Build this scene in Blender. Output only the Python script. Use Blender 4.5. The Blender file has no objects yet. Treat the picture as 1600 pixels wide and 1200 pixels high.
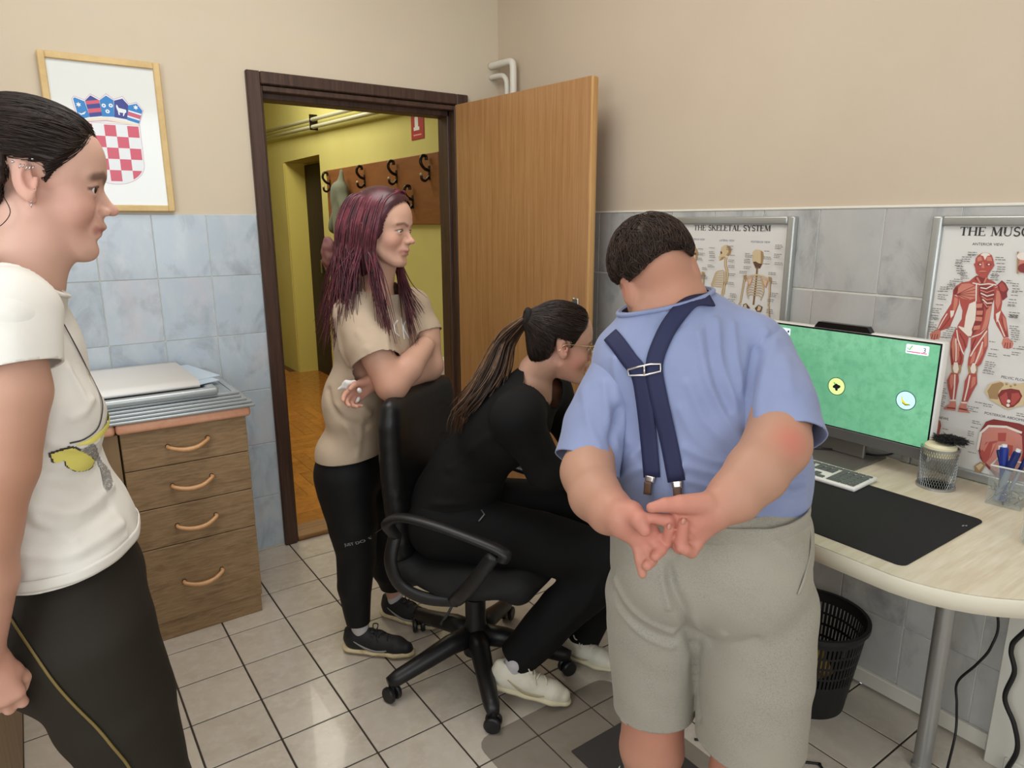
import bpy, bmesh, math, random
import numpy as np
from mathutils import Vector, Matrix
random.seed(7); np.random.seed(7)
SC = bpy.context.scene
COL = SC.collection
PI = math.pi

# ------------------------------------------------ camera, light, exposure
cam_data = bpy.data.cameras.new('camera')
cam = bpy.data.objects.new('camera', cam_data); COL.objects.link(cam)
cam_data.sensor_fit = 'HORIZONTAL'; cam_data.sensor_width = 36.0
cam_data.lens = 36.0 * 1075.1 / 1600.0
cam_data.clip_start = 0.05
cam.location = (-2.0485, -3.0269, 1.46)
def _cam_rot(yaw, pitch, roll):
    f = Vector((math.sin(yaw)*math.cos(pitch), math.cos(yaw)*math.cos(pitch), -math.sin(pitch)))
    r = Vector((math.cos(yaw), -math.sin(yaw), 0)); d = f.cross(r)
    c, s = math.cos(roll), math.sin(roll)
    r2 = c*r + s*d; d2 = -s*r + c*d
    return Matrix((r2, -d2, -f)).transposed().to_euler()
cam.rotation_euler = _cam_rot(0.61232, 0.23137, 0.00308)
SC.camera = cam

world = bpy.data.worlds.new('sky'); SC.world = world; world.use_nodes = True
world.node_tree.nodes['Background'].inputs[0].default_value = (0.75, 0.85, 1.0, 1)
world.node_tree.nodes['Background'].inputs[1].default_value = 1.0

def area_light(name, loc, rot, sx, sy, power, col):
    d = bpy.data.lights.new(name, 'AREA'); d.shape = 'RECTANGLE'; d.size = sx; d.size_y = sy
    d.energy = power; d.color = col
    o = bpy.data.objects.new(name, d); COL.objects.link(o); o.location = loc; o.rotation_euler = rot
    return o
# daylight by the window opposite the door; an added unseen window fills from the west
area_light('daylight_south_window', (-1.75, -4.86, 1.75), (PI/2, 0, 0), 2.3, 1.5, 34, (0.90, 0.96, 1.0))
area_light('west_window_fill', (-3.66, -3.0, 1.75), (0, -PI/2, 0), 1.5, 1.7, 40, (0.88, 0.95, 1.0))
# added unseen fill under the room ceiling, and the corridor's ceiling lamp
area_light('room_ceiling_fill', (-1.5, -1.35, 2.90), (0, 0, 0), 1.2, 1.2, 26, (1.0, 0.97, 0.93))
area_light('corridor_ceiling_lamp', (-0.75, 2.2, 2.9), (0, 0, 0), 0.9, 1.6, 40, (1.0, 0.95, 0.80))

vs = SC.view_settings
vs.view_transform = 'Standard'; vs.look = 'None'; vs.exposure = 0.0; vs.gamma = 1.0
vs.use_curve_mapping = False

# ------------------------------------------------ materials
def lin(c):
    out = []
    for v in c[:3]:
        v = v/255.0
        out.append(v/12.92 if v <= 0.04045 else ((v+0.055)/1.055)**2.4)
    return tuple(out) + (1.0,)
MATS = {}
def mat(name, rgb, rough=0.6, metal=0.0, noise=None, bump=None, rand=0.0, stretch=(1, 1, 1), spec=0.5,
        trans=0.0, emit=0.0, attr=None, alpha=1.0, sheen=0.0, sss=0.0, coat=0.0, wave=None, detail=6.0, ior=1.45):
    """one procedural material: base colour, a noise mix (scale, second colour, lo, hi), per-object tone, bump (scale, strength, distance)"""
    m = bpy.data.materials.new(name); m.use_nodes = True
    nt = m.node_tree; N = nt.nodes; L = nt.links
    b = N['Principled BSDF']
    b.inputs['Base Color'].default_value = lin(rgb)
    b.inputs['Roughness'].default_value = rough
    b.inputs['Metallic'].default_value = metal
    b.inputs['Specular IOR Level'].default_value = spec
    b.inputs['IOR'].default_value = ior
    b.inputs['Transmission Weight'].default_value = trans
    b.inputs['Alpha'].default_value = alpha
    b.inputs['Sheen Weight'].default_value = sheen
    b.inputs['Coat Weight'].default_value = coat
    if sss:
        b.inputs['Subsurface Weight'].default_value = sss
        b.inputs['Subsurface Radius'].default_value = (0.010, 0.004, 0.002)
        b.inputs['Subsurface Scale'].default_value = 1.0
    src = None
    geo = None
    def coords():
        nonlocal geo
        if geo is None:
            g = N.new('ShaderNodeNewGeometry')
            mp = N.new('ShaderNodeMapping'); mp.inputs['Scale'].default_value = stretch
            L.new(g.outputs['Position'], mp.inputs['Vector'])
            if rand:
                oi = N.new('ShaderNodeObjectInfo'); va = N.new('ShaderNodeVectorMath'); va.operation = 'ADD'
                mu = N.new('ShaderNodeMath'); mu.operation = 'MULTIPLY'; mu.inputs[1].default_value = 37.0
                L.new(oi.outputs['Random'], mu.inputs[0]); L.new(mp.outputs['Vector'], va.inputs[0]); L.new(mu.outputs[0], va.inputs[1])
                geo = va.outputs[0]
            else:
                geo = mp.outputs['Vector']
        return geo
    if attr:
        a = N.new('ShaderNodeAttribute'); a.attribute_name = attr; src = a.outputs['Color']
    for nz in (noise or []):
        t = N.new('ShaderNodeTexNoise'); t.inputs['Scale'].default_value = nz[0]; t.inputs['Detail'].default_value = detail
        t.inputs['Roughness'].default_value = 0.6
        if len(nz) > 4: t.inputs['Distortion'].default_value = nz[4]
        L.new(coords(), t.inputs['Vector'])
        r = N.new('ShaderNodeMapRange'); r.inputs['From Min'].default_value = nz[2]; r.inputs['From Max'].default_value = nz[3]
        L.new(t.outputs['Fac'], r.inputs['Value'])
        mx = N.new('ShaderNodeMix'); mx.data_type = 'RGBA'
        L.new(r.outputs[0], mx.inputs['Factor'])
        if src is None: mx.inputs['A'].default_value = lin(rgb)
        else: L.new(src, mx.inputs['A'])
        mx.inputs['B'].default_value = lin(nz[1])
        src = mx.outputs['Result']
    if wave:
        t = N.new('ShaderNodeTexWave'); t.inputs['Scale'].default_value = wave[0]; t.inputs['Distortion'].default_value = wave[2]
        t.inputs['Detail'].default_value = 3.0; t.inputs['Detail Scale'].default_value = wave[3] if len(wave) > 3 else 1.5
        t.bands_direction = wave[4] if len(wave) > 4 else 'X'
        L.new(coords(), t.inputs['Vector'])
        mx = N.new('ShaderNodeMix'); mx.data_type = 'RGBA'
        L.new(t.outputs['Fac'], mx.inputs['Factor'])
        if src is None: mx.inputs['A'].default_value = lin(rgb)
        else: L.new(src, mx.inputs['A'])
        mx.inputs['B'].default_value = lin(wave[1]); src = mx.outputs['Result']
    if rand:
        oi = N.new('ShaderNodeObjectInfo'); r = N.new('ShaderNodeMapRange')
        r.inputs['To Min'].default_value = 1-rand; r.inputs['To Max'].default_value = 1+rand
        L.new(oi.outputs['Random'], r.inputs['Value'])
        hs = N.new('ShaderNodeHueSaturation'); L.new(r.outputs[0], hs.inputs['Value'])
        if src is None: hs.inputs['Color'].default_value = lin(rgb)
        else: L.new(src, hs.inputs['Color'])
        src = hs.outputs['Color']
    if src is not None: L.new(src, b.inputs['Base Color'])
    if bump:
        t = N.new('ShaderNodeTexNoise'); t.inputs['Scale'].default_value = bump[0]; t.inputs['Detail'].default_value = 4
        L.new(coords(), t.inputs['Vector'])
        bp = N.new('ShaderNodeBump'); bp.inputs['Strength'].default_value = bump[1]
        bp.inputs['Distance'].default_value = bump[2] if len(bump) > 2 else 0.002
        L.new(t.outputs['Fac'], bp.inputs['Height']); L.new(bp.outputs['Normal'], b.inputs['Normal'])
    if emit:
        if src is not None: L.new(src, b.inputs['Emission Color'])
        else: b.inputs['Emission Color'].default_value = lin(rgb)
        b.inputs['Emission Strength'].default_value = emit
    MATS[name] = m
    return m
def flat(name, rgb, rough=0.5, emit=0.0):
    key = 'f_%s_%d_%d_%d' % (name, *rgb)
    if key in MATS: return MATS[key]
    m = mat(key, rgb, rough, emit=emit); return m

# ------------------------------------------------ object helpers
def mesh_obj(name, V, F, m, parent=None, smooth=True, fi=None, angle=None):
    me = bpy.data.meshes.new(name)
    V = np.asarray(V, dtype=np.float64)
    if parent is not None:
        pl = _wloc(parent); V = V - np.array(pl)
    if isinstance(F, np.ndarray):
        k = F.shape[1]; n = len(F)
        me.vertices.add(len(V)); me.vertices.foreach_set('co', V.astype(np.float32).ravel())
        me.loops.add(n*k); me.loops.foreach_set('vertex_index', F.astype(np.int32).ravel())
        me.polygons.add(n); me.polygons.foreach_set('loop_start', np.arange(n, dtype=np.int32)*k)
        me.polygons.foreach_set('loop_total', np.full(n, k, dtype=np.int32))
        me.update(calc_edges=True); me.validate()
    else:
        me.from_pydata([tuple(v) for v in V], [], [list(f) for f in F]); me.update()
    for mm in (m if isinstance(m, (list, tuple)) else [m]): me.materials.append(mm)
    if fi is not None: me.polygons.foreach_set('material_index', np.asarray(fi, dtype=np.int32))
    me.polygons.foreach_set('use_smooth', np.full(len(me.polygons), smooth, dtype=bool))
    o = bpy.data.objects.new(name, me); COL.objects.link(o)
    if parent is not None: o.parent = parent
    return o
def _wloc(o):
    p = np.array(o.location)
    return p + (_wloc(o.parent) if o.parent else 0)
def thing(name, label, cat, loc, group=None):
    o = bpy.data.objects.new(name, None); COL.objects.link(o); o.location = loc; o.empty_display_size = 0.05
    o['label'] = label; o['category'] = cat
    if group: o['group'] = group
    return o
def tag(o, label, cat, group=None):
    o['label'] = label; o['category'] = cat
    if group: o['group'] = group
    return o
def structure(o): o['kind'] = 'structure'; return o

class B:
    """collects shapes in one bmesh (world coordinates)"""
    def __init__(s): s.bm = bmesh.new(); s.mi = 0
    def _new(s, n0):
        for f in list(s.bm.faces)[n0:]: f.material_index = s.mi
    def box(s, lo, hi, bev=0.0, seg=2, M=None):
        n0 = len(s.bm.faces)
        c = [(a+b)/2 for a, b in zip(lo, hi)]; d = [abs(b-a) for a, b in zip(lo, hi)]
        mtx = Matrix.Translation(c) @ Matrix.Diagonal((d[0], d[1], d[2], 1))
        if bev > 0:
            t = bmesh.new(); bmesh.ops.create_cube(t, size=1, matrix=mtx)
            bmesh.ops.bevel(t, geom=t.edges[:], offset=bev, segments=seg, profile=0.5, affect='EDGES')
            if M is not None: bmesh.ops.transform(t, matrix=M, verts=t.verts)
            s._merge(t); t.free()
        else:
            r = bmesh.ops.create_cube(s.bm, size=1, matrix=(M @ mtx if M is not None else mtx))
        s._new(n0); return s
    def _merge(s, t):
        vm = {v: s.bm.verts.new(v.co) for v in t.verts}
        for f in t.faces:
            try: s.bm.faces.new([vm[v] for v in f.verts])
            except ValueError: pass
    def tube(s, pts, r, n=10, cap=True, closed=False, flat=None):
        n0 = len(s.bm.faces)
        V, F = tube_geo(pts, r, n, cap, closed, flat)
        vs_ = [s.bm.verts.new(v) for v in V]
        for f in F:
            try: s.bm.faces.new([vs_[i] for i in f])
            except ValueError: pass
        s._new(n0); return s
    def lathe(s, prof, center, n=32, axis=None):
        """prof: list of (r, z)"""
        n0 = len(s.bm.faces); rings = []
        Rm = axis if axis is not None else Matrix.Identity(3)
        for r, z in prof:
            if r < 1e-6: rings.append([s.bm.verts.new(Rm @ Vector((0, 0, z)) + Vector(center))])
            else: rings.append([s.bm.verts.new(Rm @ Vector((r*math.cos(2*PI*k/n), r*math.sin(2*PI*k/n), z)) + Vector(center)) for k in range(n)])
        for a, b in zip(rings[:-1], rings[1:]):
            for k in range(n):
                k2 = (k+1) % n
                if len(a) == 1 and len(b) == 1: continue
                if len(a) == 1: f = [a[0], b[k], b[k2]][::-1]
                elif len(b) == 1: f = [a[k], a[k2], b[0]]
                else: f = [a[k], a[k2], b[k2], b[k]]
                s.bm.faces.new(f)
        s._new(n0); return s
    def prism(s, poly, z0, z1, M=None, bev=0.0):
        n0 = len(s.bm.faces); t = bmesh.new()
        a = [t.verts.new((x, y, z0)) for x, y in poly]; b = [t.verts.new((x, y, z1)) for x, y in poly]
        t.faces.new(a[::-1]); t.faces.new(b); n = len(poly)
        for k in range(n): t.faces.new([a[k], a[(k+1) % n], b[(k+1) % n], b[k]])
        bmesh.ops.recalc_face_normals(t, faces=t.faces[:])
        if bev: bmesh.ops.bevel(t, geom=[e for e in t.edges if abs(e.verts[0].co.z-e.verts[1].co.z) < 1e-6], offset=bev, segments=2, affect='EDGES')
        if M is not None: bmesh.ops.transform(t, matrix=M, verts=t.verts)
        s._merge(t); t.free(); s._new(n0); return s
    def build(s, name, m, parent=None, smooth=False, auto=None):
        bmesh.ops.recalc_face_normals(s.bm, faces=s.bm.faces[:])
        me = bpy.data.meshes.new(name)
        if parent is not None:
            bmesh.ops.translate(s.bm, vec=-Vector(_wloc(parent)), verts=s.bm.verts)
        s.bm.to_mesh(me); s.bm.free()
        for mm in (m if isinstance(m, (list, tuple)) else [m]): me.materials.append(mm)
        me.polygons.foreach_set('use_smooth', np.full(len(me.polygons), bool(smooth or auto), dtype=bool))
        if auto: me.set_sharp_from_angle(angle=math.radians(auto))
        o = bpy.data.objects.new(name, me); COL.objects.link(o)
        if parent is not None: o.parent = parent
        return o

def spline(pts, n=8):
    """Catmull-Rom through points (any dimension)"""
    P = np.asarray(pts, dtype=float)
    if len(P) < 3: 
        return np.array([P[0]+(P[-1]-P[0])*t for t in np.linspace(0, 1, n+1)])
    Q = np.vstack([2*P[0]-P[1], P, 2*P[-1]-P[-2]]); out = []
    for i in range(1, len(Q)-2):
        p0, p1, p2, p3 = Q[i-1], Q[i], Q[i+1], Q[i+2]
        for t in np.linspace(0, 1, n, endpoint=False):
            out.append(0.5*((2*p1)+(-p0+p2)*t+(2*p0-5*p1+4*p2-p3)*t*t+(-p0+3*p1-3*p2+p3)*t**3))
    out.append(P[-1]); return np.array(out)
def tube_geo(pts, r, n=10, cap=True, closed=False, flat=None):
    """tube along pts; r number or list; flat=(vector, factor) squashes the section along the vector"""
    P = np.asarray(pts, dtype=float); m = len(P)
    R = np.full(m, r, dtype=float) if np.isscalar(r) else np.asarray(r, dtype=float)
    T = np.gradient(P, axis=0)
    if closed: T = np.roll(P, -1, 0)-np.roll(P, 1, 0)
    T /= np.linalg.norm(T, axis=1)[:, None]+1e-12
    u = np.cross(T[0], (0, 0, 1)); 
    if np.linalg.norm(u) < 1e-3: u = np.cross(T[0], (1, 0, 0))
    u /= np.linalg.norm(u); V = []
    ang = np.arange(n)*2*PI/n
    for i in range(m):
        u = u-T[i]*np.dot(u, T[i]); u /= np.linalg.norm(u)+1e-12
        w = np.cross(T[i], u)
        ring = (np.cos(ang)[:, None]*u+np.sin(ang)[:, None]*w)*R[i]
        if flat is not None:
            fv = np.asarray(flat[0], dtype=float); fv = fv/np.linalg.norm(fv)
            ring = ring+(ring@fv)[:, None]*fv*(flat[1]-1)
        V += list(P[i]+ring)
    F = []
    for i in range(m-1 if not closed else m):
        j = (i+1) % m
        for k in range(n):
            k2 = (k+1) % n; F.append((i*n+k, i*n+k2, j*n+k2, j*n+k))
    if cap and not closed:
        F.append(tuple(range(n))[::-1]); F.append(tuple((m-1)*n+k for k in range(n)))
    return V, F
def strands(name, lines, m, parent, n=5, kind=None, flat=None):
    """many tapered tubes in one mesh; lines: list of (points, radii)"""
    V, F, off = [], [], 0
    for pts, r in lines:
        v, f = tube_geo(pts, r, n, True, False, flat); V += v; F += [tuple(i+off for i in q) for q in f]; off += len(v)
    o = mesh_obj(name, V, F, m, parent)
    if kind: o['kind'] = kind
    return o

# ------------------------------------------------ implicit surfaces: smooth unions meshed by surface nets
class SDF:
    def __init__(s): s.p = []
    def cap(s, a, b, ra, rb, k=0.02, op='u', flat=None):
        s.p.append(('c', np.array(a, float), np.array(b, float), ra, rb, k, op, flat)); return s
    def chain(s, pts, rad, k=0.02, op='u', flat=None):
        for i in range(len(pts)-1): s.cap(pts[i], pts[i+1], rad[i], rad[i+1], k if i == 0 else min(k, 0.008), op, flat)
        return s
    def ell(s, c, r, k=0.02, op='u', R=None):
        s.p.append(('e', np.array(c, float), np.array(r, float), np.eye(3) if R is None else np.array(R, float), k, op)); return s
    def ball(s, c, r, k=0.02, op='u'): return s.ell(c, (r, r, r), k, op)
    def _bbox(s, q):
        if q[0] == 'c':
            r = max(q[3], q[4]); return np.minimum(q[1], q[2])-r, np.maximum(q[1], q[2])+r
        ext = np.sqrt(((q[3]*q[2][None, :])**2).sum(1)); return q[1]-ext, q[1]+ext
    def mesh(s, h):
        los, his = zip(*[s._bbox(q) for q in s.p if q[-2 if q[0] == 'c' else -1] == 'u'])
        lo = np.min(los, 0)-3*h; hi = np.max(his, 0)+3*h
        n = np.ceil((hi-lo)/h).astype(int)+1
        f = np.full(n, 1.0, dtype=np.float32)
        for q in s.p:
            k = q[5] if q[0] == 'c' else q[4]; op = q[6] if q[0] == 'c' else q[5]
            a, b = s._bbox(q); pad = k+2.5*h
            i0 = np.clip(np.floor((a-pad-lo)/h).astype(int), 0, n); i1 = np.clip(np.ceil((b+pad-lo)/h).astype(int)+1, 0, n)
            if np.any(i1 <= i0): continue
            X = (lo[0]+np.arange(i0[0], i1[0])*h).astype(np.float32)[:, None, None]
            Y = (lo[1]+np.arange(i0[1], i1[1])*h).astype(np.float32)[None, :, None]
            Z = (lo[2]+np.arange(i0[2], i1[2])*h).astype(np.float32)[None, None, :]
            if q[0] == 'c':
                A, Bq, ra, rb, fl = q[1], q[2], q[3], q[4], q[7]
                px, py, pz = X-A[0], Y-A[1], Z-A[2]; ba = Bq-A
                if fl is not None:
                    v = np.array(fl[0], float); v /= np.linalg.norm(v); t = (px*v[0]+py*v[1]+pz*v[2])*(1/fl[1]-1)
                    px = px+t*v[0]; py = py+t*v[1]; pz = pz+t*v[2]; ba = ba+v*np.dot(ba, v)*(1/fl[1]-1)
                L2 = max(float(ba@ba), 1e-9)
                t = np.clip((px*ba[0]+py*ba[1]+pz*ba[2])/L2, 0, 1)
                d = np.sqrt((px-t*ba[0])**2+(py-t*ba[1])**2+(pz-t*ba[2])**2)-(ra+(rb-ra)*t)
                if fl is not None: d = d*min(1.0, 0.5+0.5*fl[1])
            else:
                c, r, R = q[1], q[2], q[3]
                px, py, pz = X-c[0], Y-c[1], Z-c[2]
                a0 = (px*R[0, 0]+py*R[1, 0]+pz*R[2, 0])/r[0]; a1 = (px*R[0, 1]+py*R[1, 1]+pz*R[2, 1])/r[1]; a2 = (px*R[0, 2]+py*R[1, 2]+pz*R[2, 2])/r[2]
                k0 = np.sqrt(a0*a0+a1*a1+a2*a2); k1 = np.sqrt((a0/r[0])**2+(a1/r[1])**2+(a2/r[2])**2)
                d = k0*(k0-1)/np.maximum(k1, 1e-6)
            sl = (slice(i0[0], i1[0]), slice(i0[1], i1[1]), slice(i0[2], i1[2]))
            o = f[sl]
            if op == 's': d = -d; hh = np.maximum(k-np.abs(o-d), 0)/k; f[sl] = np.maximum(o, d)+hh*hh*k*0.25
            else: hh = np.maximum(k-np.abs(o-d), 0)/k; f[sl] = np.minimum(o, d)-hh*hh*k*0.25
        return surface_nets(f, lo, h)
def surface_nets(f, lo, h):
    s = (f < 0)
    u = s.view(np.uint8)
    c = u[:-1, :-1, :-1]+u[1:, :-1, :-1]+u[:-1, 1:, :-1]+u[:-1, :-1, 1:]+u[1:, 1:, :-1]+u[1:, :-1, 1:]+u[:-1, 1:, 1:]+u[1:, 1:, 1:]
    act = (c > 0) & (c < 8)
    ii = np.argwhere(act)
    idm = np.full(act.shape, -1, dtype=np.int32); idm[act] = np.arange(len(ii))
    offs = np.array([(x, y, z) for x in (0, 1) for y in (0, 1) for z in (0, 1)])
    val = np.stack([f[ii[:, 0]+o[0], ii[:, 1]+o[1], ii[:, 2]+o[2]] for o in offs], 1)
    acc = np.zeros((len(ii), 3)); cnt = np.zeros(len(ii))
    for a in range(8):
        for b in range(a+1, 8):
            if np.abs(offs[a]-offs[b]).sum() != 1: continue
            va, vb = val[:, a], val[:, b]; m = (va < 0) != (vb < 0)
            t = np.where(m, va/np.where(m, va-vb, 1), 0)
            acc += np.where(m[:, None], offs[a]+t[:, None]*(offs[b]-offs[a]), 0); cnt += m
    V = (ii+acc/cnt[:, None])*h+lo
    Q = []
    for ax in range(3):
        e0 = [slice(1, -1)]*3; e1 = [slice(1, -1)]*3
        e0[ax] = slice(0, -1); e1[ax] = slice(1, None)
        A, Bq = s[tuple(e0)], s[tuple(e1)]
        x = np.argwhere(A != Bq)
        if not len(x): continue
        fl = A[x[:, 0], x[:, 1], x[:, 2]]
        p = x.copy(); o = [i for i in range(3) if i != ax]
        p[:, o[0]] += 1; p[:, o[1]] += 1
        def at(d0, d1):
            q = p.copy(); q[:, o[0]] += d0; q[:, o[1]] += d1; return idm[q[:, 0], q[:, 1], q[:, 2]]
        q4 = np.stack([at(-1, -1), at(0, -1), at(0, 0), at(-1, 0)], 1)
        flip = fl if ax != 1 else ~fl
        q4 = np.where(flip[:, None], q4, q4[:, ::-1]); Q.append(q4)
    F = np.vstack(Q); F = F[(F >= 0).all(1)]
    return V, F
def vnormals(V, F):
    n = np.cross(V[F[:, 2]]-V[F[:, 0]], V[F[:, 3]]-V[F[:, 1]]); N = np.zeros_like(V)
    for k in range(4): 
        for a in range(3): N[:, a] += np.bincount(F[:, k], n[:, a], len(V))
    return N/(np.linalg.norm(N, axis=1)[:, None]+1e-12)
def relax(V, F, it=2, w=0.5, mask=None):
    n = len(V); E = np.vstack([F[:, [0, 1]], F[:, [1, 2]], F[:, [2, 3]], F[:, [3, 0]]])
    deg = np.bincount(E.ravel(), minlength=n)
    for _ in range(it):
        S = np.zeros_like(V)
        for a in range(3):
            S[:, a] = np.bincount(E[:, 0], V[E[:, 1], a], n)+np.bincount(E[:, 1], V[E[:, 0], a], n)
        D = S/np.maximum(deg, 1)[:, None]-V
        V = V+D*(w if mask is None else (w*mask)[:, None])
    return V
def polydist(V, pts):
    d = np.full(len(V), 9.0); P = np.asarray(pts, float)
    for a, b in zip(P[:-1], P[1:]):
        ba = b-a; t = np.clip(((V-a)@ba)/max(ba@ba, 1e-9), 0, 1)
        d = np.minimum(d, np.linalg.norm(V-a-t[:, None]*ba, axis=1))
    return d
def folds(V, F, fl):
    """cloth folds: fl = list of (polyline, height, width)"""
    N = vnormals(V, F)
    for pts, amp, w in fl:
        d = polydist(V, pts); V = V+N*(amp*np.exp(-(d/w)**2))[:, None]
    return V
def wrinkle(V, F, amp, scale, seed=0, stretch=(1, 1, 1)):
    """soft irregular relief from a few sine waves"""
    rs = np.random.RandomState(seed); N = vnormals(V, F); d = np.zeros(len(V))
    for _ in range(14):
        k = rs.normal(size=3)*scale*np.array(stretch); d += np.sin(V@k+rs.uniform(0, 6.28))
    return V+N*(amp*d/3.7)[:, None]
def cut(V, F, cuts):
    """trim a shell by planes: (point, normal, centre, radius): what lies beyond the plane near the centre goes; the rim is put on the plane"""
    V = V.copy()
    for p, n, c, r, *ex in cuts:
        p, n, c = np.array(p, float), np.array(n, float), np.array(c, float); n /= np.linalg.norm(n)
        d = (V-p)@n; near = np.linalg.norm(V-c, axis=1) < r
        for q, m in ex: near &= (V-np.array(q, float))@np.array(m, float) > 0
        out = (d > 0) & near
        F = F[(~out)[F].any(1)]
        acc = np.zeros_like(V); cnt = np.zeros(len(V))
        for i, j in ((0, 1), (1, 2), (2, 3), (3, 0), (0, 2), (1, 3)):
            for a, b in ((F[:, i], F[:, j]), (F[:, j], F[:, i])):
                m = out[a] & ~out[b]; a_, b_ = a[m], b[m]; da, db = d[a_], np.minimum(d[b_], -1e-5)
                t = (-db)/(da-db); q = V[b_]+(V[a_]-V[b_])*t[:, None]; w = 1.0 if (i+j) % 2 else 0.05
                for k in range(3): acc[:, k] += np.bincount(a_, q[:, k]*w, len(V))
                cnt += np.bincount(a_, minlength=len(V))*w
        mv = out & (cnt > 0)
        V[mv] = acc[mv]/cnt[mv][:, None]
    used = np.unique(F); rm = np.full(len(V), -1); rm[used] = np.arange(len(used))
    return V[used], rm[F]
def cloth(name, V, F, m, parent, thick=0.0025):
    o = mesh_obj(name, V, F, m, parent)
    s = o.modifiers.new('thickness', 'SOLIDIFY'); s.thickness = thick; s.offset = -1
    return o
def color_attr(o, fn_cols):
    me = o.data; a = me.color_attributes.new('tone', 'FLOAT_COLOR', 'POINT')
    c = np.ones((len(me.vertices), 4), dtype=np.float32); c[:, :3] = fn_cols
    a.data.foreach_set('color', c.ravel())
def frame3(f, up=(0, 0, 1)):
    """columns: right, forward, up"""
    f = np.array(f, float); f /= np.linalg.norm(f); r = np.cross(f, up); r /= np.linalg.norm(r); return np.stack([r, f, np.cross(r, f)], 1)

# ------------------------------------------------ surfaces of the room
M_plaster = mat('cream plaster', (209, 195, 172), 0.9, noise=[(1.3, (200, 187, 165), 0.35, 0.75), (9, (203, 192, 172), 0.4, 0.8)], bump=(160, 0.15, 0.001))
M_plaster2 = mat('plaster darkened for grazing light', (200, 184, 163), 0.9, noise=[(1.1, (193, 176, 154), 0.35, 0.75)], bump=(160, 0.15, 0.001))  # same plaster, its colour darkened for the grazing light on the desk wall
M_grout = mat('pale wall grout', (222, 218, 205), 0.85)
M_grout_dark = mat('dark floor grout', (62, 54, 46), 0.95)
M_walltile = mat('marbled wall tile with daylight tint', (180, 193, 204), 0.22, rand=0.035, stretch=(1, 1, 0.6),  # bluish daylight on the door wall is put into the tile colour
                 noise=[(7, (154, 162, 172), 0.50, 0.72, 1.2), (16, (194, 202, 208), 0.45, 0.75), (3, (196, 186, 190), 0.55, 0.8)], coat=0.2)
M_walltile2 = mat('marbled warm grey wall tile', (178, 177, 173), 0.24, rand=0.035, stretch=(1, 1, 0.6),
                  noise=[(7, (142, 142, 142), 0.50, 0.72, 1.2), (16, (186, 184, 180), 0.45, 0.75), (3, (176, 164, 160), 0.55, 0.8)], coat=0.2)
M_floortile = mat('mottled beige floor tile', (190, 180, 166), 0.22, rand=0.04, noise=[(5, (176, 164, 149), 0.45, 0.75, 0.8), (30, (196, 187, 175), 0.45, 0.7)], coat=0.15)
M_white = mat('white ceiling paint', (238, 236, 230), 0.9)
M_frame_dark = mat('dark walnut door frame', (72, 51, 42), 0.42, stretch=(14, 14, 0.8), noise=[(3, (50, 34, 28), 0.4, 0.7), (9, (88, 64, 52), 0.5, 0.8)])
M_door = mat('oak veneer door leaf', (168, 124, 80), 0.33, stretch=(22, 22, 0.7), noise=[(2.2, (152, 108, 64), 0.4, 0.7), (7, (178, 135, 90), 0.45, 0.75)], coat=0.15)
M_door_edge = mat('pale oak door edge', (204, 160, 104), 0.45, stretch=(20, 20, 1), noise=[(3, (188, 142, 88), 0.4, 0.7)])
M_yellow = mat('yellow corridor plaster', (202, 195, 120), 0.85, noise=[(1.5, (194, 186, 110), 0.35, 0.7)], bump=(140, 0.1, 0.001))
M_yellow_pale = mat('pale yellow reveal plaster', (222, 208, 112), 0.85)
M_parquet = mat('orange oak parquet', (176, 112, 48), 0.22, rand=0.14, stretch=(1, 1, 1), noise=[(26, (150, 90, 36), 0.45, 0.75, 0.5)], coat=0.3)
M_threshold = mat('worn wooden threshold', (150, 112, 66), 0.5, stretch=(2, 30, 30), noise=[(2, (110, 78, 44), 0.4, 0.7)])
M_pvc = mat('off-white plastic skirting', (206, 202, 190), 0.45)
M_pipe = mat('white enamelled pipe', (216, 212, 200), 0.4)
M_darkdoor = mat('dark brown corridor door', (46, 33, 28), 0.6, stretch=(10, 10, 1), noise=[(3, (34, 24, 21), 0.4, 0.7)])

def wall_piece(b, lo, hi): b.box(lo, hi)
XW, YS, ZC = -3.7, -4.95, 2.95
# floor: dark grout bed, tiles on it
b = B(); b.box((XW, YS, -0.10), (0.0, 0.0, -0.004)); floor = structure(b.build('floor', M_grout_dark))
TX0, TXP, TY0, TYP, GAP = -1.4095, 0.2056, -0.6135, 0.2094, 0.0055
def tile_mesh(name, sx, sy, th, bev, m, axis):
    """flat tile with eased edges; local origin on the centre of its back"""
    t = B()
    if axis == 'z': t.box((-sx/2, -sy/2, 0), (sx/2, sy/2, th), bev, 1)
    elif axis == 'y': t.box((-sx/2, -th, -sy/2), (sx/2, 0, sy/2), bev, 1)
    else: t.box((-th, -sx/2, -sy/2), (0, sx/2, sy/2), bev, 1)
    o = t.build(name, m); me = o.data; bpy.data.objects.remove(o); return me
def put(name, me, loc, parent):
    o = bpy.data.objects.new(name, me); COL.objects.link(o); o.parent = parent
    o.location = Vector(loc)-Vector(_wloc(parent)); return o
_cache = {}
def put_tile(name, lo, hi, th, bev, m, axis, parent):
    """tile between two corners, mesh shared between equal sizes"""
    (a0, b0), (a1, b1) = lo, hi
    key = (name, axis, round(a1-a0, 3), round(b1-b0, 3), m.name)
    if key not in _cache: _cache[key] = tile_mesh(name, a1-a0, b1-b0, th, bev, m, axis)
    ca, cb = (a0+a1)/2, (b0+b1)/2
    if axis == 'z': loc = (ca, cb, -0.004)
    elif axis == 'y': loc = (ca, parent['face'], cb)
    else: loc = (parent['face'], ca, cb)
    return put(name, _cache[key], loc, parent)
nfl = 0
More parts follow.
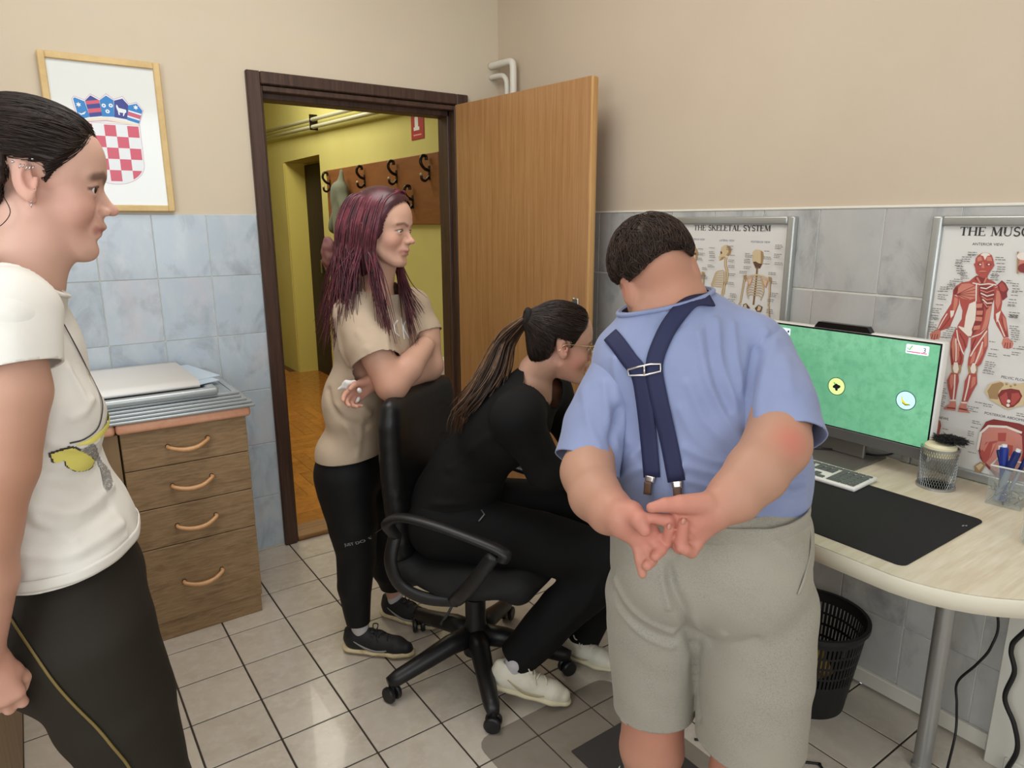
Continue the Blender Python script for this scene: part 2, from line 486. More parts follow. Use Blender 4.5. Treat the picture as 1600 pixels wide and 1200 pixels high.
for i in range(-9, 8):
    for j in range(-12, 4):
        x0, x1 = TX0+i*TXP+GAP/2, TX0+(i+1)*TXP-GAP/2
        y0, y1 = TY0+j*TYP+GAP/2, TY0+(j+1)*TYP-GAP/2
        x1 = min(x1, -0.001); y1 = min(y1, -0.003)
        if x1-x0 < 0.02 or y1-y0 < 0.02 or x0 < -2.9: continue
        put_tile('tile', (x0, y0), (x1, y1), 0.004, 0.0012, M_floortile, 'z', floor); nfl += 1
b = B()
for i in range(-12, 8):                      # the floor behind the camera, outside the photograph
    for j in range(-22, 4):
        if j >= -12 and TX0+i*TXP > -2.9: continue
        x0, x1 = TX0+i*TXP+GAP/2, min(TX0+(i+1)*TXP-GAP/2, -0.001); y0, y1 = TY0+j*TYP+GAP/2, min(TY0+(j+1)*TYP-GAP/2, -0.003)
        if x1-x0 < 0.02 or x0 < XW or y0 < YS or y1-y0 < 0.02: continue
        b.box((x0, y0, -0.004), (x1, y1, 0.0))
o = b.build('floor_tiling', M_floortile, floor); o['kind'] = 'stuff'

# door wall (y = 0) with its opening
DX0, DX1, DZ = -1.185, -0.235, 2.01
b = B()
b.box((XW, 0, 0), (DX0, 0.13, ZC)); b.box((DX1, 0, 0), (0.13, 0.13, ZC)); b.box((DX0, 0, DZ), (DX1, 0.13, ZC))
wall_north = structure(b.build('wall_north', M_plaster))
# corridor face of that wall
wall_north['face'] = 0.0
b = B(); b.box((-2.9, -0.002, 0), (-1.2215, 0.0, 1.492)); b.build('grout_bed', M_grout, wall_north)
ROWS = [(1.2465+0.0012, 1.492), (0.999+0.0012, 1.2465-0.0012), (0.7515+0.0012, 0.999-0.0012), (0.504+0.0012, 0.7515-0.0012), (0.2565+0.0012, 0.504-0.0012), (0.009, 0.2565-0.0012)]
for z0, z1 in ROWS:
    for i in range(0, 7):
        x1 = -1.2225-i*0.198-0.0012; x0 = -1.2225-(i+1)*0.198+0.0012
        put_tile('tile', (x0, z0), (x1, z1), 0.006, 0.0014, M_walltile, 'y', wall_north)
# desk wall (x = 0)
b = B(); b.box((0, YS, 0), (0.13, 0.0, ZC)); wall_east = structure(b.build('wall_east', M_plaster2))
wall_east['face'] = 0.0
b = B(); b.box((-0.002, -2.9, 0), (0.0, -0.001, 1.495)); b.build('grout_bed', M_grout, wall_east)
b = B(); b.box((-0.009, -2.9, 1.495), (0.0, -0.001, 1.503), 0.002, 1); b.build('edge_strip', M_grout, wall_east)
ys = [-0.775+0.2014*k for k in range(-12, 5)]
for z0, z1 in ROWS:
    for k in range(len(ys)-1):
        y0, y1 = ys[k]+0.0016, min(ys[k+1]-0.0016, -0.002)
        if y1-y0 < 0.02 or y0 < -2.95: continue
        put_tile('tile', (y0, z0+(0.003 if z1 > 1.4 else 0)), (y1, z1+(0.003 if z1 > 1.4 else 0)), 0.006, 0.0014, M_walltile2, 'x', wall_east)
# south wall with its window opening, west wall with an added one, ceiling
b = B(); b.box((XW, YS-0.15, 0), (0.13, YS, 1.0)); b.box((XW, YS-0.15, 2.5), (0.13, YS, ZC)); b.box((XW, YS-0.15, 1.0), (-2.95, YS, 2.5)); b.box((-0.55, YS-0.15, 1.0), (0.13, YS, 2.5))
structure(b.build('wall_south', M_plaster))
b = B(); b.box((XW-0.15, YS-0.15, 0), (XW, 0.13, 0.95)); b.box((XW-0.15, YS-0.15, 2.5), (XW, 0.13, ZC)); b.box((XW-0.15, YS-0.15, 0.95), (XW, -3.85, 2.5)); b.box((XW-0.15, -2.15, 0.95), (XW, 0.13, 2.5))
structure(b.build('wall_west', M_plaster))
b = B(); b.box((XW-0.15, YS-0.15, ZC), (0.13, 0.13, ZC+0.1)); structure(b.build('ceiling', M_white))
def window(name, lo, hi, ax):
    """white frame with a centre mullion in an opening outside the photograph"""
    b = B(); w = 0.06
    (a0, z0), (a1, z1) = lo, hi
    def bar(a, z, a2, z2):
        if ax == 'y': b.box((a, YS-0.10, z), (a2, YS-0.04, z2), 0.004, 1)
        else: b.box((XW-0.10, a, z), (XW-0.04, a2, z2), 0.004, 1)
    bar(a0, z0, a0+w, z1); bar(a1-w, z0, a1, z1); bar(a0+w, z0, a1-w, z0+w); bar(a0+w, z1-w, a1-w, z1)
    m = (a0+a1)/2; bar(m-w/2, z0+w, m+w/2, z1-w)
    return structure(b.build(name, M_pvc))
window('window_1', (-2.95, 1.0), (-0.55, 2.5), 'y'); window('window_2', (-3.85, 0.95), (-2.15, 2.5), 'x')  # the second one is added, for the fill from the west

# skirting under the desk, boxed-in pipe at the right
b = B(); b.box((-0.022, -2.445, 0.012), (-0.006, -0.001, 0.062), 0.003, 1); structure(b.build('baseboard_east', M_pvc))
b = B(); b.box((-0.05, -2.9, 0.0), (-0.006, -2.452, 0.775), 0.002, 1); b.box((-0.062, -2.9, 0.0), (-0.05, -2.50, 0.05), 0.002, 1); structure(b.build('trim_1', M_pvc))

# ------------------------------------------------ the door: frame, threshold, leaf
door = bpy.data.objects.new('door_1', None); COL.objects.link(door); door.location = (-0.71, 0, 0); structure(door)
b = B()
b.box((-1.2215, -0.022, 0), (-1.166, 0.0, 2.052), 0.004, 1); b.box((-1.19, -0.012, 0), (-1.158, 0.13, 2.0), 0.003, 1)
b.build('left_jamb', M_frame_dark, door)
b = B()
b.box((-0.252, -0.022, 0), (-0.189, 0.0, 2.052), 0.004, 1); b.box((-0.262, -0.012, 0), (-0.228, 0.13, 2.0), 0.003, 1); b.box((-0.275, 0.035, 0), (-0.255, 0.13, 1.99), 0.003, 1)
b.build('right_jamb', M_frame_dark, door)
b = B()
b.box((-1.166, -0.022, 2.004), (-0.252, 0.0, 2.052), 0.004, 1); b.box((-1.158, -0.012, 1.978), (-0.262, 0.13, 2.0), 0.003, 1); b.box((-1.158, 0.035, 1.955), (-0.262, 0.13, 1.985), 0.003, 1)
b.build('head_jamb', M_frame_dark, door)
b = B(); b.box((-1.158, -0.012, 0), (-0.262, 0.13, 0.026), 0.006, 2); b.build('threshold', M_threshold, door)
# the leaf, open into the room; built closed along +x from the hinge and turned
dv = Vector((0.0950, -0.9955, 0)); nv = Vector((-0.9955, -0.0950, 0))
leafM = Matrix(((dv.x, nv.x, 0, -0.2680), (dv.y, nv.y, 0, -0.030), (0, 0, 1, 0.012), (0, 0, 0, 1)))
b = B(); b.box((0.0, -0.040, 0.0), (0.875, 0.0, 1.988), 0.0015, 1, M=leafM)
leaf = b.build('leaf', M_door, door)
b = B(); b.box((0.8751, -0.022, 0.0), (0.8875, -0.0015, 1.986), 0.0012, 1, M=leafM); b.build('edge_lipping', M_door_edge, leaf)
b = B(); b.box((0.8751, -0.0395, 0.0), (0.8785, -0.027, 1.986), 0.0008, 1, M=leafM); b.build('edge_rebate', M_door_edge, leaf)
M_steel = mat('brushed steel', (150, 148, 142), 0.35, metal=1.0)
b = B(); b.box((0.8755, -0.0265, 0.99), (0.879, -0.0225, 1.13), 0.001, 1, M=leafM); b.build('latch_plate', mat('tarnished latch', (74, 66, 52), 0.4, metal=0.8), leaf)
# lever handle on the visible face (behind the seated woman's head)
b = B(); b.box((0.80, 0.0, 0.94), (0.835, 0.006, 1.14), 0.003, 1, M=leafM)
b.tube([leafM @ Vector(p) for p in ((0.818, 0.0, 1.07), (0.818, 0.045, 1.07), (0.805, 0.05, 1.07), (0.70, 0.05, 1.07))], 0.008, 10)
b.build('handle', M_steel, leaf, auto=40)
b = B()
for z in (0.25, 1.75): b.tube([(-0.252, -0.026, z), (-0.252, -0.026, z+0.09)], 0.007, 10)
b.build('hinge', M_steel, door, auto=40)

# ------------------------------------------------ corridor beyond the door
HX, HY = 0.074, 4.35
b = B(); b.box((-3.2, 0.13, -0.10), (0.6, 5.2, 0.0)); hall_floor = structure(b.build('floor', mat('parquet bed', (96, 60, 28), 0.6)))
pw, pl = 0.072, 0.36
key = tile_mesh('plank', pl-0.0015, pw-0.0012, 0.006, 0.0008, M_parquet, 'z')
key2 = tile_mesh('plank', pw-0.0012, pl-0.0015, 0.006, 0.0008, M_parquet, 'z')
# basket blocks of five staves; near blocks as single staves, the rest joined
far = B(); npk = 0
for bi in range(-6, 2):
    for bj in range(0, 14):
        cx, cy = -0.25+bi*pl, 0.15+pl/2+bj*pl
        if cx > 0.45 or cx < -2.4 or cy > 5.0: continue
        hor = (bi+bj) % 2 == 0; vis = (-1.5 < cx+0.25*cy*0 < 0.1) and cy < 2.2
        for s in range(5):
            off = (s-2)*pw
            loc = (cx, cy+off, 0.0) if hor else (cx+off, cy, 0.0)
            if loc[0]+(pl if hor else pw)/2 > HX-0.002 and cy < 5 and not (2.72 < cy < 3.7): continue
            if vis:
                put('plank', key if hor else key2, loc, hall_floor); npk += 1
            else:
                w, h_ = (pl-0.0015, pw-0.0012) if hor else (pw-0.0012, pl-0.0015)
                far.box((loc[0]-w/2, loc[1]-h_/2, 0.0), (loc[0]+w/2, loc[1]+h_/2, 0.006))
o = far.build('parquet_staves', M_parquet, hall_floor); o['kind'] = 'stuff'
b = B()
b.box((HX, 0.13, 0), (HX+0.4, 2.745, ZC)); b.box((HX, 3.70, 0), (HX+0.4, HY, ZC)); b.box((HX, 2.745, 2.005), (HX+0.4, 3.70, ZC)); b.box((HX+0.222, 2.7, 0), (HX+0.30, 3.75, 2.1))
structure(b.build('wall_hall_east', M_yellow))
b = B(); b.box((HX+0.005, 3.672, 0.0), (HX+0.221, 3.70, 2.004)); structure(b.build('trim_2', M_yellow_pale))
b = B(); b.box((-3.2, HY, 0), (0.6, HY+0.12, ZC)); structure(b.build('wall_hall_north', M_yellow))
b = B(); b.box((-2.6, 0.13, 0), (-2.48, HY, ZC)); structure(b.build('wall_hall_west', M_yellow))
b = B(); b.box((-2.6, 0.13, ZC), (0.6, 5.0, ZC+0.1)); structure(b.build('ceiling', M_white))
b = B(); b.box((-2.48, 0.1301, 0), (DX0, 0.134, ZC)); b.box((DX1, 0.1301, 0), (HX, 0.134, ZC)); b.box((DX0, 0.1301, DZ), (DX1, 0.134, ZC)); structure(b.build('wall_hall_south', M_yellow))
# dark door at the back of the alcove, another in the far wall
d2 = bpy.data.objects.new('door_2', None); COL.objects.link(d2); d2.location = (HX+0.2, 3.2, 0); structure(d2)
b = B(); b.box((HX+0.185, 2.76, 0.006), (HX+0.22, 3.665, 1.985), 0.003, 1); b.build('leaf', M_darkdoor, d2)
b = B(); b.box((HX+0.172, 2.97, 0.9), (HX+0.185, 2.995, 1.95), 0.002, 1); b.build('trim_strip', mat('grey metal strip', (150, 146, 142), 0.4, metal=0.6), d2)
b = B(); b.box((HX+0.160, 3.30, 1.0), (HX+0.185, 3.33, 1.12), 0.003, 1); b.build('handle', M_steel, d2)
d3 = bpy.data.objects.new('door_3', None); COL.objects.link(d3); d3.location = (-0.4, HY, 0); structure(d3)
b = B(); b.box((-0.95, HY-0.03, 0.006), (-0.12, HY, 1.93), 0.003, 1); b.build('leaf', mat('brown far door', (120, 78, 44), 0.5, stretch=(8, 8, 1), noise=[(3, (96, 60, 34), 0.4, 0.7)]), d3)
b = B(); b.box((-0.12, HY-0.05, 0.006), (-0.05, HY, 2.0), 0.003, 1); b.box((-1.02, HY-0.05, 0.006), (-0.95, HY, 2.0), 0.003, 1); b.box((-0.95, HY-0.05, 1.93), (-0.12, HY, 2.0), 0.003, 1); b.build('frame', M_frame_dark, d3)

# ------------------------------------------------ desk
M_desk = mat('cream ash laminate', (214, 204, 180), 0.38, stretch=(1.2, 12, 1), noise=[(2.2, (198, 184, 156), 0.42, 0.72), (6, (222, 214, 194), 0.45, 0.7)])
M_deskedge = mat('cream desk edging', (206, 198, 178), 0.45)
M_alu = mat('satin aluminium', (168, 168, 166), 0.38, metal=0.75)
DZT = 0.775
desk = thing('desk', 'cream laminate desk with a rounded corner on a grey tube leg along the tiled wall', 'desk', (-0.36, -2.2, 0))
cx, cy, rr = -0.36, -2.42, 0.36
front = [(-0.72, -1.63), (-0.72, -2.42)]
arc = [(-0.721+0.361*(1-math.cos(t)), -2.42-0.30*math.sin(t)) for t in np.linspace(0.08, PI/2, 14)]
poly = [(-0.010, -1.63)] + front + arc + [(-0.010, -2.72)]
b = B(); b.prism(poly, DZT-0.036, DZT, bev=0.004); b.build('desktop', [M_desk], desk)
pe = front + arc
b = B()
for p, q in zip(pe[:-1], pe[1:]):
    pass
eV, eF = [], []
nn = [(-1, 0)]*2 + [(-math.cos(t)*0.30/0.33, -math.sin(t)) for t in np.linspace(0.08, PI/2, 14)]
for (x, y), (nx, ny) in zip(pe, nn):
    for z, o_ in ((DZT-0.0365, 0.0003), (DZT-0.036, 0.0022), (DZT-0.002, 0.0022), (DZT+0.0003, 0.0003)): eV.append((x+nx*o_, y+ny*o_, z))
for i in range(len(pe)-1):
    for k in range(3): eF.append((i*4+k, i*4+k+1, i*4+4+k+1, i*4+4+k))
mesh_obj('edge_band', eV, eF, M_deskedge, desk)
def leg_tube(x, y):
    b = B(); b.lathe([(0, 0.0), (0.026, 0.0), (0.026, 0.012), (0.022, 0.016), (0.022, DZT-0.05), (0.04, DZT-0.045), (0.04, DZT-0.036)], (x, y, 0), 24)
    b.build('leg', M_alu, desk, auto=40)
leg_tube(-0.217, -2.365); leg_tube(-0.18, -1.70)
for y_ in (-2.30, -1.80): b = B(); b.box((-0.60, y_, DZT-0.06), (-0.12, y_+0.03, DZT-0.036), 0.002, 1); b.build('support_rail', M_alu, desk)

# ------------------------------------------------ monitor
M_mwhite = mat('white monitor casing', (226, 224, 218), 0.4)
M_mgrey = mat('grey monitor chin', (104, 102, 100), 0.4, metal=0.3)
M_mblack = mat('black glossy plastic', (16, 16, 18), 0.25)
MX, MY0, MY1, MZ0, MZ1 = -0.15, -2.244, -1.70, 0.833, 1.156
mon = thing('monitor', 'white framed all-in-one computer screen showing a green picture game', 'monitor', (-0.16, -1.972, DZT))
b = B(); b.box((MX+0.001, MY0, MZ0), (MX+0.035, MY1, MZ1), 0.006, 3); b.build('casing', M_mwhite, mon, auto=50)
b = B(); b.box((MX-0.001, MY0+0.0035, MZ0+0.002), (MX+0.004, MY1-0.0035, MZ0+0.034), 0.001, 1); b.build('chin', M_mgrey, mon)
b = B(); b.box((MX-0.0005, MY0+0.004, MZ0+0.034), (MX+0.004, MY1-0.004, MZ1-0.003), 0.0005, 1); b.build('bezel', M_mblack, mon)
SY0, SY1, SZ0, SZ1 = MY0+0.0075, MY1-0.0075, MZ0+0.0375, MZ1-0.0075
M_screen = mat('green game backdrop on screen', (104, 172, 132), 0.3, emit=0.55, stretch=(1, 1, 1),
               noise=[(6, (132, 192, 156), 0.35, 0.75, 0.6), (40, (90, 154, 116), 0.45, 0.8), (2.2, (92, 160, 124), 0.45, 0.75)])
screen = mesh_obj('screen', [(MX-0.0012, SY0, SZ0), (MX-0.0012, SY1, SZ0), (MX-0.0012, SY1, SZ1), (MX-0.0012, SY0, SZ1)], [(0, 3, 2, 1)], M_screen, mon, smooth=False)
b = B(); b.prism([(-2.055, 0), (-1.885, 0), (-1.897, 0.017), (-2.043, 0.017)], 0, 0.022, M=Matrix(((0, 0, 1, MX-0.001), (1, 0, 0, 0), (0, 1, 0, MZ1-0.001), (0, 0, 0, 1)))); b.build('camera_bar', M_mblack, mon)
b = B(); b.box((MX+0.034, -2.10, 0.86), (MX+0.06, -1.85, 1.08), 0.01, 2); b.build('rear_housing', M_mwhite, mon)
b = B()
b.box((-0.235, -2.085, DZT), (-0.035, -1.865, DZT+0.007), 0.002, 1)
b.box((-0.112, -2.055, DZT+0.006), (-0.098, -1.895, 0.90), 0.003, 1); b.build('stand', mat('grey metal stand', (128, 124, 118), 0.42, metal=0.5), mon)
SCR = MX-0.0012

# ------------------------------------------------ keyboard, mat, cups, glass
kb_rot = math.radians(3.0)
KC = Vector((-0.318, -1.955, DZT+0.0025))
KM = Matrix.Translation(KC) @ Matrix.Rotation(kb_rot, 4, 'Z') @ Matrix(((0, 1, 0, 0), (-1, 0, 0, 0), (0, 0, 1, 0), (0, 0, 0, 1)))   # local x runs to the viewer's right (-y), local y to the wall
kb = thing('keyboard', 'white wired keyboard with grey keys partly on the black desk mat', 'keyboard', tuple(KC))
b = B(); b.box((-0.215, -0.065, 0.0), (0.215, 0.065, 0.011), 0.004, 2, M=KM); b.build('body', mat('white keyboard plastic', (228, 226, 220), 0.45), kb, auto=50)
M_key = mat('grey key', (92, 96, 94), 0.5, rand=0.06)
krows = [(0.046, 0.012, [0.021]*21), (0.026, 0.016, [0.019]*14+['g']+[0.019]*3+['g']+[0.019]*4), (0.008, 0.016, [0.027]+[0.019]*13+['g']+[0.019]*3+['g']+[0.019]*4),
         (-0.010, 0.016, [0.032]+[0.019]*12+['e']+[0.019]*4), (-0.028, 0.016, [0.042]+[0.019]*10+[0.036]+['a']+[0.019]*4), (-0.047, 0.016, [0.026]*3+[0.105]+[0.026]*4+['b']+[0.038]+[0.019]*2)]
key_cache = {}
def key_cap(x0, x1, y, d):
    k = round(x1-x0, 4), d
    if k not in key_cache:
        t = B(); t.box((-(x1-x0)/2+0.001, -d/2, 0), ((x1-x0)/2-0.001, d/2, 0.003), 0.001, 1); o = t.build('key', M_key); key_cache[k] = o.data; bpy.data.objects.remove(o)
    o = bpy.data.objects.new('key', key_cache[k]); COL.objects.link(o); o.parent = kb
    o.matrix_local = Matrix.Translation(-KC) @ KM @ Matrix.Translation(((x0+x1)/2, y, 0.0105))
for y, d, ws in krows:
    x = -0.209
    for w in ws:
        if w == 'g': x = 0.067 if x < 0.075 else 0.132; continue
        if w == 'e': x = 0.132; continue
        if w == 'a': key_cap(0.086, 0.105, y, d); x = 0.132; continue
        if w == 'b':
            for q in (0.067, 0.086, 0.105): key_cap(q, q+0.019, y, d)
            x = 0.132; continue
        if y > 0.04 and x+w > 0.212: break
        key_cap(x, min(x+w, 0.209), y, d); x += w
M_mat = mat('black cloth desk mat', (24, 22, 24), 0.85, bump=(900, 0.3, 0.0005))
dm = thing('desk_mat', 'large black cloth mat lying on the cream desk in front of the keyboard', 'desk mat', (-0.48, -2.05, DZT))
def rrect(x0, y0, x1, y1, r, n=5):
    out = []
    for cx_, cy_, a in ((x1-r, y1-r, 0), (x0+r, y1-r, PI/2), (x0+r, y0+r, PI), (x1-r, y0+r, 1.5*PI)):
        out += [(cx_+r*math.cos(a+t), cy_+r*math.sin(a+t)) for t in np.linspace(0, PI/2, n)]
    return out
b = B(); b.prism(rrect(-0.668, -2.441, -0.287, -1.66, 0.018), DZT+0.0001, DZT+0.0024); b.build('cloth', M_mat, dm)
b = B()
for dx, dy, r in ((0, 0, 0.004), (0.006, -0.004, 0.003)): b.box((-0.36+dx-r, -2.425+dy-0.001, DZT+0.0024), (-0.36+dx+r, -2.425+dy+0.002, DZT+0.0027))
b.build('logo_print', flat('grey print', (150, 150, 150)), dm)

M_mesh = mat('silver wire mesh', (150, 152, 150), 0.35, metal=0.8)
cup = thing('wire_mesh_cup', 'round silver wire mesh cup holding white paper and a black fluffy hair ball', 'cup', (-0.148, -2.27, DZT))
cr, ch = 0.043, 0.108
b = B(); nz = 22; n = 44
for k in range(n):
    a = 2*PI*k/n; a2 = a+0.9
    b.tube([(-0.148+cr*math.cos(a+(a2-a)*t), -2.27+cr*math.sin(a+(a2-a)*t), DZT+0.004+(ch-0.006)*t) for t in np.linspace(0, 1, 9)], 0.0006, 4, False)
    b.tube([(-0.148+cr*math.cos(a-(a2-a)*t), -2.27+cr*math.sin(a-(a2-a)*t), DZT+0.004+(ch-0.006)*t) for t in np.linspace(0, 1, 9)], 0.0006, 4, False)
o = b.build('mesh_wall', M_mesh, cup)
b = B(); b.lathe([(0, 0), (cr+0.003, 0), (cr+0.003, 0.006), (cr, 0.007)], (-0.148, -2.27, DZT), 32); b.build('base', M_alu, cup, auto=40)
b = B(); b.lathe([(cr-0.001, ch-0.005), (cr+0.0025, ch-0.004), (cr+0.0025, ch+0.001), (cr-0.001, ch+0.001)], (-0.148, -2.27, DZT), 32); b.build('rim', M_alu, cup, auto=40)
b = B(); b.lathe([(0, ch-0.02), (cr-0.006, ch-0.02), (cr-0.006, ch+0.006), (cr-0.012, ch+0.012), (0, ch+0.014)], (-0.148, -2.27, DZT), 24)
tag(b.build('paper_pad', mat('cream paper', (226, 216, 180), 0.8), None, auto=40), 'cream round paper pad filling the silver wire mesh cup', 'paper')
rs = np.random.RandomState(5); ln = []
hc = np.array((-0.140, -2.288, DZT+ch+0.020))
for k in range(650):
    d = rs.normal(size=3); d /= np.linalg.norm(d); d[2] = abs(d[2])*0.7; s = np.array((0.038, 0.040, 0.020))
    p1 = hc+d*s*rs.uniform(0.75, 1.05); p2 = p1+np.array((rs.normal()*0.006, rs.normal()*0.006, rs.uniform(-0.004, 0.004)))
    ln.append(([hc+d*s*0.2, p1, p2], [0.0012, 0.0009, 0.0003]))
ln.append((spline([hc+(0, 0.02, 0.0), hc+(0.0, 0.045, 0.012), hc+(0.0, 0.075, 0.009)], 5), [0.0012]*11))
tag(strands('hair_ball', ln, mat('black hair', (18, 16, 16), 0.55), None, 4), 'black fluffy hair ball lying on the paper in the wire mesh cup', 'hair piece')

sq = thing('acrylic_pen_box', 'square clear acrylic pen box beside the silver mesh cup', 'pen box', (-0.125, -2.425, DZT))
M_acr = mat('clear acrylic', (176, 182, 176), 0.05, trans=0.0, alpha=0.16, spec=0.6)
sm = Matrix.Translation((-0.125, -2.425, DZT)) @ Matrix.Rotation(0.15, 4, 'Z'); w = 0.036; hh = 0.10
b = B()
for s in (-1, 1):
    b.box((s*w-0.0015, -w, 0.003), (s*w+0.0015, w, hh), 0.0005, 1, M=sm); b.box((-w, s*w-0.0015, 0.003), (w, s*w+0.0015, hh), 0.0005, 1, M=sm)
b.box((-w-0.001, -w-0.001, 0), (w+0.001, w+0.001, 0.005), 0.0005, 1, M=sm); b.build('walls', M_acr, sq)
b = B()
for p, q in (((-w, -w), (w, -w)), ((w, -w), (w, w)), ((w, w), (-w, w)), ((-w, w), (-w, -w))):
    b.tube([sm @ Vector((p[0], p[1], hh)), sm @ Vector((q[0], q[1], hh))], 0.0022, 6)
b.build('rim', mat('frosted acrylic edge', (205, 208, 200), 0.3), sq)
def pen(name, label, base, tip, r, mbody, mcap, mend=None):
    t = thing(name, label, 'marker' if r > 0.004 else 'pen', base, None)
    p, q = np.array(base), np.array(tip)
    b = B(); b.tube([p, p+(q-p)*0.62], r, 10); b.build('barrel', mbody, t, auto=40)
    b = B(); b.tube([p+(q-p)*0.62, p+(q-p)*0.98, q], [r*1.18, r*1.15, r*0.8], 10); b.build('cap', mcap, t, auto=40)
    if mend:
        b = B(); b.tube([q, q+(q-p)*0.05], r*0.7, 8); b.build('cap_end', mend, t, auto=40)
M_blue = mat('blue marker plastic', (34, 50, 130), 0.35); M_blue2 = mat('dark blue pen plastic', (28, 40, 96), 0.35); M_pwhite = mat('white marker end', (214, 218, 222), 0.4); M_clear = mat('smoky pen barrel', (130, 140, 150), 0.3)
pen('marker_pen', 'thick blue marker with white end standing in the clear acrylic box', (-0.128, -2.418, DZT+0.006), (-0.124, -2.402, DZT+0.140), 0.0085, M_blue, M_blue, M_pwhite)
pen('marker_pen', 'blue marker tilted right with white end in the clear acrylic box', (-0.135, -2.405, DZT+0.006), (-0.128, -2.432, DZT+0.137), 0.0075, M_clear, M_blue2, M_pwhite)
pen('ballpoint_pen', 'dark blue ballpoint leaning on the right side of the acrylic box', (-0.115, -2.420, DZT+0.006), (-0.118, -2.452, DZT+0.142), 0.0038, M_clear, M_blue2)
pen('ballpoint_pen', 'short dark pen at the left side of the acrylic box', (-0.120, -2.430, DZT+0.006), (-0.118, -2.388, DZT+0.128), 0.0042, M_clear, M_blue2)
b = B()
rs = np.random.RandomState(3)
for k in range(60):
    p = sm @ Vector((rs.uniform(-0.028, 0.028), rs.uniform(-0.028, 0.028), rs.uniform(0.006, 0.045))); a = rs.normal(size=3)*0.012
    b.tube([p, p+Vector(a)], 0.0012, 5)
o = b.build('paper_clips', M_steel, None, auto=40); o['kind'] = 'stuff'; o['label'] = 'small steel paper clips heaped in the clear acrylic box'; o['category'] = 'paper clips'

M_glass = mat('clear glass', (238, 244, 244), 0.02, alpha=0.22, spec=0.8)
M_water = mat('pale water', (214, 222, 214), 0.05, alpha=0.30)
gl = thing('glass_bottle', 'clear glass water bottle at the right end of the desk', 'bottle', (-0.325, -2.565, DZT))
b = B(); b.lathe([(0, 0), (0.036, 0), (0.040, 0.006), (0.040, 0.15), (0.030, 0.185), (0.018, 0.205), (0.018, 0.245), (0.015, 0.245), (0.015, 0.205), (0.027, 0.183), (0.037, 0.148), (0.037, 0.010), (0, 0.008)], (-0.325, -2.565, DZT), 32); b.build('body', M_glass, gl, smooth=True)
b = B(); b.lathe([(0, 0.009), (0.0365, 0.011), (0.0365, 0.05), (0, 0.05)], (-0.325, -2.565, DZT), 32); b.build('water', M_water, gl, auto=40)
b = B(); b.lathe([(0.0402, 0.07), (0.0404, 0.07), (0.0404, 0.135), (0.0402, 0.135)], (-0.325, -2.565, DZT), 32); b.build('label_band', mat('pale blue bottle label', (196, 210, 224), 0.5), gl, smooth=True)

# cables
M_cable = mat('black cable rubber', (18, 17, 17), 0.5)
b = B(); b.tube(spline([(-0.30, -2.43, DZT-0.038), (-0.1200, -2.4479, 0.4722), (-0.1100, -2.4428, 0.3764), (-0.1000, -2.4144, 0.3026), (-0.0900, -2.3742, 0.2189), (-0.1000, -2.3845, 0.1608), (-0.1200, -2.3996, 0.0861), (-0.215, -2.425, 0.02), (-0.34, -2.47, 0.005), (-0.55, -2.56, 0.005)], 8), 0.0034, 8)
cb = b.build('power_cable', M_cable, None, smooth=True); tag(cb, 'thin black cable hanging with a kink from under the desk beside the tube leg', 'cable')
b = B(); b.box((-0.315, -2.445, DZT-0.052), (-0.285, -2.415, DZT-0.037), 0.004, 2); b.build('cable_clip', M_cable, cb)
b = B(); b.tube(spline([(-0.10, -2.66, DZT-0.05), (-0.095, -2.60, 0.62), (-0.0850, -2.4963, 0.4331), (-0.0850, -2.4788, 0.3771), (-0.0850, -2.4941, 0.3200), (-0.0850, -2.4840, 0.2372), (-0.0850, -2.5148, 0.1738), (-0.0850, -2.5303, 0.1061), (-0.085, -2.515, 0.008), (-0.20, -2.58, 0.006)], 8), 0.0062, 8)
tag(b.build('power_cable', M_cable, None, smooth=True), 'thick black cable snaking down the white boxed pipe at the right', 'cable')
b = B(); b.tube(spline([(-0.115, -1.83, DZT+0.005), (-0.16, -1.90, DZT+0.006), (-0.09, -1.985, DZT+0.012), (-0.075, -2.075, DZT+0.016), (-0.045, -2.11, DZT+0.035), (-0.06, -2.06, 0.86)], 8), 0.003, 8)
tag(b.build('monitor_cable', M_cable, None, smooth=True), 'thin black cable running across the desk behind the monitor stand', 'cable')
b = B(); b.tube(spline([(-0.6435, -1.9376, 0.0040), (-0.6144, -1.9645, 0.0040), (-0.6189, -1.9796, 0.0040), (-0.62, -2.02, 0.004), (-0.4502, -2.1841, 0.0040), (-0.4393, -2.2003, 0.0040), (-0.4554, -2.2194, 0.0040), (-0.5062, -2.2078, 0.0040)], 8), 0.0035, 6)
tag(b.build('floor_cable', M_cable, None, smooth=True), 'thin black cable curling over the floor tiles behind the man\'s legs', 'cable')

# ------------------------------------------------ wastebasket
M_bin = mat('black bin plastic', (26, 24, 25), 0.5)
bn = thing('wastebasket', 'black slotted plastic wastebasket on the floor under the desk', 'wastebasket', (-0.205, -2.012, 0))
bc = np.array((-0.205, -2.012)); BH, RB, RT = 0.29, 0.108, 0.150
def br(z): return RB+(RT-RB)*z/BH
b = B()
b.lathe([(0, 0.004), (RB-0.004, 0.004), (RB, 0.0), (br(0.115), 0.115), (br(0.115)-0.003, 0.115), (RB-0.003, 0.008), (0, 0.008)], (*bc, 0), 48); b.build('lower_wall', M_bin, bn, auto=40)
def band(z0, z1, extra=0.0, nm='band'):
    b = B(); b.lathe([(br(z0)+extra, z0), (br(z1)+extra, z1), (br(z1)-0.003, z1), (br(z0)-0.003, z0), (br(z0)+extra, z0)], (*bc, 0), 48); b.build(nm, M_bin, bn, auto=40)
band(0.145, 0.152); band(0.183, 0.190); band(0.220, 0.226)
band(0.258, 0.290, 0.001, 'collar')
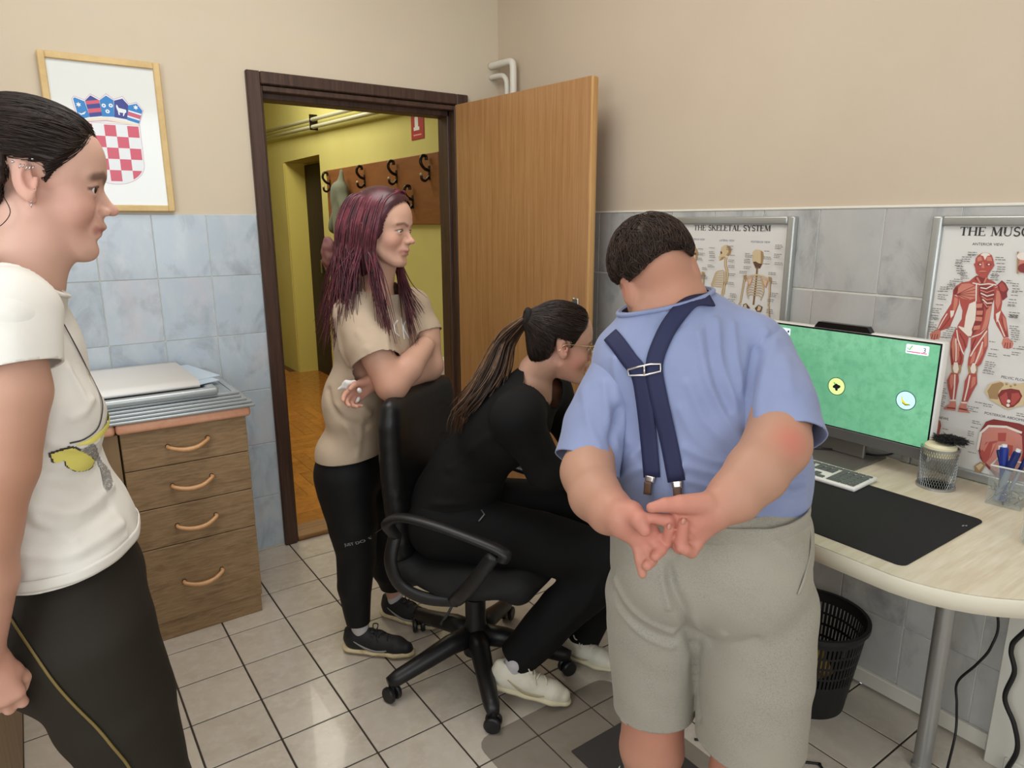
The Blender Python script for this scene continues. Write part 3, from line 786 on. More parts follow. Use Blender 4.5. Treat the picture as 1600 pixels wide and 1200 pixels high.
b = B(); b.lathe([(RT+0.001, 0.276), (RT+0.007, 0.279), (RT+0.007, 0.292), (RT-0.004, 0.292), (RT-0.004, 0.283)], (*bc, 0), 48); b.build('rim', M_bin, bn, auto=40)
for z0, z1 in ((0.115, 0.145), (0.152, 0.183), (0.190, 0.220), (0.226, 0.258)):
    b = B()
    for k in range(72):
        a = 2*PI*k/72; da = 0.026
        q = []
        for z in (z0-0.001, z1+0.001):
            r = br(z)
            q += [(bc[0]+(r-o)*math.cos(a+s*da), bc[1]+(r-o)*math.sin(a+s*da), z) for s in (-1, 1) for o in (0.0002, 0.0028)]
        n0 = len(b.bm.verts); vs_ = [b.bm.verts.new(p) for p in q]
        for f in ((0, 2, 6, 4), (1, 5, 7, 3), (0, 4, 5, 1), (2, 3, 7, 6)): b.bm.faces.new([vs_[i] for i in f])
    o = b.build('bars', M_bin, bn); o['kind'] = 'stuff'
M_peel = mat('crumpled yellow paper', (196, 160, 74), 0.7)
s = SDF(); rs = np.random.RandomState(2)
for k in range(9): s.ball((bc[0]+rs.uniform(-.05, .05), bc[1]+rs.uniform(-.05, .05), 0.13+rs.uniform(-.03, .02)), rs.uniform(.02, .035), 0.006)
V, F = s.mesh(0.005); V = wrinkle(V, F, 0.004, 130, 3)
tag(mesh_obj('crumpled_wrapper', V, F, M_peel), 'crumpled yellow wrapper seen through the slots of the black wastebasket', 'wrapper')

# ------------------------------------------------ drawer cabinets with the pink worktop
M_cab = mat('striped oak cabinet laminate', (142, 114, 80), 0.5, stretch=(2.2, 2.2, 16), noise=[(2.6, (120, 94, 64), 0.42, 0.68, 0.8), (8, (156, 128, 94), 0.45, 0.7)])
M_cabside = mat('oak cabinet side', (138, 112, 80), 0.5, stretch=(10, 10, 1), noise=[(3, (122, 96, 66), 0.42, 0.68)])
M_top = mat('salmon worktop', (216, 160, 128), 0.35, noise=[(30, (206, 148, 116), 0.4, 0.7)])
M_handle = mat('varnished light wood handle', (200, 152, 104), 0.35, noise=[(25, (180, 130, 84), 0.45, 0.7)])
M_gap = mat('dark cabinet gap', (40, 32, 24), 0.9)
FY = -0.52
def bow_handle(parent, xc, z, half=0.064):
    b = B(); pts = spline([(xc-half, FY-0.001, z-0.002), (xc-half*0.97, FY-0.020, z-0.004), (xc-half*0.5, FY-0.031, z-0.013), (xc, FY-0.034, z-0.016), (xc+half*0.5, FY-0.031, z-0.011), (xc+half*0.97, FY-0.020, z+0.004), (xc+half, FY-0.001, z+0.006)], 5)
    n = len(pts); b.tube(pts, [0.0085-0.0025*abs(2*i/(n-1)-1) for i in range(n)], 10)
    b.build('handle', M_handle, parent, smooth=True)
    b = B()
    for s in (-1, 1): b.lathe([(0, 0), (0.0075, 0), (0.0075, 0.004), (0, 0.004)], (xc+s*half, FY-0.001, z+(0.006 if s > 0 else -0.002)), 12, axis=Matrix.Rotation(PI/2, 3, 'X'))
    b.build('handle_foot', M_gap, parent)
cab = thing('drawer_cabinet', 'oak laminate drawer unit with four bow handles beside the doorway', 'cabinet', (-1.66, -0.26, 0))
b = B(); b.box((-1.863, FY+0.019, 0.072), (-1.463, -0.004, 0.786), 0.001, 1); b.build('body', M_cabside, cab)
b = B(); b.box((-1.863, FY+0.006, 0.0), (-1.466, -0.02, 0.074), 0.001, 1); b.build('plinth', M_cab, cab)
for z0, z1, hz in ((0.650, 0.786, 0.7215), (0.504, 0.650, 0.5795), (0.357, 0.504, 0.4305), (0.072, 0.357, 0.215)):
    b = B(); b.box((-1.8615, FY, z0+0.0015), (-1.4625, FY+0.018, z1-0.0015), 0.0015, 1); d = b.build('drawer', M_cab, cab); bow_handle(d, -1.661, hz)
cab2 = thing('base_cabinet', 'oak laminate base unit with a plain door left of the drawer unit', 'cabinet', (-2.04, -0.26, 0))
b = B(); b.box((-2.215, FY+0.019, 0.072), (-1.866, -0.004, 0.786), 0.001, 1); b.build('body', M_cabside, cab2)
b = B(); b.box((-2.215, FY+0.006, 0.0), (-1.866, -0.02, 0.074), 0.001, 1); b.build('plinth', M_cab, cab2)
b = B(); b.box((-2.214, FY, 0.0735), (-1.8675, FY+0.018, 0.7845), 0.0015, 1); d = b.build('door', M_cabside, cab2); bow_handle(d, -2.10, 0.70, 0.05)
cab3 = thing('side_cabinet', 'oak base unit along the west wall behind the woman in olive leggings', 'cabinet', (-2.6, -0.95, 0))
b = B(); b.box((-2.9, -1.62, 0.072), (-2.24, FY-0.06, 0.786), 0.001, 1); b.build('body', M_cabside, cab3)
b = B(); b.box((-2.9, -1.62, 0.0), (-2.252, FY-0.06, 0.074), 0.001, 1); b.build('plinth', M_cab, cab3)
for k in range(3):
    y0 = -1.62+k*0.346
    b = B(); b.box((-2.24, y0+0.0015, 0.0735), (-2.222, y0+0.3445, 0.7845), 0.0015, 1); d = b.build('door', M_cabside, cab3)
    b = B(); b.tube(spline([(-2.222, y0+0.30, 0.72), (-2.195, y0+0.30, 0.70), (-2.195, y0+0.30, 0.62), (-2.222, y0+0.30, 0.60)], 5), 0.006, 8); b.build('handle', M_handle, d, smooth=True)
def worktop(lo, hi, label, loc):
    t = thing('worktop', label, 'worktop', loc); b = B(); b.box(lo, hi, 0.012, 3); b.build('slab', M_top, t, auto=60)
worktop((-1.8725, FY-0.028, 0.7865), (-1.448, -0.003, 0.8235), 'salmon rounded worktop over the drawer unit under the frames', (-1.66, -0.27, 0.7865))
worktop((-2.215, FY-0.028, 0.7865), (-1.8745, -0.003, 0.8235), 'salmon worktop piece left of the seam behind the woman in white', (-2.05, -0.27, 0.7865))
worktop((-2.9, -1.63, 0.7865), (-2.2165, -0.003, 0.8235), 'salmon worktop along the west wall outside the left edge of the view', (-2.55, -0.8, 0.7865))

# stack of silver poster frames with paper on top
M_silver = mat('silver frame profile', (176, 182, 184), 0.35, metal=0.55)
M_backing = mat('grey frame backing', (150, 160, 166), 0.6)
M_paper = mat('white poster paper', (226, 226, 224), 0.7)
rs = np.random.RandomState(11)
names = ['bottom of the stack, jutting furthest right', 'second from the bottom of the stack', 'in the middle of the stack', 'fourth up in the stack', 'fifth up under the thick frame']
for k in range(5):
    z = 0.8236+k*0.0105; x1 = -1.428-0.013*k+rs.uniform(-.004, .004); y0 = -0.556+0.009*k; rot = rs.uniform(-0.018, 0.018)
    Mx = Matrix.Translation((x1-0.35, y0+0.25, z)) @ Matrix.Rotation(rot, 4, 'Z')
    t = thing('poster_frame', 'flat silver poster frame lying on the worktop, '+names[k], 'frame', (x1-0.35, y0+0.25, z), 'silver frames stacked on the worktop')
    b = B(); w, d = 0.35, 0.25
    b.box((-w, -d, 0), (w, -d+0.022, 0.010), 0.003, 2, M=Mx); b.box((-w, d-0.022, 0), (w, d, 0.010), 0.003, 2, M=Mx)
    b.box((-w, -d+0.022, 0), (-w+0.022, d-0.022, 0.010), 0.003, 2, M=Mx); b.box((w-0.022, -d+0.022, 0), (w, d-0.022, 0.010), 0.003, 2, M=Mx); b.build('frame', M_silver, t, auto=50)
    b = B(); b.box((-w+0.02, -d+0.02, 0.001), (w-0.02, d-0.02, 0.006), M=Mx); b.build('backing', M_backing, t)
tf = thing('thick_frame', 'thick silver rounded frame on top of the stack under white paper', 'frame', (-1.85, -0.30, 0.8765))
b = B(); b.box((-2.15, -0.535, 0.8765), (-1.545, -0.500, 0.9035), 0.011, 3); b.box((-2.15, -0.06, 0.8765), (-1.545, -0.03, 0.900), 0.008, 2); b.box((-1.58, -0.5, 0.8765), (-1.545, -0.06, 0.900), 0.008, 2); b.box((-2.15, -0.5, 0.8765), (-2.115, -0.06, 0.900), 0.008, 2); b.build('frame', M_silver, tf, auto=50)
b = B(); b.box((-2.12, -0.5, 0.879), (-1.575, -0.055, 0.890)); b.build('backing', M_backing, tf)
# loose sheet, folded over at its front
prof = [(-0.045, 0.921), (-0.20, 0.925), (-0.40, 0.928), (-0.475, 0.930), (-0.500, 0.925), (-0.512, 0.914), (-0.500, 0.905), (-0.47, 0.9045), (-0.30, 0.9042)]
ps = spline(prof, 4); V = [(x, y, z) for x in (-2.14, -1.60) for y, z in ps]; n = len(ps)
sh = mesh_obj('paper_sheet', V, [(i, i+1, n+i+1, n+i) for i in range(n-1)], M_paper); sd = sh.modifiers.new('thickness', 'SOLIDIFY'); sd.thickness = 0.002
tag(sh, 'large white paper sheet folded over at its front edge on top of the frames', 'paper')
b = B(); b.prism([(-1.60, -0.47), (-1.52, -0.43), (-1.545, -0.30), (-1.61, -0.25)], 0.9045, 0.9065); b.prism([(-1.60, -0.40), (-1.50, -0.36), (-1.56, -0.08), (-1.61, -0.08)], 0.907, 0.909)
tag(b.build('folded_leaflet', mat('pale blue leaflet', (190, 206, 220), 0.6)), 'pale blue folded leaflet sticking out right of the white sheet', 'leaflet')

# ------------------------------------------------ corridor furniture
M_rack = mat('brown laminate coat rack', (136, 88, 52), 0.45, stretch=(6, 1, 6), noise=[(3, (120, 74, 42), 0.4, 0.7)])
M_hook = mat('dark bronze hook', (44, 36, 30), 0.35, metal=0.7)
M_knob = mat('pale hook knob', (190, 170, 140), 0.4)
rk = thing('coat_rack', 'brown board coat rack with bronze double hooks on the yellow corridor wall', 'coat rack', (HX-0.01, 1.64, 1.45))
b = B(); b.box((HX-0.022, 0.715, 1.447), (HX-0.001, 2.555, 1.866), 0.003, 1); b.build('board', M_rack, rk)
def hook(y, z):
    b = B(); x = HX-0.022
    b.box((x-0.004, y-0.012, z-0.055), (x, y+0.012, z+0.03), 0.002, 1)
    b.tube(spline([(x-0.003, y, z+0.0), (x-0.035, y, z+0.012), (x-0.058, y, z+0.045), (x-0.048, y, z+0.080), (x-0.022, y, z+0.083), (x-0.018, y, z+0.06)], 5), 0.0098, 8)
    b.tube(spline([(x-0.003, y, z-0.035), (x-0.03, y, z-0.06), (x-0.052, y, z-0.052), (x-0.056, y, z-0.03)], 5), 0.0085, 8)
    h = b.build('hook', M_hook, rk, auto=45)
    b = B(); b.lathe([(0, -0.010), (0.008, -0.007), (0.010, 0), (0.008, 0.007), (0, 0.010)], (x-0.056, y, z-0.025), 10); b.build('knob', M_knob, h, smooth=True)
for y, z in ((2.48, 1.76), (1.80, 1.765), (1.28, 1.765), (0.83, 1.765), (2.30, 1.60), (1.545, 1.60), (1.06, 1.60)): hook(y, z)
s = SDF()
s.chain([(HX-0.075, 2.10, 1.83), (HX-0.085, 2.10, 1.70), (HX-0.09, 2.10, 1.45), (HX-0.09, 2.10, 1.15)], [0.02, 0.055, 0.085, 0.10], 0.03, flat=((1, 0, 0), 0.6))
s.cap((HX-0.09, 2.10, 1.70), (HX-0.09, 2.28, 1.42), 0.04, 0.035, 0.04); s.cap((HX-0.09, 2.10, 1.70), (HX-0.09, 1.93, 1.40), 0.04, 0.035, 0.04)
V, F = s.mesh(0.012); V = wrinkle(V, F, 0.010, 34, 4, (1, 1, 0.15))
tag(mesh_obj('hanging_jacket', V, F, mat('grey green cloth', (116, 120, 104), 0.9)), 'grey green jacket hanging from the coat rack behind the woman with burgundy hair', 'jacket')
s = SDF(); s.ell((HX-0.09, 2.42, 1.20), (0.05, 0.11, 0.15), 0.03); s.chain([(HX-0.06, 2.36, 1.33), (HX-0.05, 2.38, 1.50), (HX-0.05, 2.42, 1.58)], [0.008]*3, 0.01)
V, F = s.mesh(0.010); V = wrinkle(V, F, 0.005, 40, 5)
tag(mesh_obj('hanging_bag', V, F, mat('mauve pink bag', (128, 88, 98), 0.8)), 'mauve pink bag hanging below the left end of the coat rack', 'bag')
M_galv = mat('cream painted heating pipe', (196, 196, 168), 0.35)
for nm, p, q in (('upper', (HX-0.045, 4.33, 2.316), (HX-0.045, 0.14, 2.195)), ('lower', (HX-0.045, 4.33, 2.258), (HX-0.045, 0.14, 2.140))):
    b = B(); b.tube([p, q], 0.016, 12)
    pp = tag(b.build('heating_pipe', M_galv, None, smooth=True), '%s of the two cream pipes running along the yellow corridor wall' % nm, 'pipe', 'corridor heating pipes')
    if nm == 'upper':
        b = B(); b.box((HX-0.065, 2.73, 2.19), (HX-0.001, 2.745, 2.31), 0.002, 1); b.box((HX-0.065, 0.93, 2.13), (HX-0.001, 0.945, 2.26), 0.002, 1); b.build('bracket', M_hook, pp)
sg = thing('fire_extinguisher_sign', 'small red fire extinguisher sign above the coat rack', 'sign', (HX-0.004, 1.0, 2.05))
b = B(); b.box((HX-0.004, 0.918, 1.962), (HX-0.0005, 1.085, 2.142), 0.001, 1); b.build('plate', mat('red sign plate', (168, 52, 58), 0.4), sg)
rd = thing('radiator', 'white ribbed radiator under the coat rack at the corridor door edge', 'radiator', (HX-0.06, 0.9, 0.1))
for k in range(9):
    b = B(); y = 0.60+k*0.062; b.box((HX-0.105, y, 0.10), (HX-0.025, y+0.045, 0.64), 0.018, 3); b.build('rib', M_pipe, rd, auto=60)
b = B(); b.tube([(HX-0.065, 0.56, 0.60), (HX-0.065, 1.17, 0.60)], 0.02, 10); b.tube([(HX-0.065, 0.56, 0.14), (HX-0.065, 1.17, 0.14)], 0.02, 10); b.build('header_pipe', M_pipe, rd, auto=45)
b = B(); b.lathe([(0, 0), (0.03, 0), (0.034, 0.02), (0.03, 0.06), (0, 0.065)], (HX-0.065, 0.56, 0.60), 16, axis=Matrix.Rotation(PI/2, 3, 'X')); b.build('valve', M_pipe, rd, smooth=True)

# white pipes in the corner over the door
b = B(); b.tube(spline([(-0.046, 0.0, 2.200), (-0.046, -0.10, 2.196), (-0.046, -0.165, 2.192), (-0.046, -0.188, 2.182), (-0.046, -0.194, 2.155)], 8).tolist()+[(-0.046, -0.194, 1.2), (-0.046, -0.194, 0.0)], 0.0165, 14)
tag(b.build('water_pipe', M_pipe, None, smooth=True), 'thicker white pipe bending down in the room corner above the open door', 'pipe', 'white pipes in the corner')
b = B(); b.tube(spline([(-0.044, 0.0, 2.148), (-0.044, -0.060, 2.146), (-0.044, -0.110, 2.138), (-0.044, -0.135, 2.115), (-0.044, -0.141, 2.075)], 8).tolist()+[(-0.044, -0.141, 1.2), (-0.044, -0.141, 0.0)], 0.0125, 14)
tag(b.build('water_pipe', M_pipe, None, smooth=True), 'thinner white pipe bending down below the thicker one in the corner', 'pipe', 'white pipes in the corner')

# floor protection: clear chair mat and a dark pad on it
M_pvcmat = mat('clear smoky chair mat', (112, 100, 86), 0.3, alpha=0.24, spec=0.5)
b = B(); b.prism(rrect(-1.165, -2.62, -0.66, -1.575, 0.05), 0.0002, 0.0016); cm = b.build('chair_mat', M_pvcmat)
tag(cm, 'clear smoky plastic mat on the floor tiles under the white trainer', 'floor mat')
b = B(); b.prism([(-0.963, -1.768), (-0.72, -1.766), (-0.72, -2.05), (-0.963, -2.05)], 0.0018, 0.006); tag(b.build('rubber_pad', mat('dark rubber pad', (58, 54, 52), 0.6)), 'dark rubber pad on the floor by the man\'s bare leg', 'mat')

# ------------------------------------------------ office chair
M_cblk = mat('black chair plastic', (24, 23, 24), 0.42)
M_cfab = mat('black chair fabric', (15, 15, 16), 0.8, bump=(500, 0.4, 0.0006))
M_clea = mat('black leatherette edge', (19, 19, 20), 0.42)
HC = np.array((-0.976, -1.286)); FD = np.array((0.57, -0.82, 0)); FD /= np.linalg.norm(FD); LD = np.array((-FD[1], FD[0], 0))
CMX = Matrix(((FD[0], LD[0], 0, HC[0]), (FD[1], LD[1], 0, HC[1]), (0, 0, 1, 0), (0, 0, 0, 1)))   # local x = facing, y = far side
chair = thing('office_chair', 'black office swivel chair with armrests under the seated woman', 'chair', (HC[0], HC[1], 0))
for k, an in enumerate((178, 101.5, 35, -42, -113)):
    a = math.radians(an); d = Vector((math.cos(a), math.sin(a), 0)); c0 = Vector((HC[0], HC[1], 0)); r = 0.305
    b = B(); b.tube([c0+d*0.02+Vector((0, 0, 0.125)), c0+d*0.10+Vector((0, 0, 0.118)), c0+d*0.20+Vector((0, 0, 0.092)), c0+d*0.285+Vector((0, 0, 0.072)), c0+d*0.315+Vector((0, 0, 0.066))], [0.036, 0.033, 0.028, 0.025, 0.018], 12)
    ft = b.build('base_arm', M_cblk, chair, smooth=True)
    t_ = Vector((-d.y, d.x, 0)); b = B(); cc = c0+d*r
    R3 = Matrix.Rotation(a+0.6*(k-2), 3, 'Z') @ Matrix.Rotation(PI/2, 3, 'X')
    for s_ in (-0.022, 0.006): b.lathe([(0, 0), (0.022, 0), (0.026, 0.004), (0.026, 0.012), (0.022, 0.016), (0, 0.016)], cc+R3 @ Vector((0, 0, s_))+Vector((0, 0, 0.0262)), 18, axis=R3)
    b.tube([cc+Vector((0, 0, 0.03)), cc+Vector((0, 0, 0.07))], 0.010, 10); b.build('caster', M_cblk, ft, auto=40)
b = B(); b.lathe([(0, 0.06), (0.042, 0.06), (0.046, 0.10), (0.040, 0.15), (0.034, 0.17), (0.034, 0.26), (0.028, 0.262), (0.028, 0.33), (0.055, 0.335), (0.06, 0.36), (0, 0.36)], (HC[0], HC[1], 0), 28); b.build('column', M_cblk, chair, auto=40)
b = B(); b.box((-0.11, -0.09, 0.345), (0.11, 0.09, 0.372), 0.01, 2, M=CMX)
b.build('seat_mechanism', M_cblk, chair, auto=40)
b = B(); b.tube([(-0.9819, -1.1854, 0.2256), (-1.0081, -1.1669, 0.1601), (-1.0308, -1.1510, 0.1085)], [0.0045, 0.005, 0.0075], 8); b.build('tilt_lever', mat('grey lever tip', (84, 84, 82), 0.4), chair, smooth=True)
s = SDF()
s.ell(CMX @ Vector((0.02, 0, 0.405)), (0.255, 0.245, 0.052), 0.02, R=np.array(CMX)[:3, :3]); s.cap(CMX @ Vector((0.20, -0.14, 0.40)), CMX @ Vector((0.20, 0.14, 0.40)), 0.042, 0.042, 0.04); s.cap(CMX @ Vector((-0.16, -0.16, 0.405)), CMX @ Vector((-0.16, 0.16, 0.405)), 0.044, 0.044, 0.04)
V, F = s.mesh(0.009); mesh_obj('seat', V, F, M_cfab, chair)
# backrest: upright cushion curving into a rail, leaning back a little
bV, bF = [], []
nu, nv_ = 22, 26
def back_pt(u_, v_, off):
    hw = 0.222*(1-0.10*max(0, v_-0.75)**2/0.0625)-0.03*max(0, 0.3-v_)
    y = (u_*2-1)*hw+0.035; z = 0.44+0.515*v_; x = -0.170-0.025*v_-0.022*(1-(u_*2-1)**2)-0.012*math.sin(v_*PI)+off
    if v_ > 0.94: x -= 0.0
    return CMX @ Vector((x, y, z))
s = SDF()
for i in range(0, 9):
    for sgn in (-1, 1): pass
for v0, v1 in zip(np.linspace(0.03, 0.93, 10)[:-1], np.linspace(0.03, 0.93, 10)[1:]):
    for uu in np.linspace(0.06, 0.94, 15):
        s.cap(back_pt(uu, v0, 0), back_pt(uu, v1, 0), 0.030, 0.030, 0.018)
V, F = s.mesh(0.009); V = relax(V, F, 6); mesh_obj('backrest', V, F, M_clea, chair)
b = B()
for sg_ in (-1,):
    pass
b.tube(spline([CMX @ Vector(p) for p in ((-0.225, 0.0, 0.62), (-0.240, 0, 0.52), (-0.21, 0, 0.40), (-0.10, 0, 0.352))], 6), 0.03, 10, flat=((LD[0], LD[1], 0), 1.0)); b.build('back_bracket', M_cblk, chair, smooth=True)
for sg_ in (-1, 1):
    y = 0.268*sg_
    pts = spline([CMX @ Vector(p) for p in ((-0.150, 0.235*sg_, 0.56), (-0.155, y, 0.612), (-0.11, y, 0.638), (-0.01, y, 0.632), (0.14, y, 0.602), (0.205, y, 0.580), (0.200, y, 0.560))], 6)
    b = B(); b.tube(pts, [0.020]*len(pts), 12, flat=((0, 0, 1), 0.62)); ar = b.build('armrest', M_cblk, chair, smooth=True)
    pts = spline([CMX @ Vector(p) for p in ((0.175, y, 0.572), (0.115, y, 0.48), (0.06, 0.250*sg_, 0.41), (0.02, 0.20*sg_, 0.372), (0.0, 0.08*sg_, 0.362))], 6)
    b = B(); b.tube(pts, 0.022, 10, flat=((LD[0], LD[1], 0), 0.55)); b.build('arm_support', M_cblk, ar, smooth=True)
    pts = spline([CMX @ Vector(p) for p in ((-0.150, 0.235*sg_, 0.57), (-0.155, 0.262*sg_, 0.49), (-0.13, 0.255*sg_, 0.415), (-0.06, 0.235*sg_, 0.375), (0.03, 0.20*sg_, 0.364))], 6)
    b = B(); b.tube(pts, 0.021, 10, flat=((LD[0], LD[1], 0), 0.6)); b.build('side_rail', M_cblk, ar, smooth=True)

# ------------------------------------------------ flat print: posters, emblem, screen icons
class Flat:
    """coloured polygons printed on a vertical plane; ax 'x' (faces -x) or 'y' (faces -y); points are (y, z) or (x, z)"""
    def __init__(s, ax, val, step=3e-5): s.ax, s.val, s.step = ax, val, step; s.V, s.F, s.I, s.mats, s.n = [], [], [], [], 0
    def mi(s, m):
        if m not in s.mats: s.mats.append(m)
        return s.mats.index(m)
    def poly(s, pts, m):
        s.n += 1; d = s.val-s.n*s.step; i0 = len(s.V)
        A = sum(p[0]*q[1]-q[0]*p[1] for p, q in zip(pts, pts[1:]+pts[:1]))
        pts = list(pts)
        if (A > 0) == (s.ax == 'x'): pts = pts[::-1]
        s.V += [((d, p[0], p[1]) if s.ax == 'x' else (p[0], d, p[1])) for p in pts]
        s.F.append(tuple(range(i0, i0+len(pts)))); s.I.append(s.mi(m)); return s
    def line(s, pts, w, m, w2=None):
        P = np.array(pts, float)
        if len(P) < 2: return s
        T = np.gradient(P, axis=0); T /= np.linalg.norm(T, axis=1)[:, None]+1e-12; Nn = np.stack([-T[:, 1], T[:, 0]], 1)
        W = np.linspace(w, w if w2 is None else w2, len(P))[:, None]/2
        L_, R_ = P+Nn*W, P-Nn*W; s.n += 1; d = s.val-s.n*s.step
        for i in range(len(P)-1):
            q = [L_[i], L_[i+1], R_[i+1], R_[i]]; A = sum(q[k][0]*q[(k+1) % 4][1]-q[(k+1) % 4][0]*q[k][1] for k in range(4))
            if (A > 0) == (s.ax == 'x'): q = q[::-1]
            i0 = len(s.V); s.V += [((d, p[0], p[1]) if s.ax == 'x' else (p[0], d, p[1])) for p in q]; s.F.append((i0, i0+1, i0+2, i0+3)); s.I.append(s.mi(m))
        return s
    def disc(s, c, rx, rz, m, n=24, a0=0.0): return s.poly([(c[0]+rx*math.cos(a0+2*PI*k/n), c[1]+rz*math.sin(a0+2*PI*k/n)) for k in range(n)], m)
    def build(s, name, parent): return mesh_obj(name, s.V, s.F, s.mats, parent, smooth=False, fi=s.I)
# serif capitals: strokes on a unit-high letter, (points, width) with thick and thin strokes
TK, TN = 0.15, 0.055
def _arc(cx, cy, rx, ry, a0, a1, n=12): return [(cx+rx*math.cos(math.radians(a0+(a1-a0)*k/n)), cy+ry*math.sin(math.radians(a0+(a1-a0)*k/n))) for k in range(n+1)]
def _ser(x, y, w=0.30): return ([(x-w/2, y), (x+w/2, y)], 0.045)
GLY = {
 'T': (0.74, [([(0.37, 0), (0.37, 1)], TK), ([(0.03, 0.975), (0.71, 0.975)], TN), ([(0.05, 0.78), (0.05, 1.0)], 0.05), ([(0.69, 0.78), (0.69, 1.0)], 0.05), _ser(0.37, 0.022)]),
 'H': (0.90, [([(0.17, 0), (0.17, 1)], TK), ([(0.73, 0), (0.73, 1)], TK), ([(0.17, 0.52), (0.73, 0.52)], TN), _ser(0.17, 0.022), _ser(0.73, 0.022), _ser(0.17, 0.978), _ser(0.73, 0.978)]),
 'E': (0.72, [([(0.17, 0), (0.17, 1)], TK), ([(0.03, 0.975), (0.64, 0.975)], TN), ([(0.17, 0.52), (0.50, 0.52)], TN), ([(0.03, 0.025), (0.67, 0.025)], TN), ([(0.63, 0.80), (0.63, 1)], 0.05), ([(0.66, 0), (0.66, 0.2)], 0.05), ([(0.5, 0.43), (0.5, 0.61)], 0.045)]),
 'S': (0.62, [(_arc(0.31, 0.745, 0.21, 0.23, 40, 260, 14)+_arc(0.31, 0.265, 0.23, 0.24, 80, -145, 14), 0.105), ([(0.51, 0.76), (0.51, 0.98)], 0.04), ([(0.09, 0.03), (0.09, 0.25)], 0.04)]),
 'K': (0.84, [([(0.17, 0), (0.17, 1)], TK), ([(0.22, 0.48), (0.68, 0.98)], TN), ([(0.36, 0.60), (0.74, 0.0)], TK), _ser(0.17, 0.022), _ser(0.17, 0.978), _ser(0.68, 0.978, 0.26), _ser(0.74, 0.022, 0.26)]),
 'L': (0.68, [([(0.17, 0), (0.17, 1)], TK), ([(0.03, 0.025), (0.63, 0.025)], TN), ([(0.62, 0), (0.62, 0.24)], 0.05), _ser(0.17, 0.978)]),
 'A': (0.84, [([(0.12, 0), (0.42, 1)], TN), ([(0.40, 1), (0.72, 0)], TK), ([(0.22, 0.33), (0.62, 0.33)], 0.05), _ser(0.12, 0.022, 0.24), _ser(0.73, 0.022, 0.28)]),
 'Y': (0.80, [([(0.12, 1), (0.40, 0.48)], TK), ([(0.68, 1), (0.42, 0.48)], TN), ([(0.41, 0), (0.41, 0.5)], TK), _ser(0.41, 0.022), _ser(0.13, 0.978, 0.26), _ser(0.67, 0.978, 0.22)]),
 'M': (1.04, [([(0.14, 0), (0.17, 1)], TN), ([(0.19, 1), (0.51, 0.05)], TK), ([(0.51, 0.05), (0.83, 1)], TN), ([(0.86, 0), (0.86, 1)], TK), _ser(0.14, 0.022, 0.24), _ser(0.87, 0.022), _ser(0.14, 0.978, 0.22), _ser(0.88, 0.978, 0.22)]),
 'U': (0.86, [([(0.16, 1), (0.16, 0.3)], TK), (_arc(0.42, 0.30, 0.26, 0.28, 180, 360, 14), 0.075), ([(0.68, 0.3), (0.68, 1)], TN), _ser(0.16, 0.978), _ser(0.68, 0.978, 0.24)]),
 'C': (0.80, [(_arc(0.45, 0.5, 0.33, 0.47, 40, 320, 20), 0.12), ([(0.70, 0.74), (0.70, 0.98)], 0.045), ([(0.71, 0.05), (0.71, 0.2)], 0.04)]),
 'R': (0.84, [([(0.17, 0), (0.17, 1)], TK), (_arc(0.42, 0.74, 0.22, 0.235, 90, -90, 12), 0.09), ([(0.17, 0.975), (0.42, 0.975)], TN), ([(0.17, 0.505), (0.42, 0.505)], TN), ([(0.42, 0.5), (0.74, 0.0)], TK), _ser(0.17, 0.022), _ser(0.76, 0.022, 0.22)]),
}
def serif_text(fl, txt, a0, a1, z0, h, m, dirn=-1):
    """capital text between a0 and a1 (running in direction dirn along the wall)"""
    tot = sum(0.42 if c == ' ' else GLY[c][0] for c in txt); sx = abs(a1-a0)/tot; x = 0
    for c in txt:
        if c == ' ': x += 0.42; continue
        w, st = GLY[c]
        for pts, wd in st:
            fl.line([(a0+dirn*(x+p[0])*sx, z0+p[1]*h) for p in pts], wd*min(sx, h)*1.4, m)
        x += w
def text(name, body, loc, size, m, parent, ax='x', align='CENTER', ext=0.0):
    cu = bpy.data.curves.new(name, 'FONT'); cu.body = body; cu.size = size; cu.align_x = align; cu.extrude = ext
    t_ = bpy.data.objects.new('tmp', cu); COL.objects.link(t_); bpy.context.view_layer.update()
    me = bpy.data.meshes.new_from_object(t_.evaluated_get(bpy.context.evaluated_depsgraph_get())); bpy.data.objects.remove(t_)
    me.materials.clear(); me.materials.append(m); o = bpy.data.objects.new(name, me); COL.objects.link(o)
    R = Matrix(((0, 0, -1), (-1, 0, 0), (0, 1, 0))) if ax == 'x' else Matrix(((1, 0, 0), (0, 0, -1), (0, 1, 0)))
    o.parent = parent; M4 = R.to_4x4(); M4.translation = Vector(loc)-Vector(_wloc(parent)); o.matrix_local = M4
    return o
M_ink = flat('ink', (52, 50, 50)); M_ink2 = flat('caption ink', (120, 116, 112)); M_inkb = flat('blue caption ink', (92, 104, 130))
C_red, C_lred, C_dred, C_ten = flat('muscle', (172, 82, 74), 0.4), flat('muscle light', (200, 126, 108), 0.4), flat('muscle dark', (132, 58, 56), 0.4), flat('tendon', (226, 214, 202), 0.4)
C_bone, C_bshade, C_bdark = flat('bone', (206, 184, 146), 0.4), flat('bone shade', (164, 132, 94), 0.4), flat('bone dark', (98, 72, 54), 0.4)
M_print = mat('glossy white poster sheet', (216, 212, 206), 0.25)
M_prof = mat('silver poster frame', (176, 178, 174), 0.32, metal=0.6)
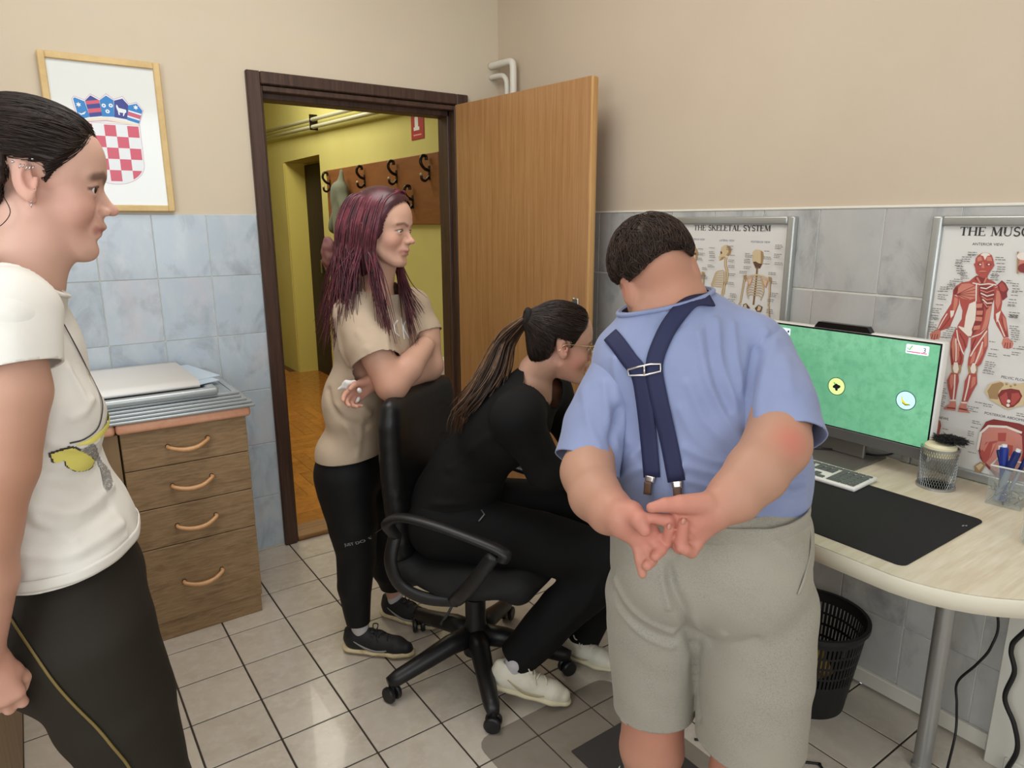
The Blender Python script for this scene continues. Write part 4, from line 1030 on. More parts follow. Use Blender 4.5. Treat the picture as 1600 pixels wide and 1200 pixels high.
def poster_frame(name, label, y0, y1, z0, z1):
    t = thing(name, label, 'poster', (-0.015, (y0+y1)/2, z0)); w = 0.026
    for nm, lo, hi in (('left_rail', (y0-w, z0), (y0, z1)), ('right_rail', (y1, z0), (y1+w, z1)), ('top_rail', (y1+w, z1-w), (y0-w, z1)), ('bottom_rail', (y1+w, z0), (y0-w, z0+w))):
        b = B(); b.box((-0.030, min(lo[0], hi[0]), lo[1]), (-0.0065, max(lo[0], hi[0]), hi[1]), 0.005, 3); b.build('rail', M_prof, t, auto=50)
    mesh_obj('sheet', [(-0.017, y0-w+0.002, z0+w-0.002), (-0.017, y1+w-0.002, z0+w-0.002), (-0.017, y1+w-0.002, z1-w+0.002), (-0.017, y0-w+0.002, z1-w+0.002)], [(0, 1, 2, 3)], M_print, t, smooth=False)
    return t
def captions(fl, spots, m, rs, w=0.0026):
    """short grey text lines too small to read: (a, z, length, rows)"""
    for a, z, ln, rows in spots:
        for r in range(rows):
            l2 = ln*rs.uniform(0.6, 1.0); a1 = a-l2; x = a
            while x > a1:
                q = min(rs.uniform(0.004, 0.010), x-a1+0.001); fl.line([(x, z-r*0.0055), (x-q, z-r*0.0055-0.0002)], w, m); x -= q+0.0016
PX_ = -0.0172
# --- skeleton chart
sk = poster_frame('skeleton_poster', 'silver framed skeletal system chart behind the man\'s head', -1.198, -1.711, 0.776, 1.475)
f = Flat('x', PX_)
qs = [(-1.2967, 1.4299), (-1.6206, 1.4263), (-1.2953, 1.4481), (-1.6202, 1.4449)]
serif_text(f, 'THE SKELETAL SYSTEM', qs[0][0], qs[1][0], (qs[0][1]+qs[1][1])/2, (qs[2][1]+qs[3][1]-qs[0][1]-qs[1][1])/2, M_ink)
f.build('title', sk)
for body, px, py in (('ANTERIOR VIEW', 250, 292), ('LATERAL VIEW', 648, 308), ('POSTERIOR VIEW', 1098, 328)):
    q = [(-1.3148, 1.3957), (-1.4468, 1.3940), (-1.5833, 1.3918)][[250, 648, 1098].index(px)]
    text('view_caption', body, (PX_-0.0002, q[0], q[1]-0.003), 0.0095, M_inkb, sk)
f = Flat('x', PX_)
def tr(pts, m): f.poly(pts, m)
# lateral figure
tr([(-1.4303, 1.3492), (-1.4217, 1.3554), (-1.4254, 1.3698), (-1.4360, 1.3778), (-1.4518, 1.3795), (-1.4650, 1.3722), (-1.4697, 1.3608), (-1.4671, 1.3479), (-1.4567, 1.3398), (-1.4456, 1.3394), (-1.4428, 1.3341), (-1.4306, 1.3258), (-1.4195, 1.3227), (-1.4150, 1.3382), (-1.4229, 1.3411), (-1.4192, 1.3462)], C_bone)
tr([(-1.4456, 1.3768), (-1.4618, 1.3734), (-1.4691, 1.3608), (-1.4664, 1.3479), (-1.4566, 1.3403), (-1.4483, 1.3447), (-1.4576, 1.3553), (-1.4553, 1.3681)], C_bshade)
tr([(-1.4217, 1.3554), (-1.4281, 1.3569), (-1.4313, 1.3492), (-1.4244, 1.3459)], C_bdark)
tr([(-1.4281, 1.3361), (-1.4430, 1.3393), (-1.4368, 1.3287), (-1.4217, 1.3233)], C_bshade)
for w_, mm in ((0.012, C_bshade), (0.006, C_bone)):
    f.line([(-1.4490, 1.3369), (-1.4475, 1.3239), (-1.4481, 1.3084), (-1.4558, 1.2931), (-1.4591, 1.2725), (-1.4558, 1.2539), (-1.4478, 1.2350), (-1.4430, 1.2135), (-1.4427, 1.1975)], w_, mm)
for k in range(8):
    u0, v0, u1, v1, um, vm = 640-k*2, 660+k*30, 470+abs(3.4-k)*9, 800+k*18, 540-k*6, 690+k*26
    q = [(-1.2207, 1.4738), (-1.5475, 1.4716), (-1.2395, 1.1973)]
    def cv(u, v): return (q[0][0]+(q[1][0]-q[0][0])*u/1000+(q[2][0]-q[0][0])*v/1000, q[0][1]+(q[1][1]-q[0][1])*u/1000+(q[2][1]-q[0][1])*v/1000)
    L_ = [cv(*p) for p in spline([(u0, v0), (um, vm), (u1, v1)], 6)]
    f.line(L_, 0.0045, C_bshade); f.line(L_, 0.0026, C_bone)
for uu in (640, 665): f.line([cv(uu, 660), cv(uu+4, 760), cv(uu-20, 960)], 0.0055, C_bone); f.line([cv(uu+6, 670), cv(uu+8, 760), cv(uu-12, 960)], 0.0015, C_bdark)
tr([cv(*p) for p in ((530, 1020), (575, 985), (618, 1020), (612, 1075), (560, 1100), (520, 1075))], C_bshade)
f.line([cv(565, 1080), cv(560, 1380), cv(575, 1640)], 0.010, C_bone); f.line([cv(572, 1650), cv(580, 2050)], 0.008, C_bone)
# posterior figure
def skel(cx, face):
    def p(*a): return [cv(cx+u, v) for u, v in a]
    tr(p((-70, 470), (-66, 410), (-35, 380), (15, 378), (60, 405), (70, 460), (55, 540), (28, 600), (-25, 608), (-58, 545)), C_bone)
    tr(p((30, 385), (60, 405), (70, 460), (55, 540), (28, 600), (35, 500)), C_bshade)
    if face:
        for s in (-1, 1): tr(p((s*14, 455), (s*44, 450), (s*46, 480), (s*18, 485)), C_bdark)
        tr(p((-8, 490), (8, 490), (12, 520), (-12, 520)), C_bdark); f.line(p((-28, 560), (28, 560)), 0.003, C_bdark)
    else: tr(p((-60, 530), (-30, 520), (10, 540), (52, 545), (28, 600), (-25, 608)), C_bdark)
    f.line(p((-8, 590), (-12, 700), (-25, 850), (-45, 1050)), 0.0075, C_bshade); f.line(p((-8, 590), (-12, 700), (-25, 850), (-45, 1050)), 0.0035, C_bdark)
    for k in range(9):
        for s in (-1, 1):
            hw = (58, 78, 92, 100, 106, 108, 104, 96, 84)[k]; v = 690+k*30
            L_ = [cv(cx-12-k*2.4+u, v_) for u, v_ in spline([(0, v), (s*hw*0.6, v-6), (s*hw, v+26), (s*hw*0.85, v+48)], 4)]
            f.line(L_, 0.0032, C_bshade); f.line(L_, 0.0016, C_bone)
    for s in (-1, 1):
        tr(p((s*55, 715), (s*130, 735), (s*105, 830), (s*75, 790)), C_lred); tr(p((s*62, 722), (s*118, 742), (s*100, 815), (s*80, 785)), C_bone)
        f.line(p((0, 680), (s*70, 690), (s*140, 715)), 0.005, C_bone)
        tr(p((s*130, 690), (s*170, 700), (s*172, 760), (s*140, 770)), C_bshade)
        f.line(p((s*155-4, 740), (s*165-18, 900), (s*172-34, 1040)), 0.0075, C_bshade, 0.006); f.line(p((s*152-4, 750), (s*163-18, 900), (s*170-34, 1030)), 0.003, C_bone)
        f.line(p((s*172-34, 1040), (s*190-48, 1190), (s*215-60, 1330)), 0.005, C_bone); f.line(p((s*182-34, 1040), (s*205-48, 1190), (s*222-60, 1330)), 0.003, C_bshade)
        tr(p((s*75-55, 1040), (s*120-50, 1060), (s*110-58, 1120), (s*60-58, 1130), (s*30-54, 1090)), C_bdark); tr(p((s*75-55, 1050), (s*108-52, 1068), (s*98-58, 1110), (s*62-58, 1118)), C_bone)
        f.line(p((s*85-60, 1130), (s*70-70, 1400), (s*55-80, 1640)), 0.010, C_bone); f.line(p((s*55-80, 1660), (s*50-92, 2060)), 0.008, C_bone)
skel(1070, False); skel(222, True)
rs = np.random.RandomState(8)
captions(f, [(*cv(u, v), 0.030, rs.randint(1, 4)) for u, v in [(300, 400), (300, 455), (290, 520), (360, 640), (355, 740), (350, 880), (350, 1010), (455, 380), (455, 430), (460, 480), (450, 540), (440, 600), (690, 350), (715, 460), (715, 520), (715, 590), (720, 690), (700, 800), (745, 940), (720, 1010), (930, 430), (920, 500), (915, 590), (1160, 390), (1160, 460), (1150, 540), (1215, 640), (1240, 745), (1240, 880), (1215, 960), (1205, 1080), (1290, 315), (1280, 420), (1290, 520), (870, 650)]], M_ink2, rs, 0.0022)
f.build('printed_figures', sk)
# --- muscle chart
mu = poster_frame('muscle_poster', 'silver framed muscular system chart with a red muscle figure beside the monitor', -2.121, -2.634, 0.776, 1.472)
f = Flat('x', PX_)
q = [(-2.1880, 1.4198), (-2.2498, 1.4213), (-2.2604, 1.4215), (-2.3302, 1.4235)]
qm = [(-2.1971, 1.4431), (-2.3219, 1.4436)]
serif_text(f, 'THE MUSCULAR SYSTEM', q[0][0], q[0][0]-0.372, (q[0][1]+q[3][1])/2, (qm[0][1]+qm[1][1]-q[0][1]-q[3][1])/2, M_ink)
f.build('title', mu)
c1 = [(-2.2577, 1.3994)][0]; c2 = [(-2.3342, 1.0656)][0]; c3 = [(-2.3099, 0.9634)][0]; c4 = [(-2.1702, 0.9259)][0]
text('view_caption', 'ANTERIOR VIEW', (PX_-0.0002, c1[0], c1[1]-0.002), 0.0095, M_ink, mu)
text('view_caption', 'PELVIC FLOOR', (PX_-0.0002, c2[0], c2[1]-0.002), 0.0095, M_ink, mu, align='LEFT')
text('view_caption', 'POSTERIOR ABDOMINAL WALL', (PX_-0.0002, c3[0], c3[1]-0.002), 0.0095, M_ink, mu, align='LEFT')
text('view_caption', 'AFTER VIEWS', (PX_-0.0002, c4[0], c4[1]-0.002), 0.0095, M_ink, mu, align='LEFT')
f = Flat('x', PX_)
# arms behind, then torso, head, legs; light bundles and tendons over them
tr([(-2.1928, 1.2661), (-2.2092, 1.2607), (-2.2115, 1.2438), (-2.2077, 1.2252), (-2.2031, 1.2040), (-2.1970, 1.1778), (-2.1738, 1.1656), (-2.1655, 1.1705), (-2.1728, 1.1983), (-2.1844, 1.2251), (-2.1918, 1.2420)], C_red)
tr([(-2.1977, 1.2608), (-2.2066, 1.2570), (-2.2076, 1.2412), (-2.2016, 1.2154), (-2.1973, 1.2080), (-2.1985, 1.2312)], C_lred)
tr([(-2.1921, 1.2236), (-2.2025, 1.2247), (-2.2012, 1.2107), (-2.1958, 1.2032)], C_ten)
tr([(-2.1655, 1.1705), (-2.1760, 1.1659), (-2.1763, 1.1553), (-2.1746, 1.1432), (-2.1670, 1.1422), (-2.1651, 1.1396), (-2.1529, 1.1403), (-2.1488, 1.1541), (-2.1556, 1.1621)], C_lred)
for s_ in ('',): 
    f.line([(-2.1565, 1.1551), (-2.1550, 1.1406)], 0.002, C_dred); f.line([(-2.1630, 1.1559), (-2.1617, 1.1403)], 0.002, C_dred); f.line([(-2.1695, 1.1568), (-2.1681, 1.1424)], 0.002, C_dred)
f.line([(-2.1857, 1.2149), (-2.1775, 1.1954), (-2.1688, 1.1709)], 0.0025, C_ten); f.line([(-2.1954, 1.2066), (-2.1869, 1.1894), (-2.1735, 1.1679)], 0.002, C_dred)
tr([(-2.2873, 1.2903), (-2.2963, 1.2953), (-2.3050, 1.2873), (-2.3104, 1.2552), (-2.3100, 1.2377), (-2.3243, 1.2174), (-2.3301, 1.1962), (-2.3366, 1.1707), (-2.3257, 1.1670), (-2.3182, 1.1793), (-2.3062, 1.1966), (-2.2969, 1.2144), (-2.2940, 1.2427)], C_red)
tr([(-2.2937, 1.2864), (-2.3028, 1.2828), (-2.3067, 1.2549), (-2.3025, 1.2370), (-2.2953, 1.2538)], C_lred)
tr([(-2.3002, 1.2258), (-2.3103, 1.2356), (-2.3080, 1.2112), (-2.3051, 1.2042)], C_ten)
tr([(-2.3158, 1.2241), (-2.3235, 1.2162), (-2.3294, 1.1950), (-2.3293, 1.1818), (-2.3213, 1.1984)], C_lred)
f.line([(-2.3056, 1.2142), (-2.3162, 1.1934), (-2.3280, 1.1707)], 0.0025, C_ten); f.line([(-2.3151, 1.2153), (-2.3228, 1.1942), (-2.3336, 1.1714)], 0.002, C_dred)
tr([(-2.3249, 1.1658), (-2.3359, 1.1684), (-2.3432, 1.1639), (-2.3499, 1.1561), (-2.3478, 1.1448), (-2.3408, 1.1404), (-2.3294, 1.1410), (-2.3235, 1.1524)], C_lred)
f.line([(-2.3320, 1.1558), (-2.3311, 1.1423)], 0.002, C_dred); f.line([(-2.3367, 1.1564), (-2.3373, 1.1410)], 0.002, C_dred); f.line([(-2.3423, 1.1572), (-2.3435, 1.1430)], 0.002, C_dred)
tr([(-2.2928, 1.2993), (-2.3016, 1.3118), (-2.3110, 1.3049), (-2.3196, 1.2905), (-2.3171, 1.2817), (-2.3196, 1.2712), (-2.3106, 1.2607), (-2.3065, 1.2701)], C_dred); tr([(-2.2966, 1.2996), (-2.3022, 1.3075), (-2.3098, 1.3005), (-2.3159, 1.2903), (-2.3094, 1.2833), (-2.3022, 1.2870)], C_red)
tr([(-2.2393, 1.3177), (-2.2279, 1.3048), (-2.2101, 1.3002), (-2.1980, 1.2904), (-2.1922, 1.2786), (-2.1931, 1.2639), (-2.2011, 1.2668), (-2.2094, 1.2595), (-2.2148, 1.2419), (-2.2221, 1.2266), (-2.2230, 1.2039), (-2.2159, 1.1870), (-2.2154, 1.1754), (-2.2346, 1.1640), (-2.2478, 1.1578), (-2.2569, 1.1590), (-2.2746, 1.1692), (-2.2875, 1.1911), (-2.2883, 1.2134), (-2.2872, 1.2421), (-2.2912, 1.2622), (-2.2917, 1.2797), (-2.2889, 1.2926), (-2.2960, 1.2974), (-2.2849, 1.3075), (-2.2695, 1.3141), (-2.2675, 1.3216)], C_red)
tr([(-2.2106, 1.2969), (-2.2287, 1.2993), (-2.2456, 1.2938), (-2.2508, 1.2631), (-2.2345, 1.2561), (-2.2157, 1.2590), (-2.2042, 1.2670), (-2.2040, 1.2840)], C_lred)
for a_ in range(5):
    L_ = [(-2.2030, 1.2681), (-2.2453, 1.2960), (-2.2458, 1.2849), (-2.2471, 1.2750), (-2.2475, 1.2650), (-2.2344, 1.2572)]
    f.line([L_[0], L_[1+a_]], 0.0016, C_dred)
tr([(-2.1940, 1.2810), (-2.2011, 1.2906), (-2.2046, 1.2795), (-2.2009, 1.2679), (-2.1941, 1.2674)], C_dred)
tr([(-2.2532, 1.2965), (-2.2845, 1.2966), (-2.2913, 1.2753), (-2.2889, 1.2510), (-2.2775, 1.2345), (-2.2634, 1.2509), (-2.2545, 1.2723)], C_dred)
for k_ in range(6):
    a_ = [(-2.2560, 1.2901), (-2.2842, 1.2987), (-2.2569, 1.2836), (-2.2879, 1.2860), (-2.2590, 1.2760), (-2.2894, 1.2752), (-2.2620, 1.2685), (-2.2890, 1.2642), (-2.2650, 1.2610), (-2.2886, 1.2532), (-2.2690, 1.2536), (-2.2861, 1.2431)]
    f.line([a_[2*k_], ((a_[2*k_][0]+a_[2*k_+1][0])/2, (a_[2*k_][1]+a_[2*k_+1][1])/2-0.006), a_[2*k_+1]], 0.0030, C_ten if k_ % 2 == 0 else C_lred)
tr([(-2.2359, 1.2461), (-2.2508, 1.2553), (-2.2561, 1.2166), (-2.2554, 1.1849), (-2.2514, 1.1617), (-2.2443, 1.1607), (-2.2175, 1.1826), (-2.2193, 1.1851), (-2.2322, 1.1821), (-2.2320, 1.2140)], C_ten)
tr([(-2.2535, 1.2500), (-2.2669, 1.2545), (-2.2733, 1.2296), (-2.2734, 1.2073), (-2.2679, 1.1887), (-2.2551, 1.1644), (-2.2510, 1.1798), (-2.2556, 1.2053), (-2.2546, 1.2277)], C_dred)
for k_ in range(4):
    a_ = [(-2.2529, 1.2477), (-2.2665, 1.2500), (-2.2563, 1.2301), (-2.2704, 1.2315), (-2.2564, 1.2144), (-2.2713, 1.2149), (-2.2547, 1.1894), (-2.2693, 1.1934)]
    p0, p1 = a_[2*k_], a_[2*k_+1]; tr([p0, (p0[0], p0[1]-0.011), (p1[0], p1[1]-0.011), p1], C_lred)
tr([(-2.2778, 1.2323), (-2.2892, 1.2489), (-2.2883, 1.2134), (-2.2855, 1.1908), (-2.2734, 1.1781), (-2.2773, 1.2077)], C_lred); f.line([(-2.2537, 1.1597), (-2.2725, 1.1701), (-2.2876, 1.1900)], 0.003, C_ten)
f.line([(-2.2457, 1.3004), (-2.2510, 1.2542)], 0.003, C_ten)
tr([(-2.2420, 1.3201), (-2.2675, 1.3216), (-2.2696, 1.3130), (-2.2607, 1.2993), (-2.2547, 1.2999), (-2.2392, 1.3111)], C_dred); f.line([(-2.2446, 1.3158), (-2.2545, 1.3010)], 0.004, C_lred); f.line([(-2.2671, 1.3172), (-2.2632, 1.3027)], 0.004, C_lred); f.line([(-2.2366, 1.3009), (-2.2550, 1.2978), (-2.2742, 1.3013), (-2.2919, 1.2993)], 0.003, C_ten)
tr([(-2.2324, 1.3492), (-2.2359, 1.3527), (-2.2350, 1.3636), (-2.2398, 1.3725), (-2.2498, 1.3789), (-2.2614, 1.3793), (-2.2709, 1.3736), (-2.2765, 1.3610), (-2.2785, 1.3535), (-2.2802, 1.3482), (-2.2773, 1.3416), (-2.2721, 1.3305), (-2.2678, 1.3194), (-2.2606, 1.3146), (-2.2502, 1.3184), (-2.2411, 1.3266), (-2.2373, 1.3396)], C_red)
tr([(-2.2447, 1.3727), (-2.2498, 1.3785), (-2.2615, 1.3789), (-2.2681, 1.3735), (-2.2606, 1.3711), (-2.2573, 1.3602), (-2.2519, 1.3708)], C_ten)
for c_ in [(-2.2479, 1.3493), (-2.2674, 1.3502)]: f.disc(c_, 0.006, 0.0035, C_dred, 14); f.disc(c_, 0.0025, 0.002, C_ten, 10)
tr([(-2.2514, 1.3556), (-2.2549, 1.3557), (-2.2590, 1.3407), (-2.2521, 1.3404)], C_lred); f.line([(-2.2485, 1.3303), (-2.2562, 1.3323), (-2.2642, 1.3312)], 0.0035, C_lred); f.line([(-2.2491, 1.3293), (-2.2643, 1.3301)], 0.0012, C_dred)
tr([(-2.2387, 1.3659), (-2.2470, 1.3706), (-2.2514, 1.3599), (-2.2410, 1.3562)], C_lred); tr([(-2.2608, 1.3700), (-2.2706, 1.3693), (-2.2740, 1.3587), (-2.2613, 1.3592)], C_lred)
# legs
tr([(-2.2128, 1.1786), (-2.2227, 1.1752), (-2.2468, 1.1576), (-2.2458, 1.1345), (-2.2409, 1.1176), (-2.2422, 1.0922), (-2.2399, 1.0778), (-2.2148, 1.0759), (-2.2077, 1.1055), (-2.2044, 1.1379), (-2.2077, 1.1617)], C_red)
tr([(-2.2522, 1.1560), (-2.2744, 1.1703), (-2.2873, 1.1922), (-2.2943, 1.1415), (-2.2899, 1.1159), (-2.2851, 1.0923), (-2.2748, 1.0791), (-2.2542, 1.0802), (-2.2534, 1.1010), (-2.2557, 1.1221)], C_red)
for P_ in ([(-2.2080, 1.1431), (-2.2114, 1.1575), (-2.2167, 1.1420), (-2.2179, 1.1165), (-2.2195, 1.0885), (-2.2112, 1.1060)], [(-2.2176, 1.1351), (-2.2252, 1.1408), (-2.2303, 1.1183), (-2.2293, 1.0948), (-2.2247, 1.0893)], [(-2.2800, 1.1733), (-2.2875, 1.1765), (-2.2921, 1.1434), (-2.2871, 1.1359)], [(-2.2767, 1.1389), (-2.2840, 1.1445), (-2.2854, 1.1198), (-2.2753, 1.0907), (-2.2718, 1.1016)], [(-2.2617, 1.1161), (-2.2687, 1.1241), (-2.2684, 1.0965), (-2.2593, 1.0880)]): tr(P_, C_lred)
for P_ in ([(-2.2155, 1.1743), (-2.2219, 1.1497), (-2.2365, 1.1192), (-2.2418, 1.1108)], [(-2.2869, 1.1809), (-2.2763, 1.1570), (-2.2641, 1.1280), (-2.2576, 1.1086)], [(-2.2165, 1.1512), (-2.2211, 1.1216), (-2.2247, 1.0893)], [(-2.2811, 1.1509), (-2.2786, 1.1256), (-2.2713, 1.0900)]): f.line(P_, 0.0030, C_ten)
for P_ in ([(-2.2239, 1.1661), (-2.2369, 1.1471), (-2.2434, 1.1295)], [(-2.2641, 1.1577), (-2.2600, 1.1434), (-2.2584, 1.1248)], [(-2.2303, 1.1183), (-2.2369, 1.1007), (-2.2352, 1.0817)], [(-2.2084, 1.1244), (-2.2141, 1.0971), (-2.2176, 1.0787)]): f.line(P_, 0.0030, C_dred)
tr([(-2.2145, 1.0782), (-2.2393, 1.0824), (-2.2401, 1.0614), (-2.2346, 1.0545), (-2.2196, 1.0554)], C_bshade); tr([(-2.2209, 1.0864), (-2.2292, 1.0877), (-2.2347, 1.0698), (-2.2321, 1.0576), (-2.2246, 1.0586), (-2.2199, 1.0697)], C_ten)
tr([(-2.2539, 1.0825), (-2.2779, 1.0865), (-2.2794, 1.0683), (-2.2773, 1.0610), (-2.2613, 1.0581)], C_bshade); tr([(-2.2650, 1.0913), (-2.2710, 1.0923), (-2.2764, 1.0747), (-2.2730, 1.0625), (-2.2654, 1.0658), (-2.2619, 1.0768)], C_ten)
tr([(-2.2172, 1.0573), (-2.2352, 1.0581), (-2.2390, 1.0376), (-2.2381, 1.0208), (-2.2379, 0.9825), (-2.2264, 0.9800), (-2.2141, 1.0161), (-2.2099, 1.0345)], C_red); tr([(-2.2171, 1.0502), (-2.2231, 1.0536), (-2.2275, 1.0283), (-2.2234, 1.0107), (-2.2164, 1.0309)], C_lred); f.line([(-2.2272, 1.0544), (-2.2308, 1.0194), (-2.2324, 0.9837)], 0.0035, C_ten)
tr([(-2.2597, 1.0625), (-2.2787, 1.0659), (-2.2834, 1.0389), (-2.2769, 1.0190), (-2.2672, 0.9840), (-2.2529, 0.9809), (-2.2541, 1.0192), (-2.2533, 1.0402)], C_red); tr([(-2.2700, 1.0550), (-2.2779, 1.0565), (-2.2794, 1.0381), (-2.2703, 1.0223), (-2.2698, 1.0410)], C_lred); f.line([(-2.2633, 1.0585), (-2.2626, 1.0255), (-2.2595, 0.9871)], 0.0035, C_ten)
tr([(-2.2250, 0.9822), (-2.2376, 0.9848), (-2.2418, 0.9689), (-2.2416, 0.9544), (-2.2137, 0.9530), (-2.2115, 0.9562), (-2.2245, 0.9700)], C_lred); tr([(-2.2536, 0.9834), (-2.2669, 0.9863), (-2.2670, 0.9697), (-2.2781, 0.9567), (-2.2481, 0.9535), (-2.2483, 0.9679)], C_lred)
f.line([(-2.2241, 0.9808), (-2.2388, 0.9839)], 0.004, C_ten); f.line([(-2.2529, 0.9809), (-2.2673, 0.9828)], 0.004, C_ten); f.line([(-2.2194, 0.9591), (-2.2407, 0.9614)], 0.004, C_dred); f.line([(-2.2500, 0.9635), (-2.2700, 0.9632)], 0.004, C_dred)
# pelvis, abdominal wall, forearm, cut-in box at the upper right
tr([(-2.3040, 1.0209), (-2.3099, 1.0428), (-2.3335, 1.0564), (-2.3477, 1.0512), (-2.3609, 1.0525), (-2.3753, 1.0564), (-2.4032, 1.0672), (-2.4180, 1.0525), (-2.4168, 1.0237), (-2.3941, 1.0033), (-2.3766, 0.9950), (-2.3609, 0.9847), (-2.3384, 0.9935), (-2.3174, 1.0028)], C_bone)
tr([(-2.3095, 1.0243), (-2.3176, 1.0443), (-2.3359, 1.0534), (-2.3460, 1.0497), (-2.3353, 1.0295), (-2.3366, 1.0068), (-2.3171, 1.0051)], C_bshade)
tr([(-2.3341, 1.0178), (-2.3407, 1.0328), (-2.3606, 1.0412), (-2.3795, 1.0405), (-2.3880, 1.0266), (-2.3838, 1.0101), (-2.3729, 0.9942), (-2.3603, 0.9891), (-2.3460, 0.9951)], C_dred); tr([(-2.3394, 1.0143), (-2.3525, 1.0306), (-2.3591, 1.0116), (-2.3560, 0.9927), (-2.3475, 0.9977)], C_red); tr([(-2.3643, 1.0285), (-2.3786, 1.0336), (-2.3847, 1.0237), (-2.3738, 1.0011), (-2.3668, 0.9973)], C_red)
for c_ in [(-2.3606, 1.0074), (-2.3608, 0.9965)]: f.disc(c_, 0.004, 0.0045, C_ten, 12)
for c_ in [(-2.3598, 1.0467), (-2.3497, 1.0504), (-2.3685, 1.0518)]: f.disc(c_, 0.007, 0.006, C_bone, 10); f.disc(c_, 0.003, 0.003, C_bshade, 8)
tr([(-2.3090, 0.8664), (-2.3076, 0.9138), (-2.3178, 0.9423), (-2.3342, 0.9532), (-2.3916, 0.9554), (-2.4259, 0.9480), (-2.4485, 0.9045), (-2.4495, 0.8482), (-2.4314, 0.8081), (-2.3659, 0.7968), (-2.3343, 0.8231), (-2.3177, 0.8400)], C_dred)
tr([(-2.3139, 0.8677), (-2.3138, 0.9059), (-2.3233, 0.9319), (-2.3383, 0.9379), (-2.3850, 0.9355), (-2.4018, 0.9238), (-2.4096, 0.8824), (-2.4077, 0.8426), (-2.3837, 0.8095), (-2.3532, 0.8168), (-2.3285, 0.8358)], flat('flesh pink', (196, 128, 116), 0.4))
f.line([(-2.3086, 0.8615), (-2.3102, 0.9097), (-2.3252, 0.9323), (-2.3653, 0.9398), (-2.4005, 0.9326)], 0.006, C_ten)
for P_, m_ in (([(-2.3254, 0.9018), (-2.3386, 0.9216), (-2.3481, 0.9100), (-2.3418, 0.8989)], C_lred), ([(-2.3691, 0.9131), (-2.3796, 0.9204), (-2.3888, 0.9090), (-2.3831, 0.8959)], C_lred), ([(-2.3488, 0.9195), (-2.3675, 0.9242), (-2.3688, 0.9014), (-2.3519, 0.8969)], C_red), ([(-2.3254, 0.8875), (-2.3516, 0.8992), (-2.3424, 0.8518), (-2.3297, 0.8266), (-2.3158, 0.8539)], C_red), ([(-2.3679, 0.8942), (-2.3871, 0.8947), (-2.3875, 0.8646), (-2.3733, 0.8699)], C_red), ([(-2.3159, 0.8683), (-2.3328, 0.8919), (-2.3250, 0.8612)], C_lred), ([(-2.3414, 0.8871), (-2.3503, 0.8941), (-2.3411, 0.8609), (-2.3385, 0.8364)], C_lred), ([(-2.3545, 0.8859), (-2.3645, 0.8909), (-2.3658, 0.8678), (-2.3579, 0.8680)], C_ten)): tr(P_, m_)
tr([(-2.3067, 0.8150), (-2.3190, 0.8307), (-2.3333, 0.8301), (-2.3281, 0.8092), (-2.3215, 0.7975), (-2.3214, 0.7829), (-2.3148, 0.7857)], C_bshade); tr([(-2.3107, 0.8161), (-2.3214, 0.8278), (-2.3281, 0.8237), (-2.3202, 0.8068)], C_bone)
tr([(-2.1975, 0.9210), (-2.2083, 0.9186), (-2.2123, 0.9048), (-2.2105, 0.8845), (-2.2030, 0.8475), (-2.1944, 0.8440), (-2.1938, 0.8752), (-2.1978, 0.8962)], C_red); tr([(-2.1982, 0.9187), (-2.2064, 0.9157), (-2.2071, 0.8936), (-2.2011, 0.8971)], C_bshade); f.line([(-2.2048, 0.9029), (-2.2036, 0.8777), (-2.2005, 0.8494)], 0.003, C_lred)
tr([(-2.3258, 1.3840), (-2.3293, 1.3851), (-2.3363, 1.3299), (-2.3325, 1.3308)], C_bshade); tr([(-2.3310, 1.3800), (-2.3742, 1.3896), (-2.3842, 1.3327), (-2.3375, 1.3342)], C_lred); f.disc([(-2.3409, 1.3741)][0], 0.014, 0.010, C_ten, 16); f.disc([(-2.3477, 1.3452)][0], 0.015, 0.012, C_dred, 16)
rs = np.random.RandomState(4)
